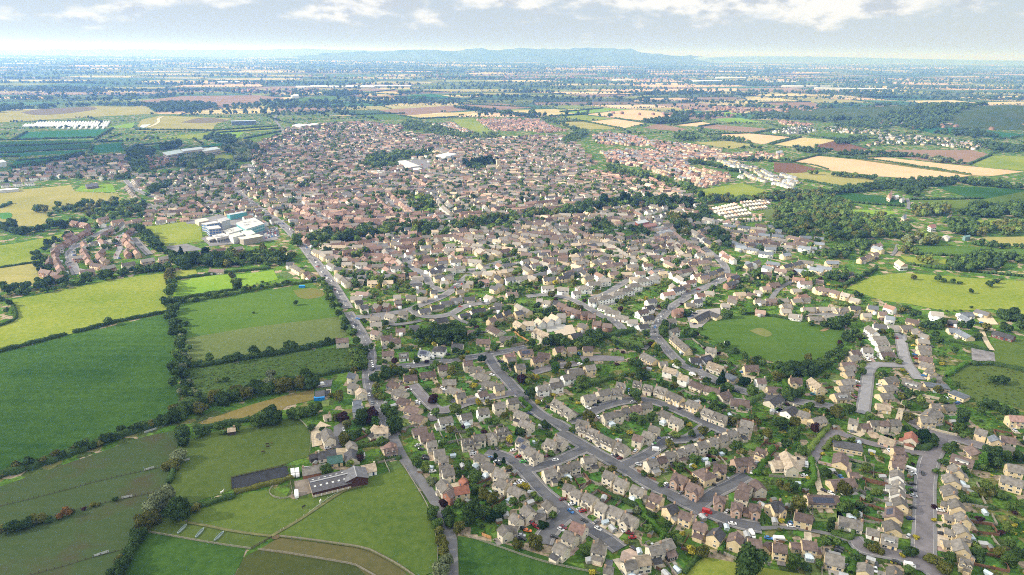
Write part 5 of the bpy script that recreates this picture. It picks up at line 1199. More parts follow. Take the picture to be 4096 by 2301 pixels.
# trees traced one by one:  phrase, count start, region, "u v radius colour;..."
TR = [
 ('the lane below the farmhouse','the bottom','A','880 1385 4.5 w;930 1295 4 w;905 1190 3.6 o;870 1075 3.6 o;905 1130 3 o;860 1000 3 o;840 925 3.8 m;800 830 4.2 m'),
 ('the farmhouse garden','the left','A','785 505 3.6 w;905 755 3 p;940 840 4 d;1050 960 4 o;960 920 3.4 d;1175 850 6 d;1295 800 5 m;1385 830 4.5 c bushy;1440 790 5 d;1300 655 4 o;1370 700 4 o;1220 600 3.6 m;1190 520 4 m;1200 440 4.6 m;1140 400 3.6 m'),
 ('the lower close by the red cars','the left','A','1608 1130 3.4 o;1785 1135 4.4 o;1855 935 3.2 c bushy;1960 850 3 m;1770 660 2.4 l;1820 700 2.6 m;1650 700 3 m;1570 720 3 m;1640 740 2.4 l'),
 ('the field below the buff houses','the left','B','1700 1320 8.5 d;1232 1195 4.2 o;2230 1350 3 d;2355 1330 2.4 m column'),
 ('the cul-de-sac greens','the left','A','1640 45 4 d;1405 305 1.8 c;1480 355 1.6 c;1790 135 2.4 l;1940 255 3 m;1530 385 2.6 o;2215 300 2 d;1910 70 2.6 d;1460 185 2 l;1375 205 2 m;2150 30 3.4 m'),
 ('the gardens above the main road','the left','B','355 405 3.4 o;270 410 2 m;515 505 2.6 m;975 75 3.6 l;1125 75 3 m;1240 60 3.6 o;1125 150 2 d;668 450 2.6 d;835 415 2.2 y;980 360 2.6 l;1010 400 3.4 m;735 470 2.4 o;830 560 2.2 m;980 190 1.8 d'),
 ('the gardens round the brick houses','the left','B','1510 410 3 d;1560 190 4 m;1620 230 3.4 o;1440 225 3 d;1770 130 3.6 m;1860 60 4 o;2030 180 3.6 d;2120 60 5 m;2310 30 3.6 p;2065 600 3.4 o;1975 560 3 o;2160 760 3.8 o;1985 905 2 y;1805 905 2.4 d;1830 440 2.6 l;2260 500 2.2 y;1935 50 1.8 h'),
 ('the gardens along the lower main road','the left','B','640 790 2.6 p;600 820 2.8 w;700 990 3 m;735 860 3.4 d;930 1090 3.2 m;900 945 3 d;840 680 2.6 m;500 1115 1.6 o;880 1230 2.4 d;1040 1030 1.8 y;150 1200 3.4 m;165 1400 2 y;100 1190 3 m'),
 ('the gardens behind the long street','the left','C','750 130 3 l;890 400 3.6 l;800 520 2.6 m;690 600 5 o;500 450 4 d;720 770 4 m;800 850 2.8 m;240 750 4.4 o;180 590 4 d;950 270 1.8 y;470 265 1.8 y;340 500 2 y;505 1090 3.2 m;550 960 3.2 d column;830 760 3 d;640 790 3 m;1000 620 3.4 l;930 690 3 m;880 800 2.6 d'),
 ('the street corner','the left','C','1450 80 6 c round;1530 120 5 d;1200 110 2.4 m column;1345 365 1.6 p;1550 770 2 p;1545 900 1.8 y;1245 1240 1.8 y;985 1145 4 o;930 1130 3 m;1330 1190 4 d;1550 1260 4.4 o;1650 1360 4 o;790 1275 2.8 d;935 1270 2 m;1370 1060 2 y'),
 ('the gardens right of the long street','the top','C','1690 210 4.4 m;1640 320 3.6 d;2110 270 7 d;2240 280 4 m;2010 350 4 h column;2010 390 3 m;1820 90 3 m;2160 370 2.6 o;1990 600 4 o;2060 560 4 l;1940 640 3 m;2220 660 3.6 m;2290 760 3.4 m;2330 830 2 p;2170 1210 3 o;1980 1230 4 d;1700 1260 4 m;2370 1190 4 d;2290 1130 3 m;1650 950 1.8 m;1590 960 1.6 m;1570 430 2.6 m;2360 290 4 d;2340 900 3 m'),
 ('the lane verge by the terraces','the top','D','230 970 4.2 d;250 1075 3.4 m;265 1125 3 l;300 1170 3 l;410 1280 4 d;330 1250 3.4 m;440 1410 5 d;210 1300 4.6 p;115 1330 5 d;240 1390 3.4 h;360 920 6 d;470 905 4.6 m;420 890 4 o'),
 ('the village road corner','the left','D','1268 790 4.4 c round;1075 790 3.4 o;1070 740 4 d;1135 725 2.4 y;1010 720 3.6 d;960 640 3.4 d;1240 700 3 m;1325 715 2.6 w;1400 690 3.6 d;1530 660 3.4 l;820 830 3.4 m;870 855 3.4 o;980 915 4.4 o;990 860 3.4 m;740 815 2.6 p;650 810 3.4 d;430 820 3.4 p;330 820 3 m;200 690 3 m'),
 ('the rose close greens','the left','D','745 1070 3.6 d;800 1175 4.4 p;820 1310 3.6 m;1015 1275 5 l;840 1045 2.6 o;950 975 2 y;955 1165 3 m;1330 1395 3 m;750 1420 2 d'),
 ('the main road greens','the top','D','1655 980 4.6 p;1720 970 4.4 o;1740 1120 5.4 d;1720 1020 3.4 l;1490 890 4 d;1570 930 4 m;1975 880 5 h;1960 830 4 d;2170 800 3.4 m;2110 830 2.4 d;1660 320 3 d;2310 1340 4.6 o;1880 1420 4 d;2250 1030 5 m;2200 1220 2 y;2205 680 3 l'),
 ('the dark wood above the village road','the left','D','640 580 5 d;700 560 6 d;760 590 5.4 d;790 510 6 d;830 560 6 d;880 510 6.4 d;920 560 6.4 d;970 520 6.4 d;1010 560 6 d;1060 510 6 d;1080 560 5.6 d;900 610 5 d;1040 610 4.4 d;755 615 4 l;960 480 5 d;690 510 4.6 d;850 600 5 m;1180 450 5 d;1180 580 4.4 d;1230 550 4 d;1010 470 4.4 d'),
 ('the trees above the roadside hedge','the left','D','1640 525 3 d;1660 560 3.6 d;1750 640 4.4 d;1820 690 3.4 m;1890 630 5 d;1950 600 5.4 d;2010 610 5.6 d;2060 650 4 m;2120 670 3.4 m;2060 580 4 m;2150 640 4 d;2280 600 5 d;2350 580 6 d;2330 640 5 m;2400 560 5.4 d;2260 650 4 m'),
 ('the estate hedges and greens','the left','D','145 440 3 d;145 355 3 m;500 420 2.4 d;600 410 3 d;632 305 4 m;740 420 2.4 o;980 290 2.6 m;1185 310 2 d;1260 80 4.6 d;1560 240 5.4 d;1590 90 4.6 m;1680 70 5 l;1745 130 5 l;1630 110 4.4 m;1980 65 3.6 y;1945 175 5 o;1980 240 3.4 p;1810 370 5 l;1880 340 4 d;1800 290 4.4 d;1930 330 5 d;1550 420 4 w;2260 240 3 p;1440 120 2 m;830 80 2.6 m;560 110 4 l;230 60 4 m;290 70 4.6 l;340 110 3.4 l;400 40 5 m;480 70 4 o;270 110 3.6 y;190 20 4 m;110 30 4 d;200 190 3.4 d;340 160 3 m;600 140 3.4 m'),
 ('the main bend','the left','E','860 285 4.8 m;850 540 5.4 m;870 470 4.4 d;800 700 4.4 d;735 635 3.8 p;680 560 4 d;990 845 4 l;960 820 3 y;1130 560 4.4 d;1160 560 3.4 p;1080 540 4.6 d;620 720 3.4 d;660 650 3.4 w;1210 500 2.6 m;1080 340 5.4 d;1480 355 5.6 m;1610 335 4.4 m;770 380 2 o;1030 265 2.4 p;1135 185 2.4 m;830 770 2.6 m;780 740 3 m;290 430 3.6 m;375 545 3 m;60 600 5.4 d;150 560 5.4 d;220 600 5 d;120 640 5 m;35 670 3.6 l'),
 ('the cricket field edge','the left','E','1555 710 3.8 d;1470 650 3.6 d;1690 800 4.4 d;1640 780 3.6 m;1750 810 3.4 d;1820 820 4 m;1890 850 3.6 m;1960 870 4 m;2060 880 5 d;2120 860 5 d;2180 880 5.4 d;2240 870 5 d;2300 880 5.4 d;2360 860 5.6 m;2330 820 5 m;2280 930 4.4 d;2120 920 4 d;2280 450 3 d'),
 ('the big gardens below the cricket field','the left','E','1640 1000 5.4 c round;1415 1000 4.6 c;1720 925 3.6 h;1710 1100 5 m;1480 1060 5 m;1420 1090 4 d;1460 950 3 m;1980 960 4.6 o;1930 940 3.4 o;2060 940 4 d;2050 1140 5 m;2110 1140 4.6 d;2360 1190 4 o;2180 1110 3.4 m;1980 1120 3 d;1860 990 3 m;1870 1350 2.4 o;1720 1360 3.4 m;2250 1250 4 m;2200 1250 3 m;2390 1310 3.4 h;1520 1390 4 o;1580 1350 3 m'),
 ('the close hedges by the curving road','the left','E','590 1140 5 m;140 1340 5 o;560 790 4.4 m;610 850 5 d;640 940 5 d;640 990 4.4 d;700 960 4 d;550 960 3 o;540 820 3.6 m;960 1050 3.6 o;870 1050 4 d;820 1010 3.4 h;960 1000 3 m;1150 1150 4 m;1230 1170 3.4 d;630 1210 2.6 o;860 1265 3.4 d;580 1360 3.6 m;640 1390 4 m;1190 1330 3 m;220 950 2.6 l;270 970 2.4 m;60 1010 5 l;230 870 3.4 m;560 1300 2.4 m;110 820 3 d'),
 ('the closed street gardens','the left','F','1125 550 3.6 h column;1125 580 3 l;1140 575 2 y;720 550 5 d;750 600 4.6 d;700 590 4.6 d;690 560 4 d;640 680 3.4 d;540 740 3 d;640 790 3.4 m;690 740 3.4 m;860 920 3.4 m;850 870 3 l;1205 815 3.4 l;1100 800 3 l;1160 790 2.6 m;1740 710 3.6 d;1620 840 2.6 y;1590 590 5 d;1560 560 4 d;1240 1150 4 o;1220 1240 2.6 o;1280 1160 3.6 m;1180 1080 1.6 y;1240 1070 3 m;1300 1110 4 d;1390 1120 3.6 m;1000 960 2.6 m;1170 980 3.4 d;1290 1240 3.6 m;1290 1370 4 o;1820 1350 5 d;1800 1420 4.4 d;610 1290 5.4 o;660 1320 4 m;740 1270 4.4 m;480 1310 3 m;500 1290 3 o;440 1190 4 o;130 1130 4.4 m;230 1130 4 d;330 1250 3.4 m;60 1410 5.4 d;200 1410 5 o;560 1400 3 h'),
 ('the wooded end of the cricket field','the left','F','120 900 5.6 d;180 870 5.6 d;230 890 6 d;290 870 5.6 d;350 860 5 d;390 920 4.6 d;440 820 5.6 m;490 830 5 m;520 780 4.6 d;460 860 4.6 d;300 930 4.4 d;160 930 4.6 d;540 830 4 m;365 450 3.6 d;490 460 5 d;550 440 5 d;600 450 5.6 d;650 430 5.6 d;690 440 5.6 d;710 400 4.4 d;580 480 4 d;640 480 4.4 d'),
 ('the trees beside the white farm','the left','F','2200 360 6 d;2260 330 6.4 d;2320 330 6.4 d;2370 380 6 d;2230 390 5 d;2290 380 5.4 d;2050 500 4.6 o;2220 490 4.6 d;2260 500 4.6 d;2390 480 5 d;1980 570 3.4 m;1340 370 4.6 d;1400 360 3.6 m;1300 300 3.4 m;1240 330 3.4 o;1500 440 4.4 d;1580 450 4.4 d;1640 450 4 d;1440 470 4.4 d;1540 480 4 d;1620 480 4 d;1880 500 4 c;1800 470 4 d;1960 580 4 d;1900 300 2 d;1740 335 1.6 d;1800 330 1.6 d;1665 335 1.6 d;1600 330 1.6 d;1905 150 3 d;2080 75 4.6 d;2150 45 4 d;2190 20 3 m;1580 30 4 d;1640 45 3.4 d;1720 55 3.4 d;1790 60 3 d;1350 10 4 o;830 175 4.4 d;800 180 4 d'),
 ('the dark thicket at the right edge','the left','F','2060 1210 4 d;2120 1230 4.4 d;2180 1250 4.6 d;2240 1280 4.6 d;2300 1300 4 d;1990 1240 3.4 d;2000 1300 3.4 m;2120 1000 4 d;2180 1010 4 d;2230 1000 3.4 d'),
 ('the farmyard','the left','G','1545 720 3.4 d;1660 735 3 d;1820 445 4.6 o;1750 410 3 o;1805 620 4 o;1860 640 4.4 p;2035 640 5.6 d;2130 610 6 p;2165 680 3.6 h column;2360 720 6 d;1865 860 4.6 o;1905 790 4.6 m;1950 810 4 m;1900 700 3.4 o;2000 780 3 d;2110 770 3.4 m;2225 870 3 m column;2015 1000 3 d;2020 1030 3.4 p;2010 970 2 y;2135 1060 3.4 m;1920 1085 3 l;1700 1145 4 m;2270 860 2.6 o;2050 880 1.8 p;2290 540 5 d;2180 350 3.4 o;2190 400 4 l;2190 430 3.4 o;2150 245 4.6 d;2300 620 3.4 m'),
 ('the paddock hedge','the left','G','1030 640 6 m;1100 620 6.6 m;1160 600 6.6 d;1210 620 6 d;1060 660 5 m;1000 680 3.4 m;700 770 2.6 m;830 730 3.6 m;300 750 5.6 d;320 870 3.6 d;1345 600 3.6 d;1390 590 4.4 m;1450 580 4.4 m;1510 570 4.6 m;1570 555 4.6 m;1610 540 4.4 m;1420 620 3.6 m;550 770 3 d;470 780 3.6 d;510 775 3.6 d;640 730 2.6 d;690 715 2.6 d;780 700 2.6 d'),
 ('the willows by the left paddock','the top','I','1710 250 6.4 w;1655 325 5.6 o bushy;1590 640 7 w;1500 720 6.4 w;1445 780 5 w;1715 790 7 d;1600 360 3.4 o;1740 50 5.6 d;1765 140 4 d;1830 790 3 o;1890 780 3 o;1460 850 5 o;1370 930 5 o;1400 890 4.4 o;1340 1030 4.6 d;1310 1000 4 d;1150 1300 3.4 o'),
 ('the ditch hedge at the lower left','the top','I','1290 1100 3.4 d;1270 1150 3.4 d;1240 1190 3.6 d;1220 1240 3.6 d;1200 1290 3.6 d;1180 1340 3.6 d;1150 1390 3.6 d;1110 1430 4 d;1060 1450 3.6 d'),
 ('the ragged fence bushes at far left','the left','I','20 1000 3 o;60 980 3 d;120 960 3.4 d;180 950 3.4 d;240 940 3.4 d;290 900 3 d;330 890 3.4 o;390 880 3.4 o;460 895 2.6 d;565 860 2.4 r;640 830 3 r;670 810 2.6 o;800 795 1.6 p;880 750 2.2 o;1098 695 2.2 d;930 750 1.8 o'),
 ('the rough field','the left','G','1155 220 4.4 w;1165 255 4 w;1110 315 4.2 w;650 270 3 l;390 310 3 w;410 370 2.6 w;1440 300 5.4 o;1490 290 4 m;1550 310 5 d;1590 290 5 d;1540 260 4 d;780 390 5 d;830 400 4.6 m;730 270 3 d;440 400 2.8 w'),
 ('the open left fields','the left','H','695 445 5 m;40 385 3 d;1630 395 1.8 d;1900 335 3 d;50 255 4.6 d;155 235 4.4 d;235 225 4.6 d;275 220 4.6 d;60 335 3.6 d;10 315 4 d;1520 215 6.6 m;1495 160 4.6 o;1650 210 1 m;1685 195 2.4 m;1215 160 1.8 m;1590 220 1.6 m'),
 ('the junction copse','the top','H','2290 580 4.4 d;2320 620 5 d;2330 660 5 m;2300 650 4.4 m;2340 700 4.4 m;2310 700 4.6 m;2280 680 4 l;2340 740 4 m;2310 740 4 m;2270 730 3.6 l;2280 770 3 o;2350 640 4 d;2260 650 3.4 l'),
]
HN = dict(round='round', conifer='conifer', column='column', bushy='bushy')
for ph, end, rg, s in TR:
    for k, t in enumerate(s.split(';')):
        a = t.split(); u, v, r = map(float, a[:3])
        x, y = at(rg, u, v, r*1.1); r *= .9
        tree(x, y, r, a[3], ph, k, end, a[4] if len(a) > 4 else None)

# belts and hedgerow trees along lines: phrase, start, region, line, spacing, width, r0, r1, colours
BELTS = [
 ('the scrub belt between the green fields','the top','H','1100,335 1120,430 1145,520 1155,620 1165,720 1180,820 1195,920 1200,990',4,11.9,2.6,4.6,'ddddmdw'),
 ('the treed hedge below the scrub field','the left','H','1130,1080 1200,1050 1300,1015 1420,985 1550,955 1700,925 1850,895 2010,860',4,14,3,5.4,'dddmdo'),
 ('the treed hedge below the big green field','the right','H','1130,1075 1050,1110 950,1140 850,1175 700,1225 560,1275 450,1320 330,1360 200,1400 60,1440 -100,1480',3.6,7,2.2,3.8,'ddodmdo'),
 ('the olive column above the hedge corner','the top','H','1085,120 1090,150 1100,200 1100,250 1105,300',7,6,3.6,5.4,'oolmo'),
 ('the dark hedge under the playing field','the left','H','0,305 120,292 300,268 450,240 600,208 750,178 900,150 1050,125',6,8,2.4,4,'dddmd'),
 ('the hedge above the sports pitch','the left','H','1130,345 1300,322 1500,285 1700,245 1850,225 2010,205',6,7,2.2,3.8,'dmodm'),
 ('the roadside trees right of the pitch','the top','H','2070,205 2110,260 2150,330 2180,390 2210,460 2260,550',5,9,2.6,4.2,'dmdm'),
 ('the hedge under the pale rough field','the left','H','1220,750 1350,742 1450,720 1600,695 1750,675 1900,650 2050,620 2150,598',5.5,10,2.4,4.2,'dddmd'),
 ('the dark conifers by the bungalow','the left','L','20,1110 120,1120 210,1110 280,1090 350,1070 420,1060',7,22,5,8.4,'dcddd'),
 ('the gardens above the paddocks','the left','L','450,1050 520,1090 600,1080 700,1060 800,1050 900,1040 980,1060 950,1110',7,40,4,6.4,'mdmdlo'),
 ('the brook through the town','the left','M','-600,900 -350,880 0,790 200,790 420,800 560,770 700,740 900,760 1000,720 1150,700 1250,680 1400,660 1550,640 1700,640 1850,620 2000,590 2200,560 2408,560',8,34,4.4,7.6,'dddmldo'),
 ('the tall trees by the mill','the left','N','230,560 320,540 450,520 560,520 680,540 800,540 950,560 1060,520 1160,510',8,34,5,9,'ddcdd'),
 ('the hospital wood','the left','K','520,600 620,570 700,580 850,570 950,540 1100,540 1250,580 1150,640 1000,640',8,60,4.4,7.4,'dmdolm'),
 ('the playing field edge','the left','K','20,740 100,780 150,830 260,810 400,790 500,730 600,760 700,730 820,710',8,22,4,6.6,'dmdd'),
 ('the row left of the terraces','the top','K','660,830 560,880 470,930 390,970 370,1010 380,1060 390,1150 430,1200',7,10,3,5,'dd'),
 ('the school field trees','the top','K','1330,760 1330,800 1420,830 1450,890 1500,930 1530,990 1600,990',9,10,4,6.6,'dd'),
 ('the bottom terrace hedge','the left','K','40,1340 200,1330 400,1310 700,1290 900,1240 1100,1210 1300,1190 1500,1170 1600,1150',7,16,3,5,'dmd'),
 ('the avenue by the offices','the top','K','1290,60 1300,110 1330,150 1370,190 1390,220',9,26,6,9,'dm'),
 ('the park trees','the left','K','1480,400 1400,430 1440,450 1530,390 1600,350',8,20,5,7.6,'d'),
 ('the church trees','the left','M','900,170 970,150 1030,170 1080,130 1120,150',9,30,5,8,'dc'),
 ('the green play area','the top','M','260,430 330,480 380,540 420,590 480,470 520,500 560,560',9,14,4,6.4,'dmol'),
]
for ph, end, rg, s, sp, wd, r0, r1, cols in BELTS:
    P = resample(smooth_line(pts(rg, s), 1), sp)
    for k, p in enumerate(P):
        rep = 1 if wd < 12 else 2 if wd < 30 else 3
        for q in range(rep):
            x, y = p[0] + random.uniform(-wd, wd)*.5, p[1] + random.uniform(-wd, wd)*.5
            if occ([x],[y])[0] & 3: continue
            tree(x, y, random.uniform(r0, r1), random.choice(cols), ph, k*rep+q, end); stamp(x, y, 5, 16)

# woods: dense, countless
WOODS = [
 ('O','0,560 150,470 450,470 720,500 740,640 1000,640 1290,740 1290,870 1000,860 560,900 440,830 200,830 0,800',9.5,4,7,'mmmldo'),
 ('O','20,540 160,520 330,560 560,590 730,570 730,640 430,650 200,640 60,620',8,4,6.4,'lolm'),
 ('O','1350,600 1500,550 1650,560 1690,640 1500,650 1360,640',9,5,8,'lom'),
 ('O','1790,600 1950,550 2200,560 2400,540 2400,660 2100,670 1800,650',10,5,8,'dmd'),
 ('O','1640,720 1900,700 1950,760 1900,830 1690,810',9,5,7,'dmd'),
 ('O','1920,760 2200,740 2408,720 2408,830 2000,830 1930,900',10,5,7,'mol'),
 ('O','700,360 1100,320 1400,290 1700,290 2000,310 2300,350 2408,370 2400,390 2100,360 1800,340 1480,360 1350,480 1330,470 1200,390 900,400 760,420',10,4,6.6,'dd'),
 ('O','430,420 700,390 740,420 500,440',8,4,6,'d'),
 ('O','1230,870 1400,830 1560,870 1560,920 1240,930',8,4.4,6.6,'lwo'),
 ('O','640,1330 990,1150 985,1170 700,1310',6,2.6,4,'d'),
 ('O','560,960 700,920 900,870 960,950 800,1040 650,1060 560,1040',9,4,6,'dm'),
 ('O','230,1020 600,1000 620,1060 340,1050',9,4,6,'dm'),
 ('O','500,1240 640,1170 700,1240 640,1320',9,4,6,'dm'),
 ('O','1600,1110 1900,1060 2150,1060 2150,1160 1920,1190 1700,1170',9,4.4,7,'dmd'),
 ('O','1850,1040 1950,1020 2408,1060 2408,1110 2150,1090',9,4,6,'dm'),
 ('O','1850,900 2100,930 2408,935 2408,960 2000,950',8,3,5,'d'),
 ('O','1190,960 1320,950 1390,1010 1300,1020 1200,1010',8,4,6,'ol'),
 ('O','1380,1050 1510,1040 1510,1105 1390,1100',8,4,6,'ol'),
 ('N','1300,760 1400,800 1500,930 1500,1000 1350,900 1280,820',9,4.4,6.6,'d'),
 ('N','1000,650 1100,700 1200,700 1280,700 1300,620 1200,560 1160,620 1240,660 1080,660',9,4,6.6,'dd'),
 ('N','850,680 960,650 1060,720 1130,800 1100,860 1000,790',9,4.6,7,'dmo'),
 ('N','300,150 400,170 540,230 700,240 800,270 900,290 880,310 700,290 500,260 330,210',9,4,6.6,'dml'),
 ('N','1000,330 1120,360 1170,430 1120,430 1050,380',9,4,6.6,'dm'),
 ('N','1250,470 1400,460 1600,470 1850,440 2000,420 2300,400 2408,420 2408,470 2000,490 1600,510 1300,510',9,4,6,'dmo'),
 ('N','1080,110 1150,110 1320,140 1500,190 1620,230 1640,240 1500,210 1300,160 1100,140',8,3.4,5,'d'),
 ('N','20,580 110,530 200,560 150,640 60,640',9,5,8,'d'),
 ('N','80,720 300,700 320,740 180,770 100,760',8,3.6,5,'d'),
 ('N','530,750 600,770 700,810 680,850 580,850 540,800',9,4,6.4,'d'),
 ('K','1700,100 1880,60 2050,80 2040,130 2250,130 2290,200 2100,200 1900,190 1700,160',9,5,8,'dmwd'),
 ('K','1260,20 1400,10 1480,60 1300,80',9,5,8,'d'), ('K','2240,50 2408,20 2408,110 2280,120',9,5,8,'wm'),
 ('P','1090,230 1250,210 1500,215 1600,225 1580,245 1400,265 1180,275 1120,255',13,6,9,'d'),
 ('P','940,560 1130,560 1150,600 1010,620 960,600',10,5,8,'d'), ('P','1180,560 1200,540 1320,500 1340,530 1230,560',10,5,8,'d'),
 ('P','1500,470 1720,460 1740,500 1680,520 1530,490',11,5,8,'d'), ('P','1640,545 1860,500 1900,560 1800,580 1650,570',10,5,8,'dw'),
 ('P','90,700 420,630 560,595 640,590 440,650 330,680 120,710',9,4,6,'d'),
 ('Q','470,350 620,350 840,410 1000,440 1180,440 1200,470 1000,480 700,450 480,400',14,4,7,'mml'),
 ('Q','180,640 270,600 480,570 700,570 720,600 470,630 440,690 300,690 170,690',13,4,7,'dml'),
 ('Q','1000,640 1120,630 1140,700 1040,710 960,690',11,4,7,'dm'),
 ('Q','1640,370 1760,400 1850,430 1800,470 1700,510 1640,490 1760,430',11,4,7,'m'),
 ('Q','860,240 1100,260 1300,290 1480,310 1450,325 1200,290 880,250',14,5,8,'d'),
 ('Q','2240,350 2400,330 2576,330 2576,350 2350,365',12,6,9,'d'),
 ('Q','1480,310 1600,330 1700,380 1560,360',14,4,7,'m'),
 ('R','230,450 430,470 570,500 560,510 400,490 240,465',11,4,7,'lm'),
 ('R','0,455 90,440 200,470 100,490 0,470',11,5,8,'m'),
 ('R','1170,370 1400,340 1500,340 1600,390 1450,400 1200,390',19,5,8,'dm'),
 ('R','1500,330 1700,310 1900,270 2150,260 2300,300 2100,330 1900,420 1700,400 1600,370',19,5,9,'dm'),
 ('R','1170,490 1320,470 1440,480 1290,510 1200,520',13,5,8,'d'),
 ('R','880,545 1050,560 1200,560 1100,580 920,570',12,5,8,'dm'),
 ('R','1180,600 1250,570 1500,575 1760,600 1760,610 1400,590',10,4,6,'d'),
 ('R','1770,610 1940,620 2140,660 1950,650',11,5,7,'dw'),
 ('R','800,720 1200,740 1500,770 1480,780 1200,750',10,4,6,'dl'),
 ('R','420,630 640,620 800,630 860,640 600,640',10,3.6,5.6,'d'),
 ('R','1900,430 2200,420 2400,460 2200,470',16,6,9,'d'),
 ('R','2200,500 2576,540 2576,580 2330,570',14,5,8,'d'),
]
WTREES = []
for rg, s, sp, r0, r1, cols in WOODS:
    P = pts(rg, s); xs = [p[0] for p in P]; ys = [p[1] for p in P]
    A = (max(xs)-min(xs))*(max(ys)-min(ys)); n = min(int(A/(sp*sp))+4, 9000)
    X = rng.uniform(min(xs), max(xs), n); Y = rng.uniform(min(ys), max(ys), n)
    m = in_poly(X, Y, P) & ((occ(X, Y) & 3) == 0)
    stamp_poly(P, 16)
    for x, y in zip(X[m], Y[m]): WTREES.append((x, y, random.uniform(r0, r1), random.choice(cols)))
# ------------------------------------------------------------------ the rest of the town: rows of houses, streets, gardens
TV, TQ, TC, TT, TTC = [], [], [], [], []          # distant houses: vertices, quads, tints, triangles, tints
def tq(vs, fs, c):
    b = len(TV); TV.extend(vs)
    for f in fs:
        if len(f) == 4: TQ.append([i+b for i in f]); TC.append(c)
        else: TT.append([i+b for i in f]); TTC.append(c)
def jit(c, a=.15):
    k = 1 + random.uniform(-a, a); return (c[0]*k, c[1]*k, c[2]*k)
def far_house(x, y, ang, L, W, e, pt, roof, wall, z=0.0, chim=True, wins=True):
    ca, sa = math.cos(ang), math.sin(ang)
    def T(px, py, pz): return (x + px*ca - py*sa, y + px*sa + py*ca, z + pz)
    hl, hw = L/2, W/2; rz = e + pt*hw
    wc = jit([c*.9 for c in wall], .14); rc = jit([c*1.18+.006 for c in roof], .42)
    tq([T(-hl,-hw,-.4),T(hl,-hw,-.4),T(hl,hw,-.4),T(-hl,hw,-.4),T(-hl,-hw,e),T(hl,-hw,e),T(hl,hw,e),T(-hl,hw,e)], [(0,1,5,4),(1,2,6,5),(2,3,7,6),(3,0,4,7)], wc)
    tq([T(-hl,-hw,e),T(-hl,hw,e),T(-hl,0,rz)], [(0,2,1)], wc); tq([T(hl,-hw,e),T(hl,hw,e),T(hl,0,rz)], [(0,1,2)], wc)
    o = .35; ze = e - o*pt + .06
    tq([T(-hl-.3,-hw-o,ze),T(hl+.3,-hw-o,ze),T(hl+.3,0,rz+.08),T(-hl-.3,0,rz+.08)], [(0,1,2,3)], rc)
    tq([T(-hl-.3,hw+o,ze),T(hl+.3,hw+o,ze),T(hl+.3,0,rz+.08),T(-hl-.3,0,rz+.08)], [(1,0,3,2)], rc)
    if chim and random.random() < .6:
        cx = random.choice((-1,1))*(hl-.6); s = .4
        tq([T(cx-s,-s,rz-.5),T(cx+s,-s,rz-.5),T(cx+s,s,rz-.5),T(cx-s,s,rz-.5),T(cx-s,-s,rz+1.3),T(cx+s,-s,rz+1.3),T(cx+s,s,rz+1.3),T(cx-s,s,rz+1.3)], [(0,1,5,4),(1,2,6,5),(2,3,7,6),(3,0,4,7),(4,5,6,7)], jit((.3,.2,.14)))
    if wins:
        n = max(2, int(L/3)); 
        for sg in (-1, 1):
            for zc in ((1.4, 3.8) if e > 4 else (1.3,)):
                for i in range(n):
                    if random.random() < .2: continue
                    px = -hl + L*(i+.5)/n; py = sg*(hw+.05); w, h2 = .7, .6
                    q = [T(px-w,py,zc-h2),T(px+w,py,zc-h2),T(px+w,py,zc+h2),T(px-w,py,zc+h2)]
                    tq(q, [(0,1,2,3) if sg < 0 else (3,2,1,0)], (.06,.07,.09) if random.random() < .6 else (.55,.55,.53))
            if random.random() < .3:     # porch, extension or white conservatory
                px = random.uniform(-hl*.5, hl*.5); d = 2.6; w = 1.6; y0 = sg*hw; y1 = sg*(hw+d)
                cc = random.choice([(.7,.7,.68), (.45,.5,.52), roof, (.3,.3,.3)])
                tq([T(px-w,y0,2.6),T(px+w,y0,2.6),T(px+w,y1,2.2),T(px-w,y1,2.2),T(px+w,y1,0),T(px-w,y1,0),T(px+w,y0,0),T(px-w,y0,0)], [(0,1,2,3),(3,2,4,5),(1,6,4,2),(0,3,5,7)], cc)
RC = {k: v[1] for k, v in ROOF.items()}; RC['r'] = (.17,.10,.08); RC['c'] = (.20,.14,.12); RC['q'] = (.14,.09,.075); RC['z'] = (.18,.115,.09); RC['v']=(.10,.098,.105)
WC = {k: v[1] for k, v in WALL.items()}; WC['k'] = (.29,.185,.145); WC['q'] = (.31,.19,.14); WC['z'] = (.48,.36,.27)
for h in REST_H:
    for (p, q, cd, fl) in h['wings']:
        e, pt, W = TYPE[cd[0]]; L = math.hypot(q[0]-p[0], q[1]-p[1])
        far_house((p[0]+q[0])/2, (p[1]+q[1])/2, math.atan2(q[1]-p[1], q[0]-p[0]), min(max(L, 6), 24), W, e, pt, RC[cd[1]], WC[cd[2]])

STREETS = []; SHR = []; TOWNTREES = []; CARP = []
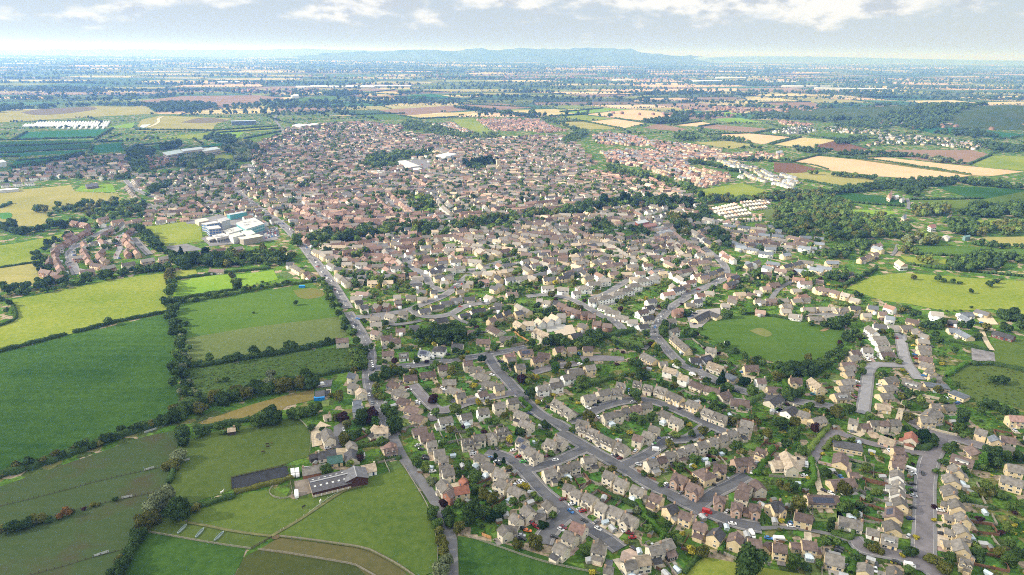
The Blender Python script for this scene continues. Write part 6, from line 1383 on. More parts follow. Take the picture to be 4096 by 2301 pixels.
# rows traced along streets: region, line, type, roofs, walls, length of a house, gap, offset side
ROWS = [
 ('K','690,690 880,720 ','2','q','q',14,5), ('K','860,760 740,820 600,900 540,950 520,980','2','qn','qk',15,4), ('K','530,1000 540,1060 570,1120 610,1190','2','qn','qkz',13,2),
 ('K','440,1230 560,1220 700,1200','2','q','q',16,2), ('K','760,1180 980,1140 1100,1110 1250,1090 1400,1060 1560,1040 1700,1010 1850,1000 2000,980 2150,955 2300,940 2408,920','2','qng','qzp',15,5),
 ('K','790,950 850,1060 880,1090','2','q','qz',14,3), ('K','1190,850 1260,920 1330,1000','2','qz','qz',15,2), ('K','860,880 1000,850 1150,860 1290,810','1','g','p',13,5),
 ('K','1370,690 1500,680 1700,650 1900,640 2150,620','1','gnz','pwz',12,5), ('K','1180,690 1330,650 1480,640 1600,640','1','nz','zp',12,5),
 ('K','1280,270 1320,340 1420,390 1530,440','1','g','pz',12,4), ('K','1220,330 1280,420 1340,450','1','g','pz',12,4), ('K','2020,480 2100,560','2','q','q',16,2), ('K','1900,500 1990,580','2','q','q',16,2),
 ('K','1150,120 1200,180 1240,230','2','z','q',14,4), ('K','0,330 150,320 330,310','2','g','w',14,4),
 ('L','770,470 850,540 940,600 1040,660 1140,730','2','qzn','qk',15,3), ('L','910,550 990,620','2','q','k',15,3), ('L','1180,780 1270,860','2','z','qz',15,2), ('L','1110,520 1200,580 1300,620 1440,680','2','qz','qk',15,3), ('L','1240,480 1340,540','2','nz','qw',14,3),
 ('L','1400,570 1480,610 1560,640','2','q','qk',15,3), ('L','1500,480 1610,530','2','z','qz',15,3), ('L','1220,700 1310,690 1450,680','2','q','q',16,3), ('L','1160,740 1360,740','2','qn','qk',15,4), ('L','1410,740 1490,800','2','q','k',14,3), ('L','1580,720 1660,760','2','q','k',14,4), ('L','1690,740 1750,790','2','q','k',14,3),
 ('L','1580,690 1800,680 2050,670','2','q','qk',16,4), ('L','1620,570 1700,620 ','2','q','q',15,3), ('L','1740,460 1850,520','2','z','zw',15,2), ('L','1940,450 2010,520 2110,610','2','q','qz',15,3), ('L','2060,400 2120,460 2290,600','2','qz','qz',15,3), ('L','2000,680 2050,750','2','q','q',15,3), ('L','2180,670 2290,720','2','q','q',15,3), ('L','2090,750 2200,740','2','q','q',18,2),
 ('L','1500,910 1700,890 1930,870','2','q','qk',16,1), ('L','1610,980 1760,960 2000,930','2','q','q',16,1), ('L','2010,900 2200,870 2400,840','2','q','zw',16,2), ('L','2160,940 2400,900','2','q','zk',18,1), ('L','2210,1000 2400,970','2','q','wk',18,1),
 ('L','1550,1030 1660,1030','1','g','z',13,5), ('L','1670,1030 1790,1040 1850,1000','1','q','z',13,4), ('L','1810,1010 1880,1060','1','q','z',13,4), ('L','1830,1110 1950,1170','1','q','z',14,2), ('L','1960,990 2080,1040 2200,1110','1','q','z',13,4), ('L','2300,1070 2400,1060','1','q','w',13,4), ('L','1900,1090 2000,1090','1','g','z',13,4),
 ('L','1340,960 1400,990 1500,1050','2','g','wb',13,5), ('L','1480,1090 1540,1120','2','g','w',13,4), ('L','1560,1200 1640,1250 1700,1310 ','2','g','pw',14,3), ('L','1740,1350 1890,1360','1','n','p',14,4), ('L','1580,1150 1640,1150','2','k','w',14,3), ('L','1700,1300 1760,1300','2','k','w',13,3),
 ('L','1210,370 1400,350 1600,300','2','n','k',18,3), ('L','1300,340 1560,330','2','n','k',18,3), ('L','1280,470 1480,440','2','n','w',14,4), ('L','1470,400 1680,370','2','q','k',14,4), ('L','1620,390 1850,360','2','k','w',14,4), ('L','1690,240 1790,290','2','q','q',30,1),
 ('L','1820,290 2080,250','2','k','w',15,3), ('M','370,260 500,340','2','z','z',15,0), ('M','600,450 640,530 750,620','2','g','pw',13,1), ('M','700,430 900,510','1','g','p',14,3), ('M','580,620 640,700','2','q','q',16,2), ('M','780,640 840,690','2','q','q',16,2),
 ('M','860,630 1060,620','2','q','kz',15,3), ('M','820,610 920,600 1100,580','2','q','q',16,3), ('M','1130,560 1350,530','2','qn','k',20,1), ('M','1260,570 1600,530','2','z','z',24,1), ('M','1440,510 1800,480','2','q','k',20,1), ('M','1070,600 1250,590 1500,570','2','g','zw',14,2), ('M','1390,590 1700,550 1900,540','2','q','zw',15,2), ('M','1540,600 1750,590 1900,570','2','g','wp',15,2),
 ('M','1030,430 1160,480 ','2','z','z',15,2), ('M','1140,420 1380,490','2','zg','zk',15,3), ('M','1120,310 1480,280','2','q','k',16,3), ('M','1200,330 1400,310','2','z','k',16,3), ('M','1010,450 950,500 880,470','1','g','p',14,3), ('M','2060,220 2280,280 2408,310','2','z','k',15,1), ('M','2080,200 2390,260','2','z','zk',15,2),
 ('M','720,800 900,760 1010,780 1220,770','2','gn','pb',13,3), ('M','760,820 860,870 990,890 1100,860 1330,840','2','gn','pb',13,3), ('M','990,900 1140,860 1330,880','2','g','b',13,4), ('M','1050,770 1240,790 1400,850','2','g','pb',13,3), ('M','1400,690 1580,690 1750,660 ','2','n','p',14,4), ('M','1480,790 1700,790','2','n','b',13,4), ('M','1560,860 1750,850','2','n','b',13,3),
 ('M','1660,700 1760,780 1800,850 1870,890','2','g','p',14,1), ('M','1880,730 2000,800 2150,870','2','n','bp',13,3), ('M','1260,790 1420,850 1560,920 1620,940','2','gt','b',13,3), ('M','860,900 960,950 1000,970 1060,990','2','g','b',13,3), ('M','1140,920 1260,940 1450,960','2','gt','b',13,3), ('M','1010,950 1100,1000 1160,1030','2','g','b',13,4), ('M','1140,970 1280,1010 1350,1000','2','g','b',13,4), ('M','1930,940 2100,910','2','k','b',14,3), ('M','2180,890 2290,930 2390,980','2','g','p',15,1),
 ('M','1940,1000 2180,960','2','k','b',13,4), ('M','1570,1000 1700,990','2','k','p',13,4), ('M','1500,1050 1700,1110','2','g','b',14,2), ('M','1700,1120 1830,1160','2','g','b',14,3), ('M','1780,1080 1980,1130','2','t','b',13,4), ('M','1780,960 1830,960','2','g','p',14,4), ('M','1660,1040 1850,1050','2','k','p',13,5), ('M','1980,1050 2060,1070','2','g','b',14,5), ('M','2080,1080 2250,1020','2','g','b',13,3), ('M','2000,1160 2200,1120 2408,1080','2','n','b',14,1),
 ('M','1440,1130 1540,1190','2','g','b',15,2), ('M','1450,1210 1530,1230','2','g','b',14,3), ('M','1620,1240 1820,1220 1950,1200','2','k','b',13,4), ('M','1170,1210 1240,1260','2','k','b',13,3), ('M','1220,1110 1400,1080','2','k','p',13,3), ('M','880,1060 1000,1070','2','g','p',18,3), ('M','750,1130 900,1120','2','g','w',14,4), ('M','660,1230 740,1190 ','2','g','w',14,4), ('M','1040,1180 1160,1200','2','g','b',13,3), ('M','1220,1160 1340,1150','2','g','b',14,3),
 ('M','490,1150 640,1100','1','k','w',12,4), ('M','270,1160 400,1220','1','g','w',13,5), ('M','350,1240 450,1260','1','k','w',13,5), ('M','380,1060 460,1110','1','q','z',13,4), ('M','200,1080 270,1120 ','1','q','z',14,4), ('M','90,980 230,1060','1','q','z',14,4), ('M','600,900 750,960 850,1020','1','q','z',14,4), ('M','470,1040 720,1020','1','z','z',12,5),
 ('N','80,710 280,650 460,640 560,640','2','n','b',14,2), ('N','440,600 560,600','3','n','b',30,1), ('N','570,640 680,650','3','n','b',34,1), ('N','0,770 100,800 240,870','2','n','b',13,2), ('N','20,960 120,910 230,920','2','n','b',13,3), ('N','30,1010 250,960','2','k','b',13,3), ('N','320,890 460,980','2','g','b',14,2), ('N','60,1080 130,1030','2','g','b',14,3), ('N','170,1090 310,1010','2','g','b',14,3), ('N','80,1160 420,1090','2','n','b',14,1),
 ('N','640,960 820,980','2','g','b',14,3), ('N','690,910 860,920','2','n','p',13,4), ('N','750,840 860,840','2','n','p',13,4), ('N','880,880 1010,880','2','g','b',13,4), ('N','720,1020 1000,1030','2','n','b',14,3), ('N','950,910 1060,1010','2','g','bp',13,3), ('N','960,790 1060,880 1280,1010','2','n','b',14,1), ('N','1040,710 1190,810','2','g','pw',14,1), ('N','1200,820 1330,910','2','k','w',14,4), ('N','1270,920 1400,960','2','k','w',14,4), ('N','1420,980 1530,1050','2','c','w',13,5),
 ('N','820,1090 910,1110','2','n','w',14,4), ('N','1030,1090 1190,1160 1270,1150','2','n','p',16,1), ('N','1080,1090 1360,1060','2','n','b',14,1), ('N','1200,1210 1290,1190 1400,1150','2','k','b',13,2), ('N','920,1190 1090,1150','2','n','w',15,2),
 ('N','1430,760 1540,780 1700,790','2','g','b',14,1), ('N','1740,780 1900,790','2','n','b',15,3), ('N','1600,860 1740,880 1960,850','2','n','b',16,1), ('N','1790,840 1960,910','2','n','p',15,1), ('N','1520,880 1640,930','2','s','b',14,2), ('N','2060,830 2270,880','2','n','b',16,1), ('N','1640,910 1900,900 2200,900','2','n','b',13,4), ('N','1550,920 1750,960 ','2','s','p',15,1), ('N','1780,980 1950,1000','2','s','w',15,1), ('N','1830,940 2000,950 ','2','s','bw',13,4), ('N','1990,1010 2140,990','2','s','b',13,3), ('N','2160,930 2270,950','2','s','w',14,4), ('N','2300,890 2390,900','2','s','b',13,3),
 ('N','1520,1110 1600,1130','2','g','b',14,3), ('N','1640,1120 1810,1050','2','g','b',15,4), ('N','1850,1080 1980,1100','2','s','k',14,3), ('N','2000,1120 2170,1080','2','k','b',16,1), ('N','2150,1070 2260,1080','2','g','b',16,1), ('N','2110,1150 2240,1170','2','s','b',16,1), ('N','2260,1130 2408,1160','2','s','b',16,1), ('O','420,1120 620,1150','2','s','wb',14,2), ('O','500,1080 620,1080','2','s','b',14,2), ('O','640,1190 740,1190','2','k','b',14,4), ('O','820,1050 930,1010 1010,980','2','n','b',14,3), ('O','950,900 1080,880','1','n','b',16,2), ('O','960,930 1050,960','2','s','b',14,3),
 ('N','1490,1230 1640,1190','2','k','k',14,3), ('N','1450,1290 1530,1270','2','v','k',14,3), ('N','1760,1180 1870,1190','2','n','b',14,4),
]
def place_row(P, typ, roofs, walls, L, gap):
    """houses one after another along a line, gaps uneven"""
    d = [0]
    for a, b in zip(P[:-1], P[1:]): d.append(d[-1] + math.hypot(b[0]-a[0], b[1]-a[1]))
    s = L*.5
    e, pt, W = TYPE[typ]
    while s < d[-1] - L*.25:
        i = max(k for k in range(len(d)-1) if d[k] <= s); t = (s-d[i])/max(d[i+1]-d[i], 1e-6)
        x = P[i][0]+(P[i+1][0]-P[i][0])*t; y = P[i][1]+(P[i+1][1]-P[i][1])*t
        ang = math.atan2(P[i+1][1]-P[i][1], P[i+1][0]-P[i][0])
        l = L*random.uniform(.85, 1.08) ; 
        if not (occ([x],[y])[0] & 3):
            far_house(x, y, ang + random.uniform(-.04,.04), l, W*random.uniform(.92,1.08), e*random.uniform(.95,1.08), pt, RC[random.choice(roofs)], WC[random.choice(walls)])
            HPOS.append((x, y))
        s += l + max(.15, gap*random.uniform(.6,1.5))
HPOS = []
for rg, s, typ, roofs, walls, L, gap in ROWS:
    P = smooth_line(pts(rg, s, 6), 1); place_row(P, typ, roofs, walls, L, gap)
for x, y in HPOS: stamp(x, y, 6.5, 2)

# estates filled with rows: region, outline, line of a row (two points), roofs, walls, pitch between rows, house length, gap, type, tree density
EST = [
 ('K','380,1090 480,970 640,860 860,760 950,700 1130,690 1340,780 1330,850 1480,1010 1470,1050 1100,1100 1000,1160 700,1240 440,1260','850 1120 800 900','qgqn','qkzw',24,13,2,'2',.2),
 ('K','0,240 300,175 700,100 950,60 1200,60 1260,250 1260,300 1000,300 700,280 400,290 0,330','200 250 900 200','qgnvztg','qkpwwb',28,12,4,'2',.8),
 ('K','1390,100 1500,90 1690,110 1700,170 1450,200 1400,150','1400 150 1600 100','rqz','qk',30,10,4,'2',.6),
 ('K','1250,230 1700,210 2200,210 2408,300 2408,560 2200,600 1900,640 1380,690 1280,600 1500,480 1380,400','1300 400 2200 330','ngqgn','pzwp',26,12,4,'1',.5),
 ('L','0,200 600,200 760,260 830,330 600,420 660,520 500,600 250,620 0,600','0 400 600 330','ngqgn','pzwp',26,12,4,'1',.5),
 ('L','700,150 1000,40 1500,0 2100,60 2100,200 1700,210 1650,300 1200,330 900,290 760,200','900 200 1500 130','qznvgtq','qkzzwb',28,12,4,'2',.8),
 ('L','850,330 1200,330 1650,300 1960,340 1990,480 1600,560 1300,460 1100,480 800,440 700,430','800 400 1500 340','qgnzv','qkzw',33,13,5,'2',.7),
 ('L','1300,620 1500,690 1600,560 1900,540 2060,640 1600,690 1480,800 1350,740','1300 700 1900 620','qqn','qk',34,14,4,'2',.7),
 ('P','1830,560 1900,500 2080,440 2100,400 2250,370 2576,360 2576,700 2300,760 2000,740 1850,650','1900 560 2500 480','qzvrngt','kqzwb',27,11,4,'2',.8),
 ('P','950,600 1300,620 1350,640 1250,690 1060,680','1000 640 1250 620','q','q',32,11,5,'2',.9),
 ('Q','0,360 200,350 460,380 480,420 700,460 1000,490 1240,470 1600,450 1700,460 1760,520 1300,540 1200,640 700,560 400,560 0,590','0 450 900 470','qzrngvt','kqzwbw',27,11,3,'2',.7),
 ('Q','0,590 180,590 160,690 440,700 560,760 700,720 900,740 900,860 500,880 0,900','0 700 800 740','qnzgv','qkzw',28,12,4,'2',.7),
 ('Q','850,600 1000,600 1160,640 1220,560 1300,540 1760,520 1850,600 1900,660 1820,720 1500,700 1200,720 1000,720','1000 620 1800 640','gznzg','zpbw',26,12,3,'2',.6),
 ('Q','700,740 1000,720 1500,700 1820,720 2100,780 2150,900 1600,920 1300,900 700,900','800 800 1800 800','zngvtg','zbkwpw',26,12,3,'2',.6),
 ('M','480,350 1000,290 1500,260 2000,200 2408,330 2408,470 1900,520 1500,480 1000,540 850,620 620,450','700 420 2000 360','zgntgv','bzwpbw',25,12,3,'2',.6),
 ('M','300,380 600,370 600,440 480,430 320,430','300 400 580 380','gv','wp',28,13,4,'2',.5),
 ('M','0,650 300,640 500,640 560,760 300,780 60,790 0,700','50 700 500 690','q','qk',33,14,4,'2',.6),
 ('M','600,640 780,700 1000,690 1300,650 1330,600 1000,600 800,600','600 660 1250 620','gq','zwk',30,13,4,'2',.5),
 ('N','0,230 120,200 260,230 600,290 900,340 1160,460 900,480 620,480 400,440 100,480 0,520','0 350 1000 430','tzgtr','bwzw',30,12,4,'2',.6),
 ('N','160,210 480,260 800,300 1020,370 1150,450 1000,470 700,420 300,320 130,230','150 220 1100 460','rz','kq',32,12,3,'2',.4),
 ('Q','1880,450 2000,430 2200,460 2576,530 2576,560 2300,530 2050,520 1900,510','1900 470 2500 530','rvsr','kzbk',25,8,2,'2',.15),
 ('Q','1940,570 2100,560 2576,580 2576,740 2300,700 2000,650','2000 600 2500 680','rvvsr','kzbk',25,8,2,'2',.12),
 ('N','250,30 600,10 900,0 1250,10 1430,60 1950,60 1960,90 1500,100 1120,90 900,120 1150,190 1450,230 1520,300 1280,370 1180,350 1000,300 800,230 600,170 320,110','300 70 1400 250','rrvsrtc','kkbzb',24,8,2,'2',.12),
 ('N','1350,120 1500,110 1600,140 1830,190 2000,250 2160,300 2160,380 2060,380 1880,320 1700,300 1500,290 1620,250 1640,230 1500,180','1400 150 2150 360','svsv','pbbw',24,8,3,'2',.12),
 ('Q','1020,335 1250,330 1480,330 1560,380 1680,415 1520,430 1400,415 1120,415 1050,370','1050 360 1650 410','rzrv','kzq',24,8,2,'2',.1),
 ('Q','650,370 860,360 900,390 1000,430 900,445 750,420','680 390 980 430','vsr','pzk',24,8,2,'2',.15),
 ('R','0,510 180,530 350,560 360,590 620,580 800,600 640,620 420,620 250,640 100,600 0,600','0 540 700 600','rrvt','kbzb',24,8,2,'2',.12),
 ('R','730,430 800,400 900,380 1000,390 1040,420 900,440','750 420 1000 400','vgs','pw',28,10,5,'2',.5),
 ('R','770,345 880,350 1010,365 1000,385 800,370','780 355 1000 375','r','kz',24,8,2,'2',.1),
 ('R','1100,390 1400,410 1560,420 1640,450 1900,460 2200,500 2330,540 2200,550 1900,520 1560,510 1420,530 1500,480 1480,440 1200,430','1100 400 2300 530','vgsn','pwbz',34,10,7,'2',1.0),
 ('N','960,590 1160,570 1250,640 1200,700 1060,690 1000,620','980 600 1200 640','gvw'.replace('w','t'),'wpw',28,11,5,'1',.5),
 ('N','1240,650 1400,690 1640,690 1640,760 1380,740 1280,690','1250 670 1640 720','svgc','wpb',27,11,5,'1',.5),
 ('N','1440,1240 1640,1200 1900,1210 2408,1260 2408,1400 2200,1340 1900,1330 1600,1340 1480,1300','1450 1270 2300 1300','ngrt','bzwk',30,12,5,'1',.8),
 ('M','640,800 900,740 1400,680 2000,620 2408,600 2408,1150 1900,1160 1300,1060 1000,1040 820,980 700,880','900 850 1500 900','gntgn','bpb',22,11,2.5,'2',.4),
 ('L','1180,500 2300,440 2320,640 2280,700 1700,800 1400,860 1180,720','1300 560 2200 600','qqzn','qkz',23,12,2.5,'2',.4),
 ('L','1380,880 2408,820 2408,1200 1900,1180 1500,1060 1300,950','1400 980 2200 960','qqng','zwp',22,11,2.5,'1',.45),
 ('L','1480,1080 1900,1180 2408,1210 2408,1300 2000,1300 1700,1320 1560,1220','1500 1150 2300 1260','ngk','pw',28,12,5,'1',.9),
 ('M','1180,1080 1900,1170 2408,1130 2408,1250 1900,1240 1400,1240 1180,1180','1200 1130 2300 1200','gnk','bp',28,12,4,'2',.7),
 ('N','560,760 950,780 1280,1000 1100,1080 400,1090 240,1000 0,980 0,900 300,870 560,860','0 960 1000 960','gnng','bp',22,11,2.5,'2',.4),
 ('N','1350,760 2050,760 2400,860 2408,980 2150,1010 1600,960 1450,880','1400 800 2300 900','gnsns','bpb',27,14,2,'2',.5),
 ('N','1130,820 1260,880 1420,1000 1500,1080 1450,1100 1250,940','1150 840 1400 1020','nrs','wb',26,12,4,'2',.6),
 ('N','1500,1060 1700,1120 2000,1180 2100,1200 1900,1210 1650,1190 1500,1150','1500 1100 2000 1180','ngsv','bwkp',30,12,5,'2',.9),
]
FILL = pts('K','1380,640') + pts('L','700,150') + pts('Q','0,400 1000,470 1760,520') + pts('N','0,230 1160,460 1280,690 1400,1000 1100,1400') + pts('M','2408,1270 900,1340') + pts('D','60,180') + pts('L','1520,1330 1100,750')
EST.append(('L', None, '900 800 2100 700', 'gnqvzgt', 'bpwwzb', 24, 11, 3, '2', .3))
for rg, poly, ln, roofs, walls, pitch, L, gap, typ, td in EST:
    P = pts(rg, poly) if poly else FILL; a, b = pts(rg, ln)
    ux, uy = b[0]-a[0], b[1]-a[1]; l = math.hypot(ux, uy); ux /= l; uy /= l; vx, vy = -uy, ux
    S = [((p[0]-a[0])*ux + (p[1]-a[1])*uy, (p[0]-a[0])*vx + (p[1]-a[1])*vy) for p in P]
    s0, s1 = min(s[0] for s in S), max(s[0] for s in S); t0, t1 = min(s[1] for s in S), max(s[1] for s in S)
    e, pt, W = TYPE[typ]; ph1, ph2 = random.uniform(0,6), random.uniform(0,6); wl = random.uniform(240,420); amp = random.uniform(10, 22)
    def bend(s): return amp*math.sin(s/wl*6.28+ph1) + amp*.5*math.sin(s/wl*13+ph2)
    t = t0 + pitch*.5; row = 0
    while t < t1:
        s = s0 + random.uniform(0, L); run = random.randint(5, 12); street = []
        while s < s1:
            tt = t + bend(s); x = a[0]+ux*s+vx*tt; y = a[1]+uy*s+vy*tt
            l_ = L*random.choice((.8,1,1,1,1.15,1.6))
            if bool(in_poly(np.array([x]), np.array([y]), P)[0]):
                if not (occ([x],[y])[0] & 23):
                    sl = (bend(s+4)-bend(s-4))/8
                    ang = math.atan2(uy + vy*sl, ux + vx*sl) + random.uniform(-.06,.06)
                    if random.random() < .16: ang += PI/2
                    far_house(x, y, ang, l_, W*random.uniform(.9,1.05), e*random.uniform(.92,1.1), pt, RC[random.choice(roofs)], WC[random.choice(walls)], wins=y < 1500)
                    stamp(x, y, 5.5, 2)
                if row % 2 == 0: street.append((x + vx*pitch*.5, y + vy*pitch*.5))
            else:
                if len(street) > 4: STREETS.append(street)
                street = []
            run -= 1; s += l_ + gap*random.uniform(.7,1.4)
            if run <= 0: s += random.uniform(8, 16); run = random.randint(5, 12)
        if len(street) > 4: STREETS.append(street)
        t += pitch*(.82 if row % 2 else 1.18); row += 1
    A = abs(sum(P[i-1][0]*P[i][1]-P[i][0]*P[i-1][1] for i in range(len(P))))/2
    n = int(A/150*td*1.5); X = rng.uniform(min(p[0] for p in P), max(p[0] for p in P), n*3); Y = rng.uniform(min(p[1] for p in P), max(p[1] for p in P), n*3)
    m = in_poly(X, Y, P) & ((occ(X, Y) & 3) == 0)
    for x, y in list(zip(X[m], Y[m]))[:n]:
        r = random.choice((1.2,1.5,1.8,2.2,2.6,3.2,4.2,5.2)); TOWNTREES.append((x, y, r, random.choice('dmmmllo' if r < 4 else 'ddmmml')))
sv = MB()
for k, st in enumerate(STREETS):
    V, Fq = strip(smooth_line(st, 1), 6.0, .16 + .004*(k % 20)); sv.add(V, Fq)
    for p in st:
        for _ in range(2):
            if random.random() < .55: CARP.append((p[0]+random.uniform(-5,5), p[1]+random.uniform(-5,5)))
struct('street', sv.mesh('street', [simple('estate_street', (.19,.18,.185), .95, .2, .2)]))

far = np_mesh('distant_houses', np.array(TV), [np.array(TQ), np.array(TT)], attr_mat('town_tint', .9, .12, .3), np.array(TC + TTC))
tag(link('distant_houses', far), 'red, brown and grey roofed houses packed across the town', 'houses', kind='stuff')
print('FAR HOUSE FACES', len(TQ))
# ------------------------------------------------------------------ landmark buildings
def block(name, cat, label, rg, abc, hgt, wallc, roofc, bands=(), bandc=(.03,.04,.06), pitched=False, extra=None):
    """a flat- or low-roofed building; a, b, c are three corners of its roof"""
    n = [float(t) for t in abc.split()]
    a, b, c = (Vector(at(rg, n[i], n[i+1], hgt)) for i in (0, 2, 4))
    d = a + c - b; cen = (a + c)/2
    root = empty(name, cen.x, cen.y); tag(root, label, cat)
    Q = [(p.x-cen.x, p.y-cen.y) for p in (a, b, c, d)]
    ar = sum(Q[i-1][0]*Q[i][1]-Q[i][0]*Q[i-1][1] for i in range(4))
    if ar < 0: Q.reverse()
    w = MB(); w.add([(x,y,-.4) for x,y in Q] + [(x,y,hgt) for x,y in Q], [(0,1,5,4),(1,2,6,5),(2,3,7,6),(3,0,4,7),(4,5,6,7)])
    w.build('wall', simple('w_%s' % (wallc,), wallc, .8, .12, .4), root)
    rf = MB(); k = 1.0 + .5/max(3, math.hypot(*Q[0]))
    if pitched:
        e0 = (Vector(Q[1])-Vector(Q[0])).length; e1 = (Vector(Q[2])-Vector(Q[1])).length
        if e0 < e1: Q = Q[1:] + Q[:1]
        m0 = ((Q[0][0]+Q[3][0])/2, (Q[0][1]+Q[3][1])/2); m1 = ((Q[1][0]+Q[2][0])/2, (Q[1][1]+Q[2][1])/2); rz = hgt + min(e0, e1)*.5*pitched
        V = [(x*k,y*k,hgt-.05) for x,y in Q] + [(m0[0]*k,m0[1]*k,rz),(m1[0]*k,m1[1]*k,rz)]
        rf.add(V, [(0,1,5,4),(2,3,4,5),(0,4,3),(1,2,5)])
    else:
        V = [(x*k,y*k,hgt+.02) for x,y in Q] + [(x*k,y*k,hgt+.5) for x,y in Q]
        rf.add(V, [(4,5,6,7),(0,1,5,4),(1,2,6,5),(2,3,7,6),(3,0,4,7)])
    ro = rf.build('roof', simple('r_%s' % (roofc,), roofc, .75, .15, .15), root)
    gm_ = simple('b_%s' % (bandc,), bandc, .3, .3, .3, spec=.5)
    for (z0, z1) in bands:
        for i in range(4):
            p, q = Vector((*Q[i], 0)), Vector((*Q[(i+1) % 4], 0)); dd = (q-p); L = dd.length
            if L < 6: continue
            dd /= L; nn = Vector((dd.y, -dd.x, 0)); o = nn*.06
            if (nn.dot((p+q)/2)) < 0: continue
            wb = MB(); m = max(1, int(L/3.4)); g = L/m
            for j in range(m):
                s0 = p + dd*(j*g+.35) + o; s1 = p + dd*((j+1)*g-.35) + o
                wb.add([(s0.x,s0.y,z0),(s1.x,s1.y,z0),(s1.x,s1.y,z1),(s0.x,s0.y,z1)], [(0,1,2,3)])
            wb.build('window', gm_, root)
    if extra: extra(root, ro, Q, hgt)
    return root
white, grey, teal, blue = (.38,.38,.375), (.32,.32,.33), (.06,.32,.33), (.05,.13,.32)
def plant_boxes(root, ro, Q, hgt):
    r = random.Random(int(Q[0][0]*10))
    for _ in range(5):
        u, v = r.uniform(.15,.8), r.uniform(.15,.8)
        x = Q[0][0]*(1-u)*(1-v)+Q[1][0]*u*(1-v)+Q[2][0]*u*v+Q[3][0]*(1-u)*v; y = Q[0][1]*(1-u)*(1-v)+Q[1][1]*u*(1-v)+Q[2][1]*u*v+Q[3][1]*(1-u)*v
        b = MB(); b.box(x-1.5, x+1.5, y-1, y+1, hgt+.5, hgt+1.6); b.build('roof_unit', simple('roof_unit', (.42,.42,.42), .7, .1, .5), ro)
block('school_block','school','turquoise-fronted flat-roofed school block at the far side of the school','L','500 622 660 592 690 600',7,teal,(.30,.33,.36),((1,2.6),(4,5.6)), (.10,.25,.28))
block('school_block','school','blue-glazed three-storey school block nearest the playing field','L','300 742 415 730 445 755',10,white,(.36,.36,.38),((.8,2.8),(4,6),(7.2,9.2)), blue)
block('school_block','school','blue-glazed school block behind the first blue block','L','255 712 380 690 430 700',10,white,(.38,.38,.40),((.8,2.8),(4,6),(7.2,9.2)), blue)
block('school_block','school','grey blank-walled tall school block between the blue and white ones','L','410 672 490 650 530 672',11,(.36,.37,.38),(.30,.30,.31))
block('school_hall','school','big white-roofed school hall with turquoise glazed ends','L','590 705 760 655 860 712',9,(.30,.45,.47),white,((1,3.4),(5,7.4)),(.07,.26,.30), False, plant_boxes)
block('school_hall','school','low white-roofed school range left of the turquoise hall','L','460 782 590 745 650 770',5,(.5,.5,.48),(.44,.43,.40),((1.2,3),), (.1,.12,.14), False, plant_boxes)
block('school_hall','school','white-sided sports hall with cream roof','L','520 822 620 795 660 818',8,(.58,.59,.58),(.43,.41,.37))
block('school_hall','school','pale green-roofed school hall right of the sports hall','L','640 790 720 762 775 805',7,(.4,.42,.40),(.40,.44,.40))
block('school_hall','school','long cream-roofed school hall nearest the terraced houses','L','610 848 800 815 850 832',7,(.28,.25,.22),(.46,.43,.37))
block('school_block','school','grey school block with white roof vents by the court','L','360 828 470 805 515 830',6,(.36,.35,.34),(.42,.41,.40),((1,3.4),), (.08,.09,.1), False, plant_boxes)
block('school_block','school','low tan school shed by the corner of the playing field','L','190 678 290 658 330 680',5,(.42,.37,.30),(.42,.38,.33))
block('school_block','school','small grey teaching hut beside the football field','L','300 850 350 840 380 858',4,(.35,.33,.3),(.4,.39,.37),((1,2.4),))
block('primary_school','school','red brick primary school hall with pale flat roof','N','580 690 680 672 710 695',8,(.30,.10,.07),(.38,.40,.42))
block('primary_school','school','red-roofed primary school range by the playground','N','600 730 740 705 790 725',4,(.36,.22,.16),(.26,.13,.11),((1,2.6),),(.08,.09,.1), .35)
block('primary_school','school','grey flat-roofed primary school wing with rooflights','N','730 760 860 735 950 790',4,(.34,.33,.32),(.20,.21,.23),((1,2.6),),(.08,.09,.1), False, plant_boxes)
block('supermarket','shop','large white-roofed supermarket in the town centre','Q','725 592 810 573 880 583',9,(.55,.58,.60),(.52,.52,.50))
block('supermarket','shop','long grey-roofed supermarket beside the big car park','Q','432 636 500 630 610 672',8,(.4,.4,.4),(.42,.42,.41))
block('shop','shop','low white-roofed shop at the supermarket corner','Q','555 690 600 680 620 692',6,(.5,.5,.5),(.60,.60,.58))
block('health_centre','building','pale flat building on the sunlit green near the trees','Q','245 712 330 700 360 715',5,(.5,.5,.48),(.50,.53,.55),((1,2.6),))
block('office_building','offices','grey-roofed office block left end of the big offices','P','1195 572 1320 550 1360 570',13,(.36,.32,.28),(.30,.36,.37),((1,3),(5,7),(9,11)))
block('office_building','offices','middle wing of the long office range','P','1330 548 1480 530 1500 545',15,(.38,.33,.28),(.36,.40,.42),((1,3),(5,7),(9,11)))
block('office_building','offices','right wing of the long office range with pale roof','P','1470 548 1590 530 1620 545',12,(.38,.33,.28),(.42,.46,.47),((1,3),(5,7)))
block('warehouse','warehouse','dark blue warehouse under the bare tip','P','1700 338 1880 333 1884 338',12,(.12,.16,.22),(.28,.32,.38))
block('warehouse','warehouse','white warehouse cut by the left edge','P','-80 640 20 625 45 640',9,(.5,.53,.55),(.6,.63,.65))
block('warehouse','warehouse','pale factory beside the tip road','P','2150 372 2200 360 2260 368',8,(.55,.55,.53),(.6,.6,.58))
block('warehouse','warehouse','long pale factory at the town edge','P','2255 365 2320 356 2350 362',8,(.55,.55,.53),(.6,.6,.58))
block('warehouse','warehouse','white shed in the far village','P','2140 150 2190 142 2200 150',14,(.65,.65,.65),(.7,.7,.7))
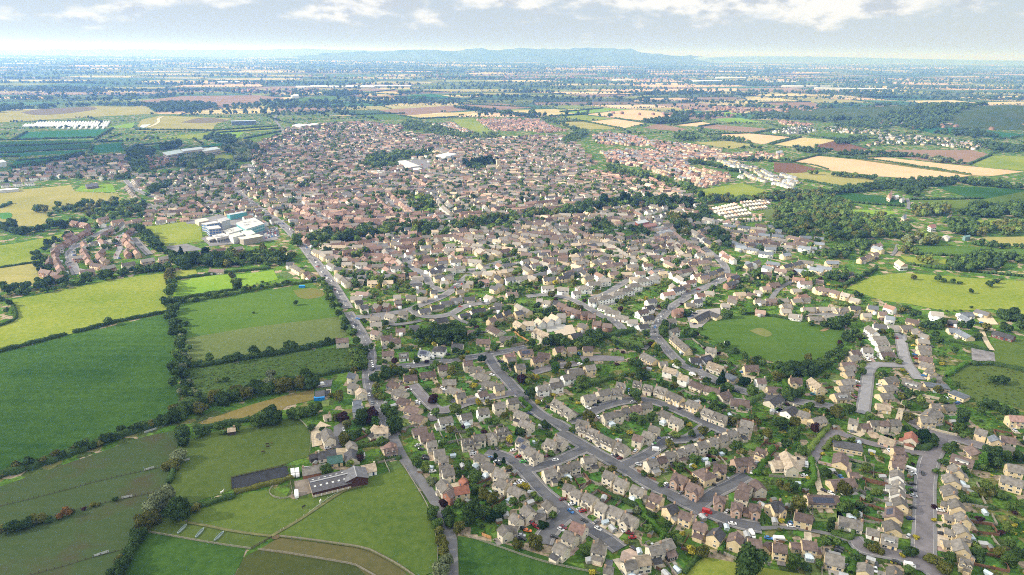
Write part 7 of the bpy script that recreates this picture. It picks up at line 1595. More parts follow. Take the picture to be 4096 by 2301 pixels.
block('club_house','pavilion','low bowls club house at the end of the green','K','820 345 930 330 950 345',4,(.12,.10,.10),(.10,.10,.12),(),(.1,.1,.1),.4)
block('sports_store','shed','long pale store at the left edge of the playing field','K','-60 385 150 368 180 378',4,(.5,.5,.5),(.55,.56,.57))
block('barn','barn','open grey barn behind the scrub right of town','O','1820 830 1870 820 1895 832',5,(.12,.2,.2),(.12,.22,.22),(),(.1,.1,.1),.4)
block('barn','barn','grey farm shed beside the brown plough land','R','750 568 790 562 800 570',5,(.3,.3,.3),(.34,.36,.38),(),(.1,.1,.1),.4)
block('farmhouse','house','white farmhouse above the row of conifers','O','1160 1085 1230 1080 1290 1120',5,(.74,.72,.68),(.40,.27,.21),((1,2.4),),(.05,.06,.07),.7)
block('farmhouse','house','tall white villa among the dark trees','O','1480 735 1530 728 1565 745',6,(.75,.74,.72),(.25,.12,.10),((1,2.4),(3.6,5)),(.05,.06,.07),.7)
block('farmhouse','house','pale stone house on the lit slope by the big trees','O','1665 655 1695 640 1710 655',6,(.5,.42,.33),(.30,.25,.21),((1,2.4),(3.6,5)),(.05,.06,.07),.8)
block('farmhouse','house','slate-roofed house half hidden on the lane bend','O','1225 650 1250 635 1280 655',5,(.5,.4,.3),(.19,.21,.25),((1,2.4),),(.05,.06,.07),.7)
block('farmhouse','house','red-gabled farmhouse among white sheds','O','1085 455 1110 420 1140 440',5,(.6,.5,.42),(.42,.24,.18),((1,2.4),),(.05,.06,.07),.8)
block('farm_shed','shed','white farm shed beside the red-gabled farmhouse','O','1150 445 1180 435 1205 450',4,(.6,.6,.6),(.62,.63,.65),(),(.1,.1,.1),.3)
block('farm_shed','shed','grey farm shed where the farm track starts','O','1210 475 1235 460 1260 475',4,(.45,.42,.40),(.36,.34,.34),(),(.1,.1,.1),.5)
block('farmhouse','house','long old farmhouse at the end of the willow row','O','1360 835 1420 815 1450 825',4,(.5,.43,.36),(.24,.19,.17),((1,2.2),),(.05,.06,.07),.7)
block('farm_shed','shed','pale grey shed right of the old farmhouse','O','1620 840 1640 825 1700 840',4,(.4,.38,.36),(.34,.33,.33),(),(.1,.1,.1),.4)

# the church with its tower
p = at('M', 1188, 200); ch = empty('church', p[0], p[1], 0, .25); tag(ch, 'pale stone church with a square tower among dark trees', 'church')
st = simple('church_stone', (.50,.41,.28), .9, .15, .3)
b = MB(); b.box(-4,4,-4,4,-.4,21); b.box(-4.3,4.3,-4.3,4.3,21,21.6)
for i in range(4):
    for j in (-1, 1): b.box(-3.9+i*2.2,-2.9+i*2.2, 4.3*j-.4, 4.3*j+.4, 21.6, 22.6)
for sx in (-1, 1):
    for sy in (-1, 1): b.box(sx*4-.5, sx*4+.5, sy*4-.5, sy*4+.5, 20, 24.5)
b.build('tower', st, ch)
n = MB(); n2 = MB(); 
for (x0,x1,w,e) in ((-24,-4.2,4.6,8),(4.2,20,4.2,7.5)):
    n.add([(x0,-w,-.4),(x1,-w,-.4),(x1,w,-.4),(x0,w,-.4),(x0,-w,e),(x1,-w,e),(x1,w,e),(x0,w,e),(x0,0,e+w),(x1,0,e+w)], [(0,1,5,4),(2,3,7,6),(1,2,6,9,5),(3,0,4,8,7)])
    n2.add([(x0-.3,-w-.4,e-.3),(x1+.3,-w-.4,e-.3),(x1+.3,0,e+w+.1),(x0-.3,0,e+w+.1)], [(0,1,2,3)]); n2.add([(x0-.3,w+.4,e-.3),(x1+.3,w+.4,e-.3),(x1+.3,0,e+w+.1),(x0-.3,0,e+w+.1)], [(1,0,3,2)])
n.add([(-5,-11,-.4),(5,-11,-.4),(5,11,-.4),(-5,11,-.4),(-5,-11,8),(5,-11,8),(5,11,8),(-5,11,8),(0,-11,13),(0,11,13)], [(0,1,5,8,4),(1,2,6,5),(2,3,7,9,6),(3,0,4,7)])
n2.add([(-5.4,-11.3,7.7),(-5.4,11.3,7.7),(0,11.3,13.15),(0,-11.3,13.15)], [(3,2,1,0)]); n2.add([(5.4,-11.3,7.7),(5.4,11.3,7.7),(0,11.3,13.15),(0,-11.3,13.15)], [(0,1,2,3)])
n.build('nave', st, ch); n2.build('roof', simple('church_roof', (.30,.26,.21), .9, .2, .3), ch)
for x in (-20,-15,-10,8,13):
    w_ = MB(); w_.box(x-.8,x+.8,-4.75,-4.55,2,6); w_.build('window', pane, ch)

# the big riding-school barn
def barn():
    rp, rq = at('G', 1543, 1278, 5.4), at('G', 1906, 1192, 5.4)
    cx, cy = (rp[0]+rq[0])/2, (rp[1]+rq[1])/2; ang = math.atan2(rq[1]-rp[1], rq[0]-rp[0]); L = math.hypot(rq[0]-rp[0], rq[1]-rp[1]); hl = L/2; hw = 6.8; e = 3.5; rz = 5.4
    root = empty('riding_barn', cx, cy, 0, ang); tag(root, 'long dark-roofed riding barn with rows of pale skylights', 'barn')
    w = MB(); w.add([(-hl,-hw,1.6),(hl,-hw,1.6),(hl,hw,1.6),(-hl,hw,1.6),(-hl,-hw,e),(hl,-hw,e),(hl,hw,e),(-hl,hw,e),(-hl,0,rz),(hl,0,rz)], [(0,1,5,4),(2,3,7,6),(1,2,6,9,5),(3,0,4,8,7)])
    w.build('wall', simple('maroon_cladding', (.065,.024,.024), .7, .2, .8), root)
    w = MB(); w.box(-hl-.05, hl+.05, -hw-.05, hw+.05, -.4, 1.6); w.build('plinth', simple('block_wall', (.45,.38,.28), .9, .15, .6), root)
    for i in range(7):
        m = MB(); x = -hl + (i+.5)*2*hl/7; m.box(x-.2, x+.2, -hw-.12, -hw-.04, -.2, 1.65); m.build('post', white_frame, root)
    r_ = MB(); o = .5; s = (rz-e)/hw
    for sg in (-1, 1):
        V = [(-hl-.4,0,rz+.05),(hl+.4,0,rz+.05),(hl+.4,sg*(hw+o),e-o*s+.05),(-hl-.4,sg*(hw+o),e-o*s+.05)]; V += [(x,y,z+.15) for x,y,z in V]
        r_.add(V, [(4,5,6,7),(0,3,2,1),(0,1,5,4),(1,2,6,5),(2,3,7,6),(3,0,4,7)])
    ro = r_.build('roof', simple('dark_sheet', (.085,.082,.09), .85, .3, .6), root)
    rd = MB(); rd.box(-hl, hl, -.5, .5, rz+.2, rz+.35); rd.build('ridge_light', simple('ridge_sheet', (.28,.28,.29), .6, .3, 1.5), ro)
    for sg in (-1, 1):
        for i in range(6):
            x = -hl + (i+.6)*2*hl/6.4; m = MB(); y0, y1 = sg*hw*.42, sg*hw*.58
            za, zb = rz - abs(y0)*s + .25, rz - abs(y1)*s + .25
            m.add([(x-.6,y0,za),(x+.6,y0,za),(x+.6,y1,zb),(x-.6,y1,zb)], [(0,1,2,3)] if sg > 0 else [(3,2,1,0)]); m.build('skylight', simple('skylight_sheet', (.50,.51,.50), .4, .1, 1), ro)
    # the taller cross barn
    rp, rq = at('G', 1963, 1122, 6.8), at('G', 1990, 1218, 6.8); cx, cy = (rp[0]+rq[0])/2, (rp[1]+rq[1])/2; ang = math.atan2(rq[1]-rp[1], rq[0]-rp[0]); hl = math.hypot(rq[0]-rp[0], rq[1]-rp[1])/2; hw = 6.0; e = 4.6; rz = 6.8
    root = empty('cross_barn', cx, cy, 0, ang); tag(root, 'taller grey-roofed barn standing across the end of the long one', 'barn')
    w = MB(); w.add([(-hl,-hw,-.4),(hl,-hw,-.4),(hl,hw,-.4),(-hl,hw,-.4),(-hl,-hw,e),(hl,-hw,e),(hl,hw,e),(-hl,hw,e),(-hl,0,rz),(hl,0,rz)], [(0,1,5,4),(2,3,7,6),(1,2,6,9,5),(3,0,4,8,7)])
    w.build('wall', simple('maroon_cladding', (.065,.024,.024), .7, .2, .8), root)
    r_ = MB(); s = (rz-e)/hw
    for sg in (-1, 1):
        V = [(-hl-.4,0,rz+.05),(hl+.4,0,rz+.05),(hl+.4,sg*(hw+o),e-o*s+.05),(-hl-.4,sg*(hw+o),e-o*s+.05)]; V += [(x,y,z+.15) for x,y,z in V]
        r_.add(V, [(4,5,6,7),(0,3,2,1),(0,1,5,4),(1,2,6,5),(2,3,7,6),(3,0,4,7)])
    r_.build('roof', simple('grey_sheet', (.13,.13,.14), .85, .25, .5), root)
    m = MB(); m.box(-hl-.4, hl+.4, -.3, .3, rz+.2, rz+.32); m.build('ridge_cap', simple('ridge_sheet', (.28,.28,.29), .6, .3, 1.5), root)
barn()

# polytunnels
tunm = simple('polythene', (.66,.68,.68), .5, .08, .2)
for i in range(30):
    u = 170 + i*21; v0, v1 = (384, 358) if i < 4 else (384, 345 - i*.3)
    a, b_ = at('P', u, v0), at('P', u+24, v1 + 8); L = math.hypot(b_[0]-a[0], b_[1]-a[1]); m = MB(); V = []
    for x in (-L/2, L/2): V += [(x, 3.1*math.cos(t*PI/8), 3.6*math.sin(t*PI/8)) for t in range(9)]
    m.add(V, [(j, j+1, 10+j, 9+j) for j in range(8)] + [tuple(range(9))[::-1], tuple(range(9, 18))])
    o = m.build('polytunnel', tunm); o.location = ((a[0]+b_[0])/2, (a[1]+b_[1])/2, 0); o.rotation_euler = (0, 0, math.atan2(b_[1]-a[1], b_[0]-a[0]))
    NT = ORD + ['%dth' % j for j in range(13, 21)] + ['21st','22nd','23rd'] + ['%dth' % j for j in range(24, 31)]; tag(o, 'white polytunnel, %s from the left in the back row beyond the left fields' % NT[i], 'polytunnel', 'white polytunnels in a block')
    if i > 11 and i % 2 == 0:
        o2 = o.copy(); COL.objects.link(o2); q = at('P', u+10, 391); o2.location = (q[0], q[1]-6, 0); o2.scale = (.4, 1, .9); o2['label'] = 'short white polytunnel, %s from the left in the front row' % ORD[(i-12)//2]

# residential park homes
ph = MB(); ph.box(-5.5,5.5,-1.9,1.9,-.1,2.7); PHW = ph.mesh('wall', [simple('park_home_cream', (.44,.40,.34), .7, .1, .5)])
ph = MB(); ph.add([(-5.8,-2.2,2.6),(5.8,-2.2,2.6),(5.8,2.2,2.6),(-5.8,2.2,2.6),(-5.8,0,3.5),(5.8,0,3.5)], [(0,1,5,4),(2,3,4,5),(0,4,3),(1,2,5)])
PHR = [ph.mesh('roof', [simple('ph_%d' % i, c, .85, .15, .4)]) for i, c in enumerate(((.52,.40,.30),(.42,.24,.18),(.58,.53,.46),(.36,.33,.31)))]
PHP = [(rg, l, n) for rg, l, n in (('N','1300 590 1560 530',9),('N','1590 520 1890 492',10),('N','1345 610 1600 560',9),('N','1620 550 1880 520',9),('N','1380 632 1660 590',9),('N','1680 580 1850 560',6),('N','1440 660 1700 620',8),('N','1500 690 1800 680',8),('N','1710 650 1800 645',3),('N','1290 690 1480 700',6))]
for rw, (rg, l, n) in enumerate(PHP):
    a, b_ = pts(rg, l); kk = 0
    for i in range(n):
        t = (i+.5)/n; x, y = a[0]+(b_[0]-a[0])*t, a[1]+(b_[1]-a[1])*t; ang = math.atan2(b_[1]-a[1], b_[0]-a[0]) + PI/2 - .5
        if occ([x],[y])[0] & 2: continue
        r0 = empty('park_home', x, y, .1, ang); tag(r0, 'cream park home, %s from the left in the %s park home row' % (ORD[kk], ORD[rw]), 'park home', 'park homes on the site right of town')
        kk += 1
        for me_, nm in ((PHW,'wall'), (random.choice(PHR),'roof')): o = link(nm, me_, r0)
        stamp(x, y, 5, 2)
# ------------------------------------------------------------------ vehicles
CARC = dict(white=(.74,.74,.74), silver=(.42,.43,.45), grey=(.16,.17,.18), black=(.018,.019,.022), red=(.30,.018,.018), maroon=(.14,.015,.02), blue=(.03,.16,.42), navy=(.015,.025,.09), green=(.06,.33,.06), yellow=(.62,.45,.03), orange=(.62,.16,.03), teal=(.05,.2,.24))
def paint(c): return simple('paint_'+c, CARC[c], .28, .06, .8, spec=.5)
tyre = simple('tyre', (.02,.02,.02), .9, .1, 1); rim_m = simple('rim', (.35,.35,.36), .4, .1, 1, metal=.6); carglass = simple('car_glass', (.02,.025,.03), .12, .1, 1, spec=.6)
lampw = simple('headlamp', (.65,.67,.7), .2, .05, 1); lampr = simple('tail_lamp', (.35,.02,.02), .3, .05, 1)
def loft(m, sec, mi=0):
    """sections (x, half width, z list bottom->top)"""
    n = len(sec[0][1]); V = []
    for x, ring in sec: V += [(x, y, z) for y, z in ring]
    fs = [tuple(range(n))[::-1], tuple(range((len(sec)-1)*n, len(sec)*n))]
    for i in range(len(sec)-1):
        for j in range(n): fs.append((i*n+j, i*n+(j+1) % n, (i+1)*n+(j+1) % n, (i+1)*n+j))
    m.add(V, fs, mi)
def ring(w, z0, z1, tuck=.12): return [(-w+tuck*.5,z0),(w-tuck*.5,z0),(w,z0+(z1-z0)*.35),(w-.03,z1-.12),(w-tuck,z1),(-w+tuck,z1),(-w+.03,z1-.12),(-w,z0+(z1-z0)*.35)]
def car_parts(kind):
    P = {}
    b = MB(); g = MB()
    if kind == 'car':
        loft(b, [(-2.1,ring(.72,.38,.78)),(-1.95,ring(.84,.25,.95)),(-.9,ring(.88,.22,.98)),(.75,ring(.88,.22,.95)),(1.7,ring(.85,.24,.82)),(2.05,ring(.74,.34,.66))])
        loft(g, [(-1.75,ring(.70,.93,1.0,.1)),(-1.2,ring(.69,.93,1.40,.14)),(.1,ring(.69,.93,1.42,.14)),(.95,ring(.72,.93,.97,.1))])
        rf = MB(); loft(rf, [(-1.22,ring(.60,1.38,1.46,.06)),(-.5,ring(.62,1.40,1.49,.06)),(.1,ring(.60,1.38,1.46,.06))]); P['roof'] = rf
        L = 2.06; ws = (-1.3, 1.3)
    elif kind == 'van':
        loft(b, [(-2.6,ring(.9,.35,2.2)),(-2.5,ring(.98,.28,2.35)),(1.2,ring(.98,.28,2.35)),(1.75,ring(.96,.28,1.65)),(2.35,ring(.94,.28,1.2)),(2.65,ring(.82,.34,.9))])
        loft(g, [(1.15,ring(.985,1.35,2.1,.1)),(1.45,ring(.985,1.3,1.98,.1)),(1.95,ring(.90,1.25,1.5,.1))])
        L = 2.65; ws = (-1.6, 1.75)
    elif kind == 'lorry':
        loft(b, [(-3.2,ring(1.1,.6,3.0)),(1.2,ring(1.1,.6,3.0)),(1.25,ring(1.08,.5,2.3)),(2.4,ring(1.08,.5,2.2)),(2.9,ring(1.0,.5,1.3))])
        loft(g, [(1.7,ring(1.095,1.35,2.05,.1)),(2.5,ring(1.05,1.3,2.0,.1))]); L = 2.9; ws = (-2.2, 1.9)
    else:   # caravan
        loft(b, [(-3.0,ring(1.0,.55,2.0)),(-2.6,ring(1.1,.45,2.5)),(2.3,ring(1.1,.45,2.5)),(2.9,ring(1.0,.55,1.7))])
        loft(g, [(-1.9,ring(1.115,1.3,1.9,.02)),(-.6,ring(1.115,1.3,1.9,.02))]); L = 2.95; ws = (-.1,)
        d = MB(); d.box(2.9, 4.1, -.08, .08, .45, .55); P['tow_bar'] = d
    P['body'] = b; P['window'] = g
    w = MB(); V = []
    for y in (-.1, .1): V += [(.33*math.cos(t*PI/6), y, .33*math.sin(t*PI/6)) for t in range(12)]
    w.add(V, [(t, (t+1) % 12, 12+(t+1) % 12, 12+t) for t in range(12)] + [tuple(range(12)), tuple(range(12, 24))[::-1]])
    P['wheel'] = w; P['_ws'] = ws; P['_L'] = L; P['_hw'] = {'car':.80,'van':.88,'lorry':1.0}.get(kind, 1.02)
    return P
KIND = {k: car_parts(k) for k in ('car','van','lorry','caravan')}
WHEEL = KIND['car']['wheel'].mesh('wheel', [tyre])
_h = MB(); _h.box(-.04, .05, -.19, .19, -.09, .09); HL, TL = _h.mesh('headlight', [lampw]), _h.mesh('tail_light', [lampr])
PROTO = {}
def vehicle(x, y, ang, kind, col, label, cat, group=None, small=False, z=.16):
    k = (kind, col)
    if k not in PROTO:
        P = KIND[kind]; d = {}
        for nm in ('body','window','roof','tow_bar'):
            if nm in P: d[nm] = P[nm].mesh(nm, [carglass if nm == 'window' else paint(col)])
        PROTO[k] = d
    nm = {'car':'parked_car','van':'parked_van','lorry':'lorry','caravan':'caravan'}[kind]
    r0 = empty(nm, x, y, z, ang); tag(r0, label, cat, group)
    for n, me_ in PROTO[k].items(): link(n, me_, r0)
    P = KIND[kind]
    if not small:
        for wx in P['_ws']:
            for sy in (-1, 1): o = link('wheel', WHEEL, r0); o.location = (wx, sy*P['_hw'], .33)
        if kind in ('car','van'):
            for sy in (-1, 1):
                o = link('headlight', HL, r0); o.location = (P['_L']-.12, sy*.55, .6 if kind == 'car' else .75)
                o = link('tail_light', TL, r0); o.location = (-P['_L']+.02, sy*.6, .75 if kind == 'car' else .9)
    return r0
CARS = {
'A':'655 195 -20 silver;685 232 5 black;730 303 10 black;735 325 5 black;680 322 -15 black;797 447 -10 white;1515 152 60 white;1545 165 20 navy;1410 230 30 black;1187 263 0 silver;1190 285 0 silver;1345 318 -20 blue;1370 330 -10 black;1412 353 -15 white;1430 372 20 black;1520 440 -15 black;1578 245 -10 white;1622 303 -15 red;1668 355 -10 green;1978 338 -10 white;2015 243 20 black;2103 215 35 grey;1638 543 -15 white;1655 560 -15 white;1692 595 5 maroon;2050 715 -15 maroon;2137 763 -15 white;2217 810 -15 silver;2243 827 -15 red;2125 832 35 blue;2258 922 25 black;2390 1000 30 silver;1748 940 40 red;1798 982 30 red;1660 993 10 black;1712 1018 10 orange;1652 1065 5 silver;1660 1095 15 black;1968 1077 10 black;2032 1007 25 silver;2057 985 25 maroon',
'B':'120 122 -30 black;165 150 -25 black;250 205 -10 white;375 280 -20 silver;405 298 -20 black;435 318 -15 maroon;728 177 30 white;755 168 30 green;800 122 0 navy;910 135 20 silver;785 243 5 white van;610 380 20 silver;873 570 -40 white;905 588 -40 navy;1022 653 -30 grey;1330 570 20 black;1450 503 20 silver;1695 450 80 white;1750 365 -60 silver;1272 840 15 red van;1240 862 25 red;1518 950 5 white;1465 830 -50 silver;1640 850 -55 white;2090 947 5 blue;2080 972 5 white;1705 1060 60 white van;1865 1090 10 blue;1965 1108 5 white caravan;555 1083 -5 red;528 1040 5 maroon;487 1020 -15 white;565 1188 30 black;1400 965 80 black;2130 320 10 black;2228 395 85 silver van',
'C':'580 457 20 black;487 632 20 black;555 657 20 white;760 65 5 grey;1435 470 80 black;1335 567 5 black;1337 628 10 black;1345 683 10 silver;1335 792 5 black;1315 900 5 navy;1316 438 20 white caravan;1335 465 10 white;1295 1068 -60 silver;1605 823 10 white;1620 1048 15 black;630 1187 10 black;618 1212 10 black;987 1343 85 black;977 1395 85 white;1180 1322 20 black;1305 1358 10 white van;172 945 10 navy',
'D':'195 805 85 black;210 842 80 white;220 877 80 white;220 912 120 black;75 423 10 blue;55 480 60 black;35 500 70 white;60 545 75 black van;10 457 70 black;617 843 85 white;785 795 30 white caravan;945 765 -15 black;1368 963 10 white;545 1083 -10 maroon;570 1107 -5 white;893 1091 10 white;915 1105 10 white;650 1223 10 white;650 1242 10 silver;187 1155 80 white;213 1235 80 grey;783 1340 60 white;1035 1350 60 white;1730 1335 10 navy;1870 1212 -10 white;1905 1270 5 black;2295 1282 10 white;2360 1252 0 black;1448 830 10 black;1470 837 10 black;2205 760 30 blue;2215 857 10 white;1065 308 5 red;1157 305 60 white;1028 90 -10 white;1010 122 85 red;1255 240 80 white;1283 270 30 black;370 515 -20 silver;690 1018 80 green;1800 890 30 black',
'E':'770 505 85 blue;768 548 85 black;800 442 75 white;830 400 75 silver;895 325 60 white;842 427 75 grey;775 335 5 silver;1100 398 0 blue;1125 393 0 navy;1160 372 0 black;1190 352 0 silver;1155 470 -10 black;450 535 5 white;540 497 60 white;585 507 60 white;1220 993 -20 silver;1245 1003 -20 red;1275 925 75 black;1615 937 5 blue;1642 926 5 black;970 890 20 white caravan;1135 970 20 white caravan;1290 1145 20 blue;520 1110 80 blue;527 1145 80 white;805 1165 -20 white;760 1155 70 black;558 1222 -5 silver;1045 1275 -40 white;1015 1288 -10 black;230 1220 10 black;200 1250 5 black;125 1278 20 white;1510 1100 10 black;1540 1115 10 black;1400 40 0 white;1190 140 0 red',
'F':'1185 607 60 red;1222 565 30 black;1255 545 10 maroon;1345 680 0 yellow;1357 766 5 blue;1360 785 5 black;1370 802 5 red;1372 853 5 black;1445 970 10 blue;805 1065 5 red;800 1030 10 white;1012 1060 10 white;960 800 20 silver;890 793 30 white;910 820 20 white;375 1147 10 teal;1660 1230 10 black;1935 600 30 black;2000 460 0 blue;1520 690 20 black',
'G':'1865 768 70 silver;1715 945 -15 silver;1378 1205 85 white lorry;1422 1200 85 white lorry;1413 1400 85 white caravan;1640 340 -10 white caravan'}
CL = []
for rg, s in CARS.items():
    for t in s.split(';'):
        a = t.split(); u, v, an = map(float, a[:3]); k, c = RG[rg][2], math.radians(an)
        p = at(rg, u, v, .6); q = at(rg, u+14*math.cos(c), v+14*math.sin(c), .6)
        CL.append((p[0], p[1], math.atan2(q[1]-p[1], q[0]-p[0]), a[4] if len(a) > 4 else 'car', a[3]))
rc_ = random.Random(3)
for h in NEAR_H[:190]:
    if 'drv' in h and rc_.random() < .5:
        x, y, a = h['drv']
        if occ([x],[y])[0] & 5 or min((x-c[0])**2+(y-c[1])**2 for c in CL) < 20: continue
        CL.append((x, y, a + PI*rc_.randrange(2), 'car', rc_.choice(('white','black','silver','grey','black','white','blue','silver','navy','maroon'))))
LROAD = resample(smooth_line(pts('L', ROADS[2][1]), 2), 19)
for i, p in enumerate(LROAD[6:46]):
    q = LROAD[6+i+1]; ang = math.atan2(q[1]-p[1], q[0]-p[0]); s = random.choice((-1, 1)); n = (-math.sin(ang), math.cos(ang))
    CL.append((p[0]+n[0]*2*s+random.uniform(-5,5)*math.cos(ang), p[1]+n[1]*2*s+random.uniform(-5,5)*math.sin(ang), ang, 'car', random.choice(('white','black','silver','red','grey','blue','white','black'))))
for rg, s, nr, nc in (('L','860 790 980 760 1000 830',4,13),):
    n = [float(t) for t in s.split()]; a, b_, c_ = (Vector(at(rg, n[i], n[i+1])) for i in (0,2,4))
    for j in range(nr):
        for i in range(nc):
            if random.random() < .12: continue
            p = a + (b_-a)*((i+.5)/nc) + (c_-b_)*((j+.5)/nr); d = c_-b_
            CL.append((p.x, p.y, math.atan2(d.y, d.x), 'car', random.choice(('white','black','silver','red','grey','blue','navy','white'))))
HXY = np.array([(h['x'], h['y']) for h in NEAR_H])
USED = set(o['label'] for o in bpy.data.objects if 'label' in o)
def near_houses(x, y, n=16):
    d = (HXY[:,0]-x)**2 + (HXY[:,1]-y)**2; i = np.argsort(d)[:n]; return [(NEAR_H[k], math.sqrt(d[k])) for k in i]
def relation(x, y, h):
    px, py, _ = project(x, y); hx, hy, _ = project(h['x'], h['y'])
    dx, dy = px-hx, (py-hy)*1.4
    if abs(dx) > abs(dy): return 'left of' if dx < 0 else 'right of'
    return 'behind' if dy < 0 else 'in front of'
def nwords(s):
    import re
    return len(re.findall(r"[A-Za-z0-9][A-Za-z0-9'-]*", s))
def unique_label(looks, x, y, fallback):
    for look in looks:
        for h, d in near_houses(x, y):
            if d > 75: break
            s = '%s %s the %s' % (look, relation(x, y, h), house_ref(h).replace('the ', '', 1) if h['n'] == 1 else house_ref(h))
            if nwords(s) > 16: continue
            if s not in USED: USED.add(s); return s
    return fallback
CATN = dict(car='car', van='van', lorry='lorry', caravan='caravan')
CL.sort(key=lambda c: c[1]); ncar = 0; OVER = []
for (x, y, an, kind, col) in CL:
    if ncar >= 290 and kind == 'car': OVER.append((x, y, an, col)); continue
    cn = {'silver':'silver-grey'}.get(col, col)
    lab = None
    noun = CATN[kind]
    if y < 760: lab = unique_label(['%s %s' % (cn, noun)], x, y, None)
    grp = None
    if lab is None:
        lab = '%s %s %s' % (cn, noun, 'on the long main road or in the school car park' if y > 760 else 'by the estate roads'); grp = '%s %ss on the main road and car parks' % (cn, noun) if y > 760 else '%s %ss by the estate roads' % (cn, noun)
    vehicle(x, y, an, kind, col, lab, noun, grp, small=y > 700)
    ncar += kind == 'car'
# countless further cars in the town streets
cv, cf, cc = [], [], []
for (x, y) in CARP + [(o[0], o[1]) for o in OVER]:
    b = len(cv); an = random.uniform(0, PI); ca, sa = math.cos(an), math.sin(an)
    for (X, Y, Z) in ((-2,-.85,.1),(2,-.85,.1),(2,.85,.1),(-2,.85,.1),(-2,-.85,.8),(2,-.85,.75),(2,.85,.75),(-2,.85,.8),(-1.5,-.7,1.4),(.7,-.7,1.4),(.7,.7,1.4),(-1.5,.7,1.4)):
        cv.append((x+X*ca-Y*sa, y+X*sa+Y*ca, .2+Z))
    c = random.choice(((.75,.75,.75),(.7,.7,.7),(.03,.03,.035),(.4,.41,.43),(.35,.03,.03),(.04,.1,.3),(.15,.15,.16)))
    for f in ((0,1,5,4),(1,2,6,5),(2,3,7,6),(3,0,4,7),(4,5,6,7),(8,9,10,11)): cf.append([i+b for i in f]); cc.append(c)
    for f in ((4,5,9,8),(5,6,10,9),(6,7,11,10),(7,4,8,11)): cf.append([i+b for i in f]); cc.append((.03,.035,.04))
if cv: tag(link('street_cars', np_mesh('street_cars', np.array(cv), [np.array(cf)], attr_mat('car_tint', .35, .05, .5, spec=.5), np.array(cc))), 'cars scattered along the streets of the town', 'cars', kind='stuff')

# ------------------------------------------------------------------ hedges, fences
def hedge(label, rg, s, w, hgt, c, z=0.0):
    P = resample(smooth_line(pts(rg, s), 2), 1.3); n = len(P); cx, cy = P[n//2]
    r = np.random.default_rng(abs(hash(label)) % 9999 if False else len(label)*13+n)
    prof_ = [(-.5,0),(-.52,.55),(-.38,.95),(0,1.05),(.38,.95),(.52,.55),(.5,0)]
    V, C_, Nn = [], [], []
    for i, p in enumerate(P):
        a, b_ = P[max(i-1,0)], P[min(i+1,n-1)]; dx, dy = b_[0]-a[0], b_[1]-a[1]; l = math.hypot(dx, dy) or 1; nx, ny = -dy/l, dx/l
        kw = w*(1+.22*math.sin(i*.9)+r.uniform(-.14,.14)); kh = hgt*(1+.15*math.sin(i*.53+1)+r.uniform(-.12,.12))
        if i in (0, n-1): kw *= .6; kh *= .7
        for (q, zz) in prof_:
            V.append((p[0]-cx+nx*q*kw, p[1]-cy+ny*q*kw, zz*kh-.05))
            if zz > 0:
                for _ in range(3):
                    C_.append((p[0]-cx+nx*q*kw*r.uniform(.9,1.1)+r.uniform(-.6,.6), p[1]-cy+ny*q*kw*r.uniform(.9,1.1)+r.uniform(-.6,.6), zz*kh*r.uniform(.85,1.05))); Nn.append((nx*q*2, ny*q*2, zz))
    m = len(prof_); Fq = [(i*m+j, i*m+j+1, (i+1)*m+j+1, (i+1)*m+j) for i in range(n-1) for j in range(m-1)]
    lv, lf = leaf_quads(np.array(C_), np.array(Nn), .20+.04*w, r)
    me = np_mesh('hedge', np.concatenate([np.array(V), lv]), [np.array(Fq), lf+len(V)], leaf_mat('leaves_'+c, *LEAF[c]))
    o = link('hedge', me); o.location = (cx, cy, z); tag(o, label, 'hedge')
    for p in P[::2]: stamp(p[0], p[1], w*.5, 8)
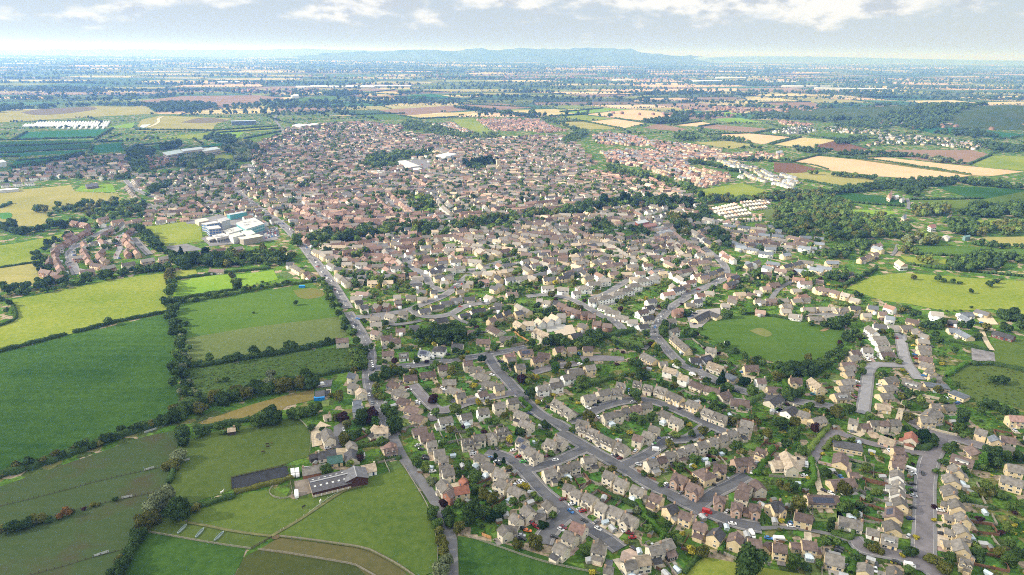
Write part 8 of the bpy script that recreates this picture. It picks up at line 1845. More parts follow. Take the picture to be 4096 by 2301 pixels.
HEDGES = [
 ('rough thick hedge under the trees below the big deep green field','H','1130,1075 1050,1110 950,1140 850,1175 700,1225 560,1275 450,1320 330,1360 200,1400 60,1440 -100,1480',5.5,3.2,'d'),
 ('thick hedge under the trees below the pale rough field','H','1220,750 1350,742 1450,720 1600,695 1750,675 1900,650 2050,620 2150,598',5,3,'d'),
 ('thick hedge under the trees above the sports pitch','H','1130,345 1300,322 1500,285 1700,245 1850,225 2010,205',4.6,2.8,'m'),
 ('thick hedge under the trees below the scrub field','H','1130,1080 1200,1050 1300,1015 1420,985 1550,955 1700,925 1850,895 2010,860',5,3.2,'d'),
 ('thick roadside hedge right of the sports pitch','H','2070,205 2110,260 2150,330 2180,390 2210,460 2260,550',4.6,3,'m'),
 ('dark hedge crossing between the yellow-green and deep green fields','H','-100,680 0,655 200,605 430,545',3.4,2.6,'d'),
 ('dark hedge under the lone oak between the two left fields','H','470,535 600,505 730,470 900,435 1080,400',3.4,2.6,'d'),
 ('clipped field hedge below the bright paddock','H','1115,322 1300,292 1500,262',3,2.6,'d'),
 ('clipped field hedge above the bright paddock','H','1130,190 1300,166 1480,145 1740,120',3,2.4,'d'),
 ('hedge round the scrap paddock at far left','H','-60,510 0,488 60,470 110,440 95,390 80,350',2.6,2.2,'d'),
 ('hedge along the top of the lane cottages','H','2000,832 2100,800 2200,782 2330,765',3.6,3.2,'d'),
 ('hedge running down beside the stubble strip','G','430,760 560,750 640,735 740,712 860,695 960,680',3.2,2.6,'d'),
 ('dark hedge on the bank left of the lower paddock','J','-130,815 0,790 120,755 250,715 340,690',3,2.2,'d'),
 ('dark hedge under the riding arena','J','330,660 450,630 600,590 720,565 850,525 900,500',3,2,'o'),
 ('dark ditch hedge joining the two willow pairs','I','1690,420 1660,480 1630,570',3,2.6,'d'),
 ('low dark hedge under the round dark tree at left','I','1400,900 1560,880 1700,860 1850,800 1980,760 2080,735',2.6,1.8,'d'),
 ('bright clipped hedge beside the twin-gabled cottage garden','G','2000,935 2100,925 2230,905 2290,890',3,2.2,'m'),
 ('hedge below the brown-roofed cottage','A','300,330 400,330 490,325',2.4,1.8,'d'),
 ('tall bright hedge splitting the gardens above the buff houses','B','605,755 640,810 680,900 740,960 800,1030 870,1085',3.4,2.6,'h'),
 ('clipped hedge running under the three pale houses','B','240,625 330,680 420,720 520,765 600,790',3,2.2,'d'),
 ('bright hedge curling round the lower buff gardens','B','950,1130 1050,1165 1150,1195',2.4,1.8,'l'),
 ('bright column hedge between two lower gardens','B','1395,1240 1420,1190 1430,1155',2.4,2.6,'h'),
 ('tall bright hedge left of the big tan house','B','1735,490 1790,410 1850,320 1905,225',3.4,2.8,'h'),
 ('bright clipped hedge right of the big tan house','B','2270,345 2290,430 2305,530 2250,600 2200,635',3.2,2.8,'h'),
 ('yellowing lane hedge at the top of the gravel lane','C','300,300 350,240 400,170 460,100 530,20',3.2,2.6,'l'),
 ('copper and yellow hedge across the lane from it','C','480,250 510,210 550,155',2.6,2,'l'),
 ('dark clipped corner hedge at the street junction','C','1300,210 1380,235 1480,235 1530,195',4,3,'d'),
 ('tall bright hedge beside the white dormer house','C','735,1440 750,1360 775,1260',3.4,3,'h'),
 ('low clipped hedge around the small bungalow lawn','C','555,1050 640,1080 750,1110 765,1030',2.2,1.8,'m'),
 ('hedge dividing the gardens right of the straight street','C','1840,740 1950,775 2060,800 2130,820',2.4,2,'d'),
 ('dark hedge edging the field at the bottom centre','B','1050,1440 1120,1350 1190,1260 1250,1225',2,1.6,'d'),
 ('clipped dark hedge beside the pair by main road','D','1640,1200 1690,1250 1750,1300 1640,1330',3,2.2,'h'),
 ('dark clipped hedge below the bungalow line','D','1080,430 1220,405 1350,370 1450,345 1545,320',4,3,'d'),
 ('hedge along the village road by the bungalows','D','290,985 400,960 470,940 560,930',3,2.4,'d'),
 ('yellow-topped hedge beside the boxy houses','D','495,300 530,265 570,285',3,2.2,'l'),
 ('dark hedge corner in front of the white house','D','910,800 960,810 1030,790',2.6,2,'m'),
 ('dark hedge round the gardens of the rose turning','D','1560,940 1640,935 1770,910',2.6,2.2,'d'),
 ('dark hedge under the dormer pair','D','1960,1360 2050,1400 2140,1390 2250,1340',2.4,2,'m'),
 ('long hedge behind the curving road','E','10,1110 100,1080 200,1050 300,1010 420,990 520,960',3,2.4,'m'),
 ('tall clipped hedge inside the main bend','E','270,600 380,590 480,560 560,545',5,3.6,'d'),
 ('banked clipped hedge below the thatched house','E','350,630 450,650 560,665 680,680 740,650',4,3.4,'m'),
 ('bright clipped hedge under the main road bend','E','440,670 540,690 660,700',5,3.6,'m'),
 ('zigzag clipped hedge above the low houses','E','1210,1200 1290,1230 1300,1180 1370,1150 1320,1240 1440,1280',4,3,'h'),
 ('hedge along the lane below the stone house','E','1075,850 1120,880 1180,895',2.6,2,'d'),
 ('clipped columns hedge by the lawn cottages','E','1600,1310 1620,1270 1660,1250 1720,1210 1810,1170',4,3,'m'),
 ('tall green hedge left of the drive by the copse','E','1990,1000 2020,1060 2040,1110',3,3,'h'),
 ('tall green hedge right of the drive by the copse','E','2240,970 2210,1050 2180,1130',3,3,'h'),
 ('cricket field hedge along its near side','E','1180,650 1280,690 1400,735 1550,760',2.8,2.2,'d'),
 ('cricket field hedge along its far side','E','1600,380 1720,372 1850,392 1990,415 2110,440',2.4,2,'d'),
 ('hedge from the close to the right hand field','F','1660,980 1700,950 1780,900 1860,850',3,2.4,'h'),
 ('long dark hedge under the riding arena field','F','1690,640 1800,665 1950,700 2060,735',2.6,2,'d'),
 ('dark field hedge at the right edge','F','1900,870 2050,860 2200,880 2408,930 2560,950',3.6,2.8,'d'),
 ('dark hedge climbing to the cypress row','O','640,1330 720,1290 820,1240 900,1200 985,1150',4,3.4,'d'),
 ('boundary hedge between the two big tan fields','O','800,95 1100,135 1400,180 1700,220 1900,245',4,2.4,'o'),
 ('dark hedge above the brown plough field','O','-60,110 200,125 400,150 520,190',4,2.6,'d'),
 ('hedge along the railway behind the park homes','N','1250,520 1500,490 1800,460 2000,440',5,3,'o'),
 ('hedge between the two left playing fields','K','-100,1150 0,1137 180,1110 360,1083',2.6,2,'d'),
]
for t in HEDGES: hedge(*t)
# mid-distance hedgerows beyond, too many to tell apart: one mesh of low clumps
HV, HF = [], []
for rg, s in (('P','0,480 90,480 400,470 720,462 830,393'),('P','720,465 700,480'),('P','0,527 240,520 660,500'),('P','190,565 640,545'),('P','0,575 180,570'),('P','0,605 140,602'),('P','130,632 560,598'),('P','200,420 90,480'),('P','680,520 660,575'),('P','750,495 900,488'),
 ('P','950,545 1000,520 1320,498'),('P','1130,465 1090,455'),('P','1570,425 1500,470'),('P','1590,410 2040,378'),('P','1600,428 2060,395'),('P','980,390 1130,410'),('P','1000,405 1580,410'),('P','900,515 930,560'),('P','1800,470 2060,418'),
 ('Q','110,295 490,285'),('Q','460,300 600,325 860,312'),('Q','900,215 1450,240'),('Q','1640,275 1950,247'),('Q','1560,305 1820,290'),('Q','1820,345 2110,400'),('Q','1600,345 1830,342'),('Q','2040,320 2260,355'),('Q','0,158 420,112'),('Q','440,160 920,180'),('Q','130,130 470,150'),
 ('R','260,440 550,430 890,460 700,510'),('R','180,382 300,365'),('R','580,432 740,400'),('R','720,512 930,460'),('R','1000,450 1200,475 1530,468'),('R','1200,480 1430,545'),('R','870,640 1070,590 1500,630 2170,735'),('R','1350,610 1760,600 2170,660 2330,592'),('R','200,285 400,270'),('R','590,300 850,275'),('R','630,205 1000,200'),('R','0,370 200,345'),
 ('O','1500,480 2000,470'),('O','1320,480 1500,480'),('O','1960,590 2408,550'),('O','480,445 700,500 900,520 1250,545'),('O','290,295 640,360 1100,345'),('O','1370,1005 1900,1030 2408,1045'),('O','1280,1100 1500,1135 2408,1220'),('O','1640,700 1900,700'),('K','0,560 100,520')):
    P = resample(pts(rg, s), 3.5)
    for p in P:
        k = random.uniform(1.4, 2.6) * (1 + p[1]/4000); V = lump(ICO1[0], random.randrange(9), .2)*np.array([k*1.25, k*1.25, k*.95]) + np.array([p[0]+random.uniform(-.6,.6), p[1]+random.uniform(-.6,.6), k*.55])
        HF.append(ICO1[1] + len(HV)*len(ICO1[0])); HV.append(V)
fence_m = simple('weathered_wood', (.26,.235,.20), .9, .2, .8); fence_w = simple('pale_tape', (.5,.52,.45), .8, .1, 1); fence_d = simple('dark_creosote', (.07,.05,.04), .9, .2, 1)
def fence(label, rg, s, hgt=1.3, rails=3, step=2.6, m=fence_m, board=False, th=.05):
    P = resample(smooth_line(pts(rg, s), 1), step); cx, cy = P[len(P)//2]
    root = empty('fence', cx, cy); tag(root, label, 'fence')
    rl = MB(); po = MB()
    for i, p in enumerate(P):
        x, y = p[0]-cx, p[1]-cy; po.box(x-.08, x+.08, y-.08, y+.08, -.1, hgt+.1)
        if i+1 < len(P):
            q = P[i+1]; u, v = q[0]-cx, q[1]-cy; l = math.hypot(u-x, v-y) or 1; nx, ny = -(v-y)/l*th, (u-x)/l*th
            for k in range(rails):
                z0 = (hgt/rails)*k + hgt*.22 if not board else .05; z1 = z0 + .14 if not board else hgt
                rl.add([(x-nx,y-ny,z0),(u-nx,v-ny,z0),(u+nx,v+ny,z0),(x+nx,y+ny,z0),(x-nx,y-ny,z1),(u-nx,v-ny,z1),(u+nx,v+ny,z1),(x+nx,y+ny,z1)], [(0,1,5,4),(2,3,7,6),(4,5,6,7)])
                if board: break
    rl.build('rail' if not board else 'panel', m, root); o = po.build('post', m, root); o['kind'] = 'stuff'
for t in [
 ('pale rail fence from the paddock gate to the lane hedge','J','765,1082 1000,1108 1300,1150 1600,1195 1750,1270 1900,1350 2040,1447 2150,1520'),
 ('pale rail fence below it along the brown paddock','J','560,1208 800,1235 1000,1268 1250,1310 1480,1350 1560,1390 1660,1447 1750,1500'),
 ('rail fence above the vivid left corner field','I','1435,1040 1700,1085 1950,1130 2200,1170 2420,1200'),
 ('dark fence crossing the short gap between rail fences','J','500,1195 600,1140 690,1090'),
 ('white tape fence across the lower paddock','J','775,1030 900,950 1030,860 1150,770 1260,690 1390,620',),
 ('post fence through the brown left field','I','0,785 300,715 600,640 900,555 1200,485 1600,400'),
 ('post fence with a pale gate under the ragged bushes','I','480,895 700,825 1000,755 1250,700 1480,660'),
 ('post fence at the bottom left corner','I','300,1447 600,1370 900,1275 1180,1205'),
 ('wire fence on the lane verge of the lower paddock','J','1960,395 2010,480 2080,590 2170,740 2210,830 2260,1000 2290,1200 2285,1400'),
 ('rail fence along the top of the horse paddock','G','1410,650 1500,730 1550,800 1540,1000'),
 ('stable yard fence with dark rails','J','300,515 500,470 700,425 830,390'),
 ('dark end fence of the riding arena','J','302,515 305,620'),
 ('dark arena fence nearest the horse lorries','J','840,395 860,520'),
 ('curved rail fence round the small dry pen','J','900,690 870,560 868,545 900,690 800,720 700,700 660,650 700,600'),
 ('long rail fence above the bottom centre field','A','1050,1050 1200,1100 1430,1180 1700,1275 1900,1335 2150,1390 2408,1440'),
 ('closed board fence along the lane to the barn','J','1690,375 1800,355 1930,325'),
]: fence(*t, step=2.6 if 'tape' not in t[0] else 9, m=fence_w if 'tape' in t[0] else fence_d if 'dark' in t[0] or 'post' in t[0] else fence_m, board='board' in t[0], rails=1 if 'tape' in t[0] or 'post' in t[0] else 3)
for t in [('red-brown board fence below the pink paving','B','730,1350 800,1400 890,1447'),('orange board fence left of the lower cluster','A','1270,1065 1330,1090 1360,1100'),('brown panel fence along the main road garden','B','600,450 690,500 780,545'),
          ('orange panel fence round the new-build site','D','1545,520 1600,570 1680,625 1745,660'),('brown panel fence below the three gabled houses','B','1700,730 1840,735'),('dark panel fence by the village road','D','1500,690 1600,682 1680,668'),
          ('pale stone wall along the gravel lane','F','1380,1160 1500,1185 1640,1215'),('low stone wall along the straight street corner','C','1510,50 1650,85 1760,110'),('pale panel fence above the cul-de-sac bend','A','1745,385 1830,355 1905,335'),
          ('dark board fence above the bungalow by lane','A','505,55 600,20 650,5')]:
    fence(t[0], t[1], t[2], hgt=1.8, board=True, m=simple('fence_orange', (.45,.24,.10), .9, .15, 1) if 'orange' in t[0] else simple('fence_brown', (.16,.08,.05), .9, .15, 1) if 'brown' in t[0] else simple('wall_stone', (.42,.37,.29), .9, .2, 1) if 'stone' in t[0] else fence_m, th=.2 if 'stone' in t[0] else .05)

# ------------------------------------------------------------------ horses
def horse_mesh(graze):
    m = MB()
    def tube(P, n=8):
        V = []
        for i, (x, y, z, ry, rz_) in enumerate(P):
            V += [(x, y + ry*math.cos(2*PI*k/n), z + rz_*math.sin(2*PI*k/n)) for k in range(n)]
        m.add(V, [(i*n+k, i*n+(k+1) % n, (i+1)*n+(k+1) % n, (i+1)*n+k) for i in range(len(P)-1) for k in range(n)] + [tuple(range(n))[::-1], tuple(range((len(P)-1)*n, len(P)*n))])
    def vtube(P, n=6):
        V = []
        for (x, y, z, r) in P: V += [(x + r*math.cos(2*PI*k/n), y + r*math.sin(2*PI*k/n), z) for k in range(n)]
        m.add(V, [(i*n+k, i*n+(k+1) % n, (i+1)*n+(k+1) % n, (i+1)*n+k) for i in range(len(P)-1) for k in range(n)] + [tuple(range(n))[::-1], tuple(range((len(P)-1)*n, len(P)*n))])
    tube([(-.86,0,1.22,.10,.12),(-.78,0,1.2,.25,.30),(-.45,0,1.2,.30,.33),(0,0,1.15,.31,.32),(.4,0,1.17,.29,.36),(.66,0,1.2,.22,.32),(.78,0,1.22,.12,.2)])
    if graze: tube([(.6,0,1.3,.14,.26),(.9,0,1.05,.11,.2),(1.15,0,.72,.09,.15),(1.28,0,.5,.09,.13),(1.34,0,.28,.08,.1),(1.36,0,.1,.06,.07)])
    else: tube([(.6,0,1.3,.14,.26),(.86,0,1.6,.11,.2),(1.04,0,1.85,.09,.16),(1.2,0,1.86,.09,.13),(1.45,0,1.7,.07,.1),(1.6,0,1.6,.06,.07)])
    hx = (1.22,.62) if graze else (1.06,2.0)
    for s in (-1, 1): m.add([(hx[0]-.05,s*.05,hx[1]),(hx[0]+.05,s*.05,hx[1]),(hx[0],s*.1,hx[1]),(hx[0]-.02,s*.08,hx[1]+.17)], [(0,1,3),(1,2,3),(2,0,3)])
    for s in (-1, 1):
        vtube([(.5,s*.16,1.05,.13),(.52,s*.16,.75,.085),(.5,s*.16,.5,.06),(.52,s*.16,.12,.045),(.55,s*.16,0,.07)])
        vtube([(-.6,s*.17,1.1,.19),(-.5,s*.17,.78,.12),(-.66,s*.17,.52,.065),(-.6,s*.17,.12,.045),(-.57,s*.17,0,.07)])
    tube([(-.84,0,1.3,.05,.06),(-.98,0,1.1,.05,.09),(-1.02,0,.7,.03,.07),(-1.0,0,.5,.01,.03)])
    return m
HM = [horse_mesh(True), horse_mesh(False)]
for k, (rg, u, v, ang, g, c, lab) in enumerate([
 ('G',1130,915,-8,0,(.03,.02,.016),'dark horse standing at the top of the paddock trio'),('G',1137,940,-6,0,(.04,.022,.015),'dark brown horse grazing just below its companion'),('G',1172,898,10,0,(.09,.05,.03),'brown foal lying off to the right of two dark horses'),('G',1090,988,-6,0,(.05,.022,.012),'bay horse grazing alone lowest in the upper paddock'),
 ('J',998,795,-35,0,(.022,.018,.016),'black horse grazing in the lower paddock below the pen'),('J',1160,740,-60,0,(.72,.69,.64),'white horse grazing beside the tape fence'),('I',2140,655,-30,1,(.72,.70,.68),'white horse by the shrubs left of the arena'),('H',585,492,-5,0,(.03,.022,.018),'dark horse by the hedge of the yellow-green field')]):
    p = at(rg, u, v, .6); a = math.radians(ang); q = at(rg, u+14*math.cos(a), v+14*math.sin(a), .6)
    o = HM[0 if g == 0 else 1].build('horse', simple('coat_%d' % k, c, .8, .2, 2.0)); o.location = (p[0], p[1], .15); o.rotation_euler = (0, 0, math.atan2(q[1]-p[1], q[0]-p[0])); tag(o, lab, 'horse')
    if k == 2: o.scale = (.7,.7,.7)
    else: o.scale = (1.15,1.15,1.15)

# ------------------------------------------------------------------ yard and garden things
def thing_mesh(name, cat, label, m, mats, rg, u, v, ang=0, z=0.0):
    p = at(rg, u, v); a = math.radians(ang); q = at(rg, u+14*math.cos(a), v+14*math.sin(a))
    o = m.build(name, mats); o.location = (p[0], p[1], z); o.rotation_euler = (0, 0, math.atan2(q[1]-p[1], q[0]-p[0])); tag(o, label, cat); return o
b = MB(); b.box(-3.6,3.6,-1.3,1.3,0,2.4)
for i in range(13): b.box(-3.5+i*.55, -3.2+i*.55, -1.38, -1.3, .1, 2.3); b.box(-3.5+i*.55, -3.2+i*.55, 1.3, 1.38, .1, 2.3)
thing_mesh('shipping_container','container','bright blue container at the end of the stubble strip', b, [simple('blue_steel', (.02,.22,.55), .5, .15, .8)], 'G', 1632, 482, -5)
b = MB(); b.box(-3,3,-1.2,1.2,0,2.4)
for i in range(11): b.box(-2.9+i*.55, -2.6+i*.55, -1.27, -1.2, .1, 2.3)
thing_mesh('shipping_container','container','small blue container on the sports pitch', b, [simple('blue_steel', (.02,.22,.55), .5, .15, .8)], 'L', 1225, 1326, 0)
for k, (u, v, an) in enumerate(((1755,1008,-45),(1925,1045,-48),(2110,1078,-45))):
    t = MB(); ring_ = [(2.9*math.cos(i*PI/8)*1.25, .75*math.sin(i*PI/8)) for i in range(16)]
    t.add([(x,y,0) for x,y in ring_] + [(x*1.05,y*1.05,.75) for x,y in ring_] + [(x*.9,y*.85,.75) for x,y in ring_] + [(x*.85,y*.8,.15) for x,y in ring_], [(i,(i+1)%16,16+(i+1)%16,16+i) for i in range(16)] + [(16+i,16+(i+1)%16,32+(i+1)%16,32+i) for i in range(16)] + [(32+i,32+(i+1)%16,48+(i+1)%16,48+i) for i in range(16)] + [tuple(range(48,64))])
    thing_mesh('hay_feeder','feeder','pale boat-shaped feeder, %s of three in the olive strip' % ('leftmost','middle','rightmost')[k], t, [simple('galvanised', (.22,.28,.27), .6, .15, 1)], 'I', u, v, an)
for k, (rg, u, v, an, w, lab) in enumerate([('I',980,1250,-18,6,'pale metal gate at the bottom left fence'),('I',1440,430,-18,5,'pale gate in the middle post fence'),('I',1225,703,-12,5,'pale gate beside the ragged bushes'),('I',1785,348,-12,5,'pale trough gate below the upper willow'),('I',1450,62,-18,7,'pale gate gap in the treed hedge')]):
    g = MB()
    for i in range(5): g.box(-w/2, w/2, -.04, .04, .2+i*.27, .32+i*.27)
    for x in (-w/2, 0, w/2): g.box(x-.06, x+.06, -.06, .06, .0, 1.5)
    thing_mesh('field_gate','gate',lab, g, [simple('gate_steel', (.42,.44,.46), .5, .1, 1)], rg, u, v, an)
b = MB(); b.box(-2.2,2.2,-.08,.08,.3,5.0); b.box(-2.3,-2.1,-.5,.5,0,.4); b.box(2.1,2.3,-.5,.5,0,.4)
for rg, u, v, lab in (('E',2145,440,'white cricket sight screen at the far side'),('E',1433,698,'white cricket sight screen at the near side')):
    thing_mesh('sight_screen','sight screen',lab, b, [white_frame], rg, u, v, 80)
# garden sheds and greenhouses by the nearer houses
def shed_mesh(w, l, hgt): 
    m = MB(); m.add([(-l,-w,0),(l,-w,0),(l,w,0),(-l,w,0),(-l,-w,hgt),(l,-w,hgt),(l,w,hgt),(-l,w,hgt),(-l,0,hgt+.55),(l,0,hgt+.55)], [(0,1,5,4),(2,3,7,6),(1,2,6,9,5),(3,0,4,8,7)], 0)
    m.add([(-l-.15,-w-.2,hgt-.08),(l+.15,-w-.2,hgt-.08),(l+.15,0,hgt+.62),(-l-.15,0,hgt+.62)], [(0,1,2,3)], 1); m.add([(-l-.15,w+.2,hgt-.08),(l+.15,w+.2,hgt-.08),(l+.15,0,hgt+.62),(-l-.15,0,hgt+.62)], [(1,0,3,2)], 1); return m
SM = [('wooden', shed_mesh(1.1,1.5,1.9).mesh('garden_shed', [simple('shed_wood', (.20,.12,.07), .9, .2, 1), simple('shed_felt', (.16,.17,.16), .9, .2, 1)])), ('grey-roofed', shed_mesh(1.3,1.9,2).mesh('garden_shed', [simple('shed_grey', (.30,.29,.27), .9, .2, 1), simple('shed_sheet', (.33,.34,.35), .8, .15, 1)])),
      ('glass', shed_mesh(1.1,1.7,1.6).mesh('greenhouse', [skyglass, skyglass]))]
rs = random.Random(5)
for h in NEAR_H[:150]:
    if rs.random() < .25: continue
    for tr in range(8):
        a = rs.uniform(0, 2*PI); d = rs.uniform(10, 17); x, y = h['x']+math.cos(a)*d, h['y']+math.sin(a)*d
        if occ([x],[y])[0] & 7: continue
        kd, me_ = SM[rs.choice((0,0,1,1,2))]; noun = 'greenhouse' if kd == 'glass' else 'garden shed'
        lab = unique_label(['small %s %s' % (kd, noun)], x, y, None)
        if not lab: continue
        o = link(noun.replace(' ', '_'), me_); o.location = (x, y, .02); o.rotation_euler = (0,0,rs.uniform(0,PI)); tag(o, lab, noun.split()[-1], 'garden sheds and greenhouses'); stamp(x, y, 2.2, 2); break

# back garden fences of the nearer houses
FB = simple('fence_brown', (.16,.08,.05), .9, .15, 1); FG = simple('fence_grey', (.24,.22,.19), .9, .2, 1)
for h in NEAR_H[:150]:
    if 'gx0' not in h and 'plot' not in h: continue
    if rs.random() < .2: continue
    brown = rs.random() < .4; P = h['plot']; m = MB(); cx, cy = h['x'], h['y']; ok = False
    for a, b in zip(P[:-1], P[1:]):
        if np.any(occ([a[0]*.5+b[0]*.5, a[0]*.8+b[0]*.2, a[0]*.2+b[0]*.8], [a[1]*.5+b[1]*.5, a[1]*.8+b[1]*.2, a[1]*.2+b[1]*.8]) & 7): continue
        ok = True; l = math.hypot(b[0]-a[0], b[1]-a[1]) or 1; nx, ny = -(b[1]-a[1])/l*.05, (b[0]-a[0])/l*.05; n = max(1, int(l/1.9))
        for i in range(n):
            q0 = (a[0]+(b[0]-a[0])*i/n-cx, a[1]+(b[1]-a[1])*i/n-cy); q1 = (a[0]+(b[0]-a[0])*(i+.94)/n-cx, a[1]+(b[1]-a[1])*(i+.94)/n-cy); t = 1.7
            m.add([(q0[0]-nx,q0[1]-ny,0),(q1[0]-nx,q1[1]-ny,0),(q1[0]+nx,q1[1]+ny,0),(q0[0]+nx,q0[1]+ny,0),(q0[0]-nx,q0[1]-ny,t),(q1[0]-nx,q1[1]-ny,t),(q1[0]+nx,q1[1]+ny,t),(q0[0]+nx,q0[1]+ny,t)], [(0,1,5,4),(2,3,7,6),(4,5,6,7),(1,2,6,5),(3,0,4,7)])
    if not ok: continue
    lab = '%s fence round the garden of the %s' % ('brown' if brown else 'grey', house_ref(h).replace('the ', '', 1) if h['n'] == 1 else house_ref(h))
    if nwords(lab) > 16: lab = lab.replace(' round the garden of the ', ' behind ')
    if lab in USED or nwords(lab) > 16: continue
    USED.add(lab); o = m.build('fence', FB if brown else FG); o.location = (cx, cy, 0); tag(o, lab, 'fence')
# ------------------------------------------------------------------ garden trees scattered among the nearer houses
SC_AREA = [('J', '2050,380 2408,100 2408,1500 2250,900'), ]
near_poly = pts('D','150,0 2408,0') + pts('E','2408,0') + pts('F','650,130 1000,260 1450,420 1700,560 1650,960 1960,1250 2600,1447') + pts('C','2700,1600') + pts('B','1000,1447 950,1300') + pts('A','1280,1120 1050,1040 960,900 640,420 480,230 400,60') + pts('D','180,1000 200,800 60,430 -30,330')
xs = [p[0] for p in near_poly]; ys = [p[1] for p in near_poly]
n = 30000; X = rng.uniform(min(xs), max(xs), n); Y = rng.uniform(min(ys), max(ys), n)
m = in_poly(X, Y, near_poly) & ((occ(X, Y) & 7) == 0)
X, Y = X[m], Y[m]
cell = {}
taken = np.array([(t[0], t[1], t[2]) for t in POOL])
def clear_of(x, y, r):
    d = np.hypot(taken[:,0]-x, taken[:,1]-y); return np.all(d > (taken[:,2]+r)*.75)
SHRUBS = []
k = 0
for x, y in zip(X, Y):
    u = random.random()
    if k < 560 and u < .2:
        r = random.choice((1.5,1.8,2.0,2.3,2.6,3.0,3.6))
        if occ([x+r*.6, x-r*.6],[y, y])[0] & 3 or not clear_of(x, y, r): continue
        tree(x, y, r, random.choice('dmmmmmllomoyp' if r < 3.2 else 'ddmmmmlo')); k += 1
    elif len(SHRUBS) < 6500:
        c = random.choice('dmmmmllloyhh' if random.random() < .95 else 'yol'); SHRUBS.append((x, y, random.uniform(.4, 1.2), c))
print('POOL', len(POOL), 'shrubs', len(SHRUBS), 'wood', len(WTREES), 'town trees', len(TOWNTREES))

# the trees that show largest become things of their own
for t in POOL:
    px, py, dz = project(t[0], t[1], t[2]); t.append(t[2]/dz*F if -60 < px < 4160 and -50 < py < 2400 else -1)
POOL.sort(key=lambda t: -t[-1])
NUM = ORD + ['%dth' % i for i in range(13, 200)]
def nth(k):
    if k < 12: return ORD[k]
    i = k+1
    return '%d%s' % (i, 'th' if 10 < i % 100 < 20 else {1:'st',2:'nd',3:'rd'}.get(i % 10, 'th'))
SIZE = lambda r: 'small' if r < 2.6 else 'tall' if r > 4.8 else ''
for t in POOL[:298]:
    x, y, r, sh, vi, c, zs, ph, kk, end, z = t[:11]
    root = empty('tree' if sh != 'bushy' else 'bushy_tree', x, y, z, random.uniform(0, 2*PI))
    if sh == 'conifer': root.name = 'conifer'
    root.scale = (r, r, r*zs)
    link('crown', crown_mesh(sh, vi, c), root); link('trunk', TRUNK[sh], root)
    looks = [('%s %s %s tree' % (SIZE(r), SHW[sh], LOOK[c])).strip().replace('  ', ' '), '%s %s tree' % (LOOK[c], SHW[sh]), '%s tree' % LOOK[c], '%s garden tree' % LOOK[c]]
    lab = unique_label(looks, x, y, None)
    if lab is None and ph:
        for cand in ('%s %s tree, %s from %s in %s' % (SHW[sh], LOOK[c], nth(kk), end, ph), '%s tree, %s from %s in %s' % (LOOK[c], nth(kk), end, ph)):
            if cand not in USED and nwords(cand) <= 16: lab = cand; break
    g = None
    if lab is None:
        lab = '%s %s tree in the gardens and hedgerows' % (SHW[sh], LOOK[c]); g = '%s %s trees in the gardens' % (SHW[sh], LOOK[c])
    USED.add(lab)
    tag(root, lab, 'tree', ph if ph and not g else g)

# all further trees in one mass: real crowns, smaller and simpler
def mass(name, label, cat, items, tmpl, cols=LEAF, zoff=0.0):
    Vs, Fs3, Fs4, T3, T4 = [], [], [], [], []
    off = 0
    for it in items:
        x, y, r, c = it[:4]; zs = it[4] if len(it) > 4 else random.uniform(.85, 1.2); z0 = it[5] if len(it) > 5 else 0.0
        V, f3, f4 = tmpl[random.randrange(len(tmpl))]
        a = random.uniform(0, 2*PI); ca, sa = math.cos(a), math.sin(a)
        W_ = np.empty_like(V); W_[:,0] = (V[:,0]*ca - V[:,1]*sa)*r + x; W_[:,1] = (V[:,0]*sa + V[:,1]*ca)*r + y; W_[:,2] = V[:,2]*r*zs + z0
        Vs.append(W_); lo, hi = np.array(cols[c][0]), np.array(cols[c][1]); k = random.uniform(.75, 1.3)
        Fs3.append(f3+off); T3.append((lo + (hi-lo)*rng.uniform(0, 1, (len(f3),1)))*k)
        if f4 is not None: Fs4.append(f4+off); T4.append((lo + (hi-lo)*rng.uniform(0, 1.25, (len(f4),1)))*k)
        off += len(V)
    if not Vs: return
    F_ = [np.concatenate(Fs3)]; T_ = [np.concatenate(T3)]
    if Fs4: F_.append(np.concatenate(Fs4)); T_.append(np.concatenate(T4))
    me = np_mesh(name, np.concatenate(Vs), F_, attr_mat('foliage_tint', .9, .3, .5, trans=.2), np.concatenate(T_))
    tag(link(name, me), label, cat, kind='stuff')
def simple_crown(seed, nb, leaves, sub):
    r = np.random.default_rng(seed); I = ICO1 if sub == 1 else ICO2; VV, T, off, LC, LN = [], [], 0, [], []
    for i in range(nb):
        a = i*2.4 + r.uniform(-.3,.3); rad = r.uniform(.2,.6) if nb > 1 else 0; z = r.uniform(.55,1.4) if nb > 1 else .9; s = r.uniform(.4,.6) if nb > 1 else .95
        if nb > 1 and i == 0: rad, z, s = 0, .9, .68
        c = np.array([math.cos(a)*rad, math.sin(a)*rad, z]); VV.append(lump(I[0], seed*9+i, .18)*s*.9 + c); T.append(I[1]+off); off += len(I[0])
        d = r.normal(size=(leaves//nb,3)); d /= np.linalg.norm(d, axis=1)[:,None]; d[:,2] = np.abs(d[:,2])*np.where(r.random(len(d)) < .8, 1, -.5)
        LC.append(c + d*s*r.uniform(.85,1.15,(len(d),1))); LN.append(d)
    if leaves:
        lv, lf = leaf_quads(np.concatenate(LC), np.concatenate(LN), .15, r)
        return np.concatenate(VV + [lv]), np.concatenate(T), lf + off
    return np.concatenate(VV), np.concatenate(T), None
TM1 = [simple_crown(i, 5, 320, 1) for i in range(6)]; TM2 = [simple_crown(20+i, 4, 60, 1) for i in range(6)]; TM3 = [simple_crown(40+i, 1, 0, 1) for i in range(5)]
nearrest = [(t[0], t[1], t[2], t[5], t[6]*(1.5 if t[3] == 'conifer' else .6 if t[3] == 'bushy' else 1.0)) for t in POOL[298:]]
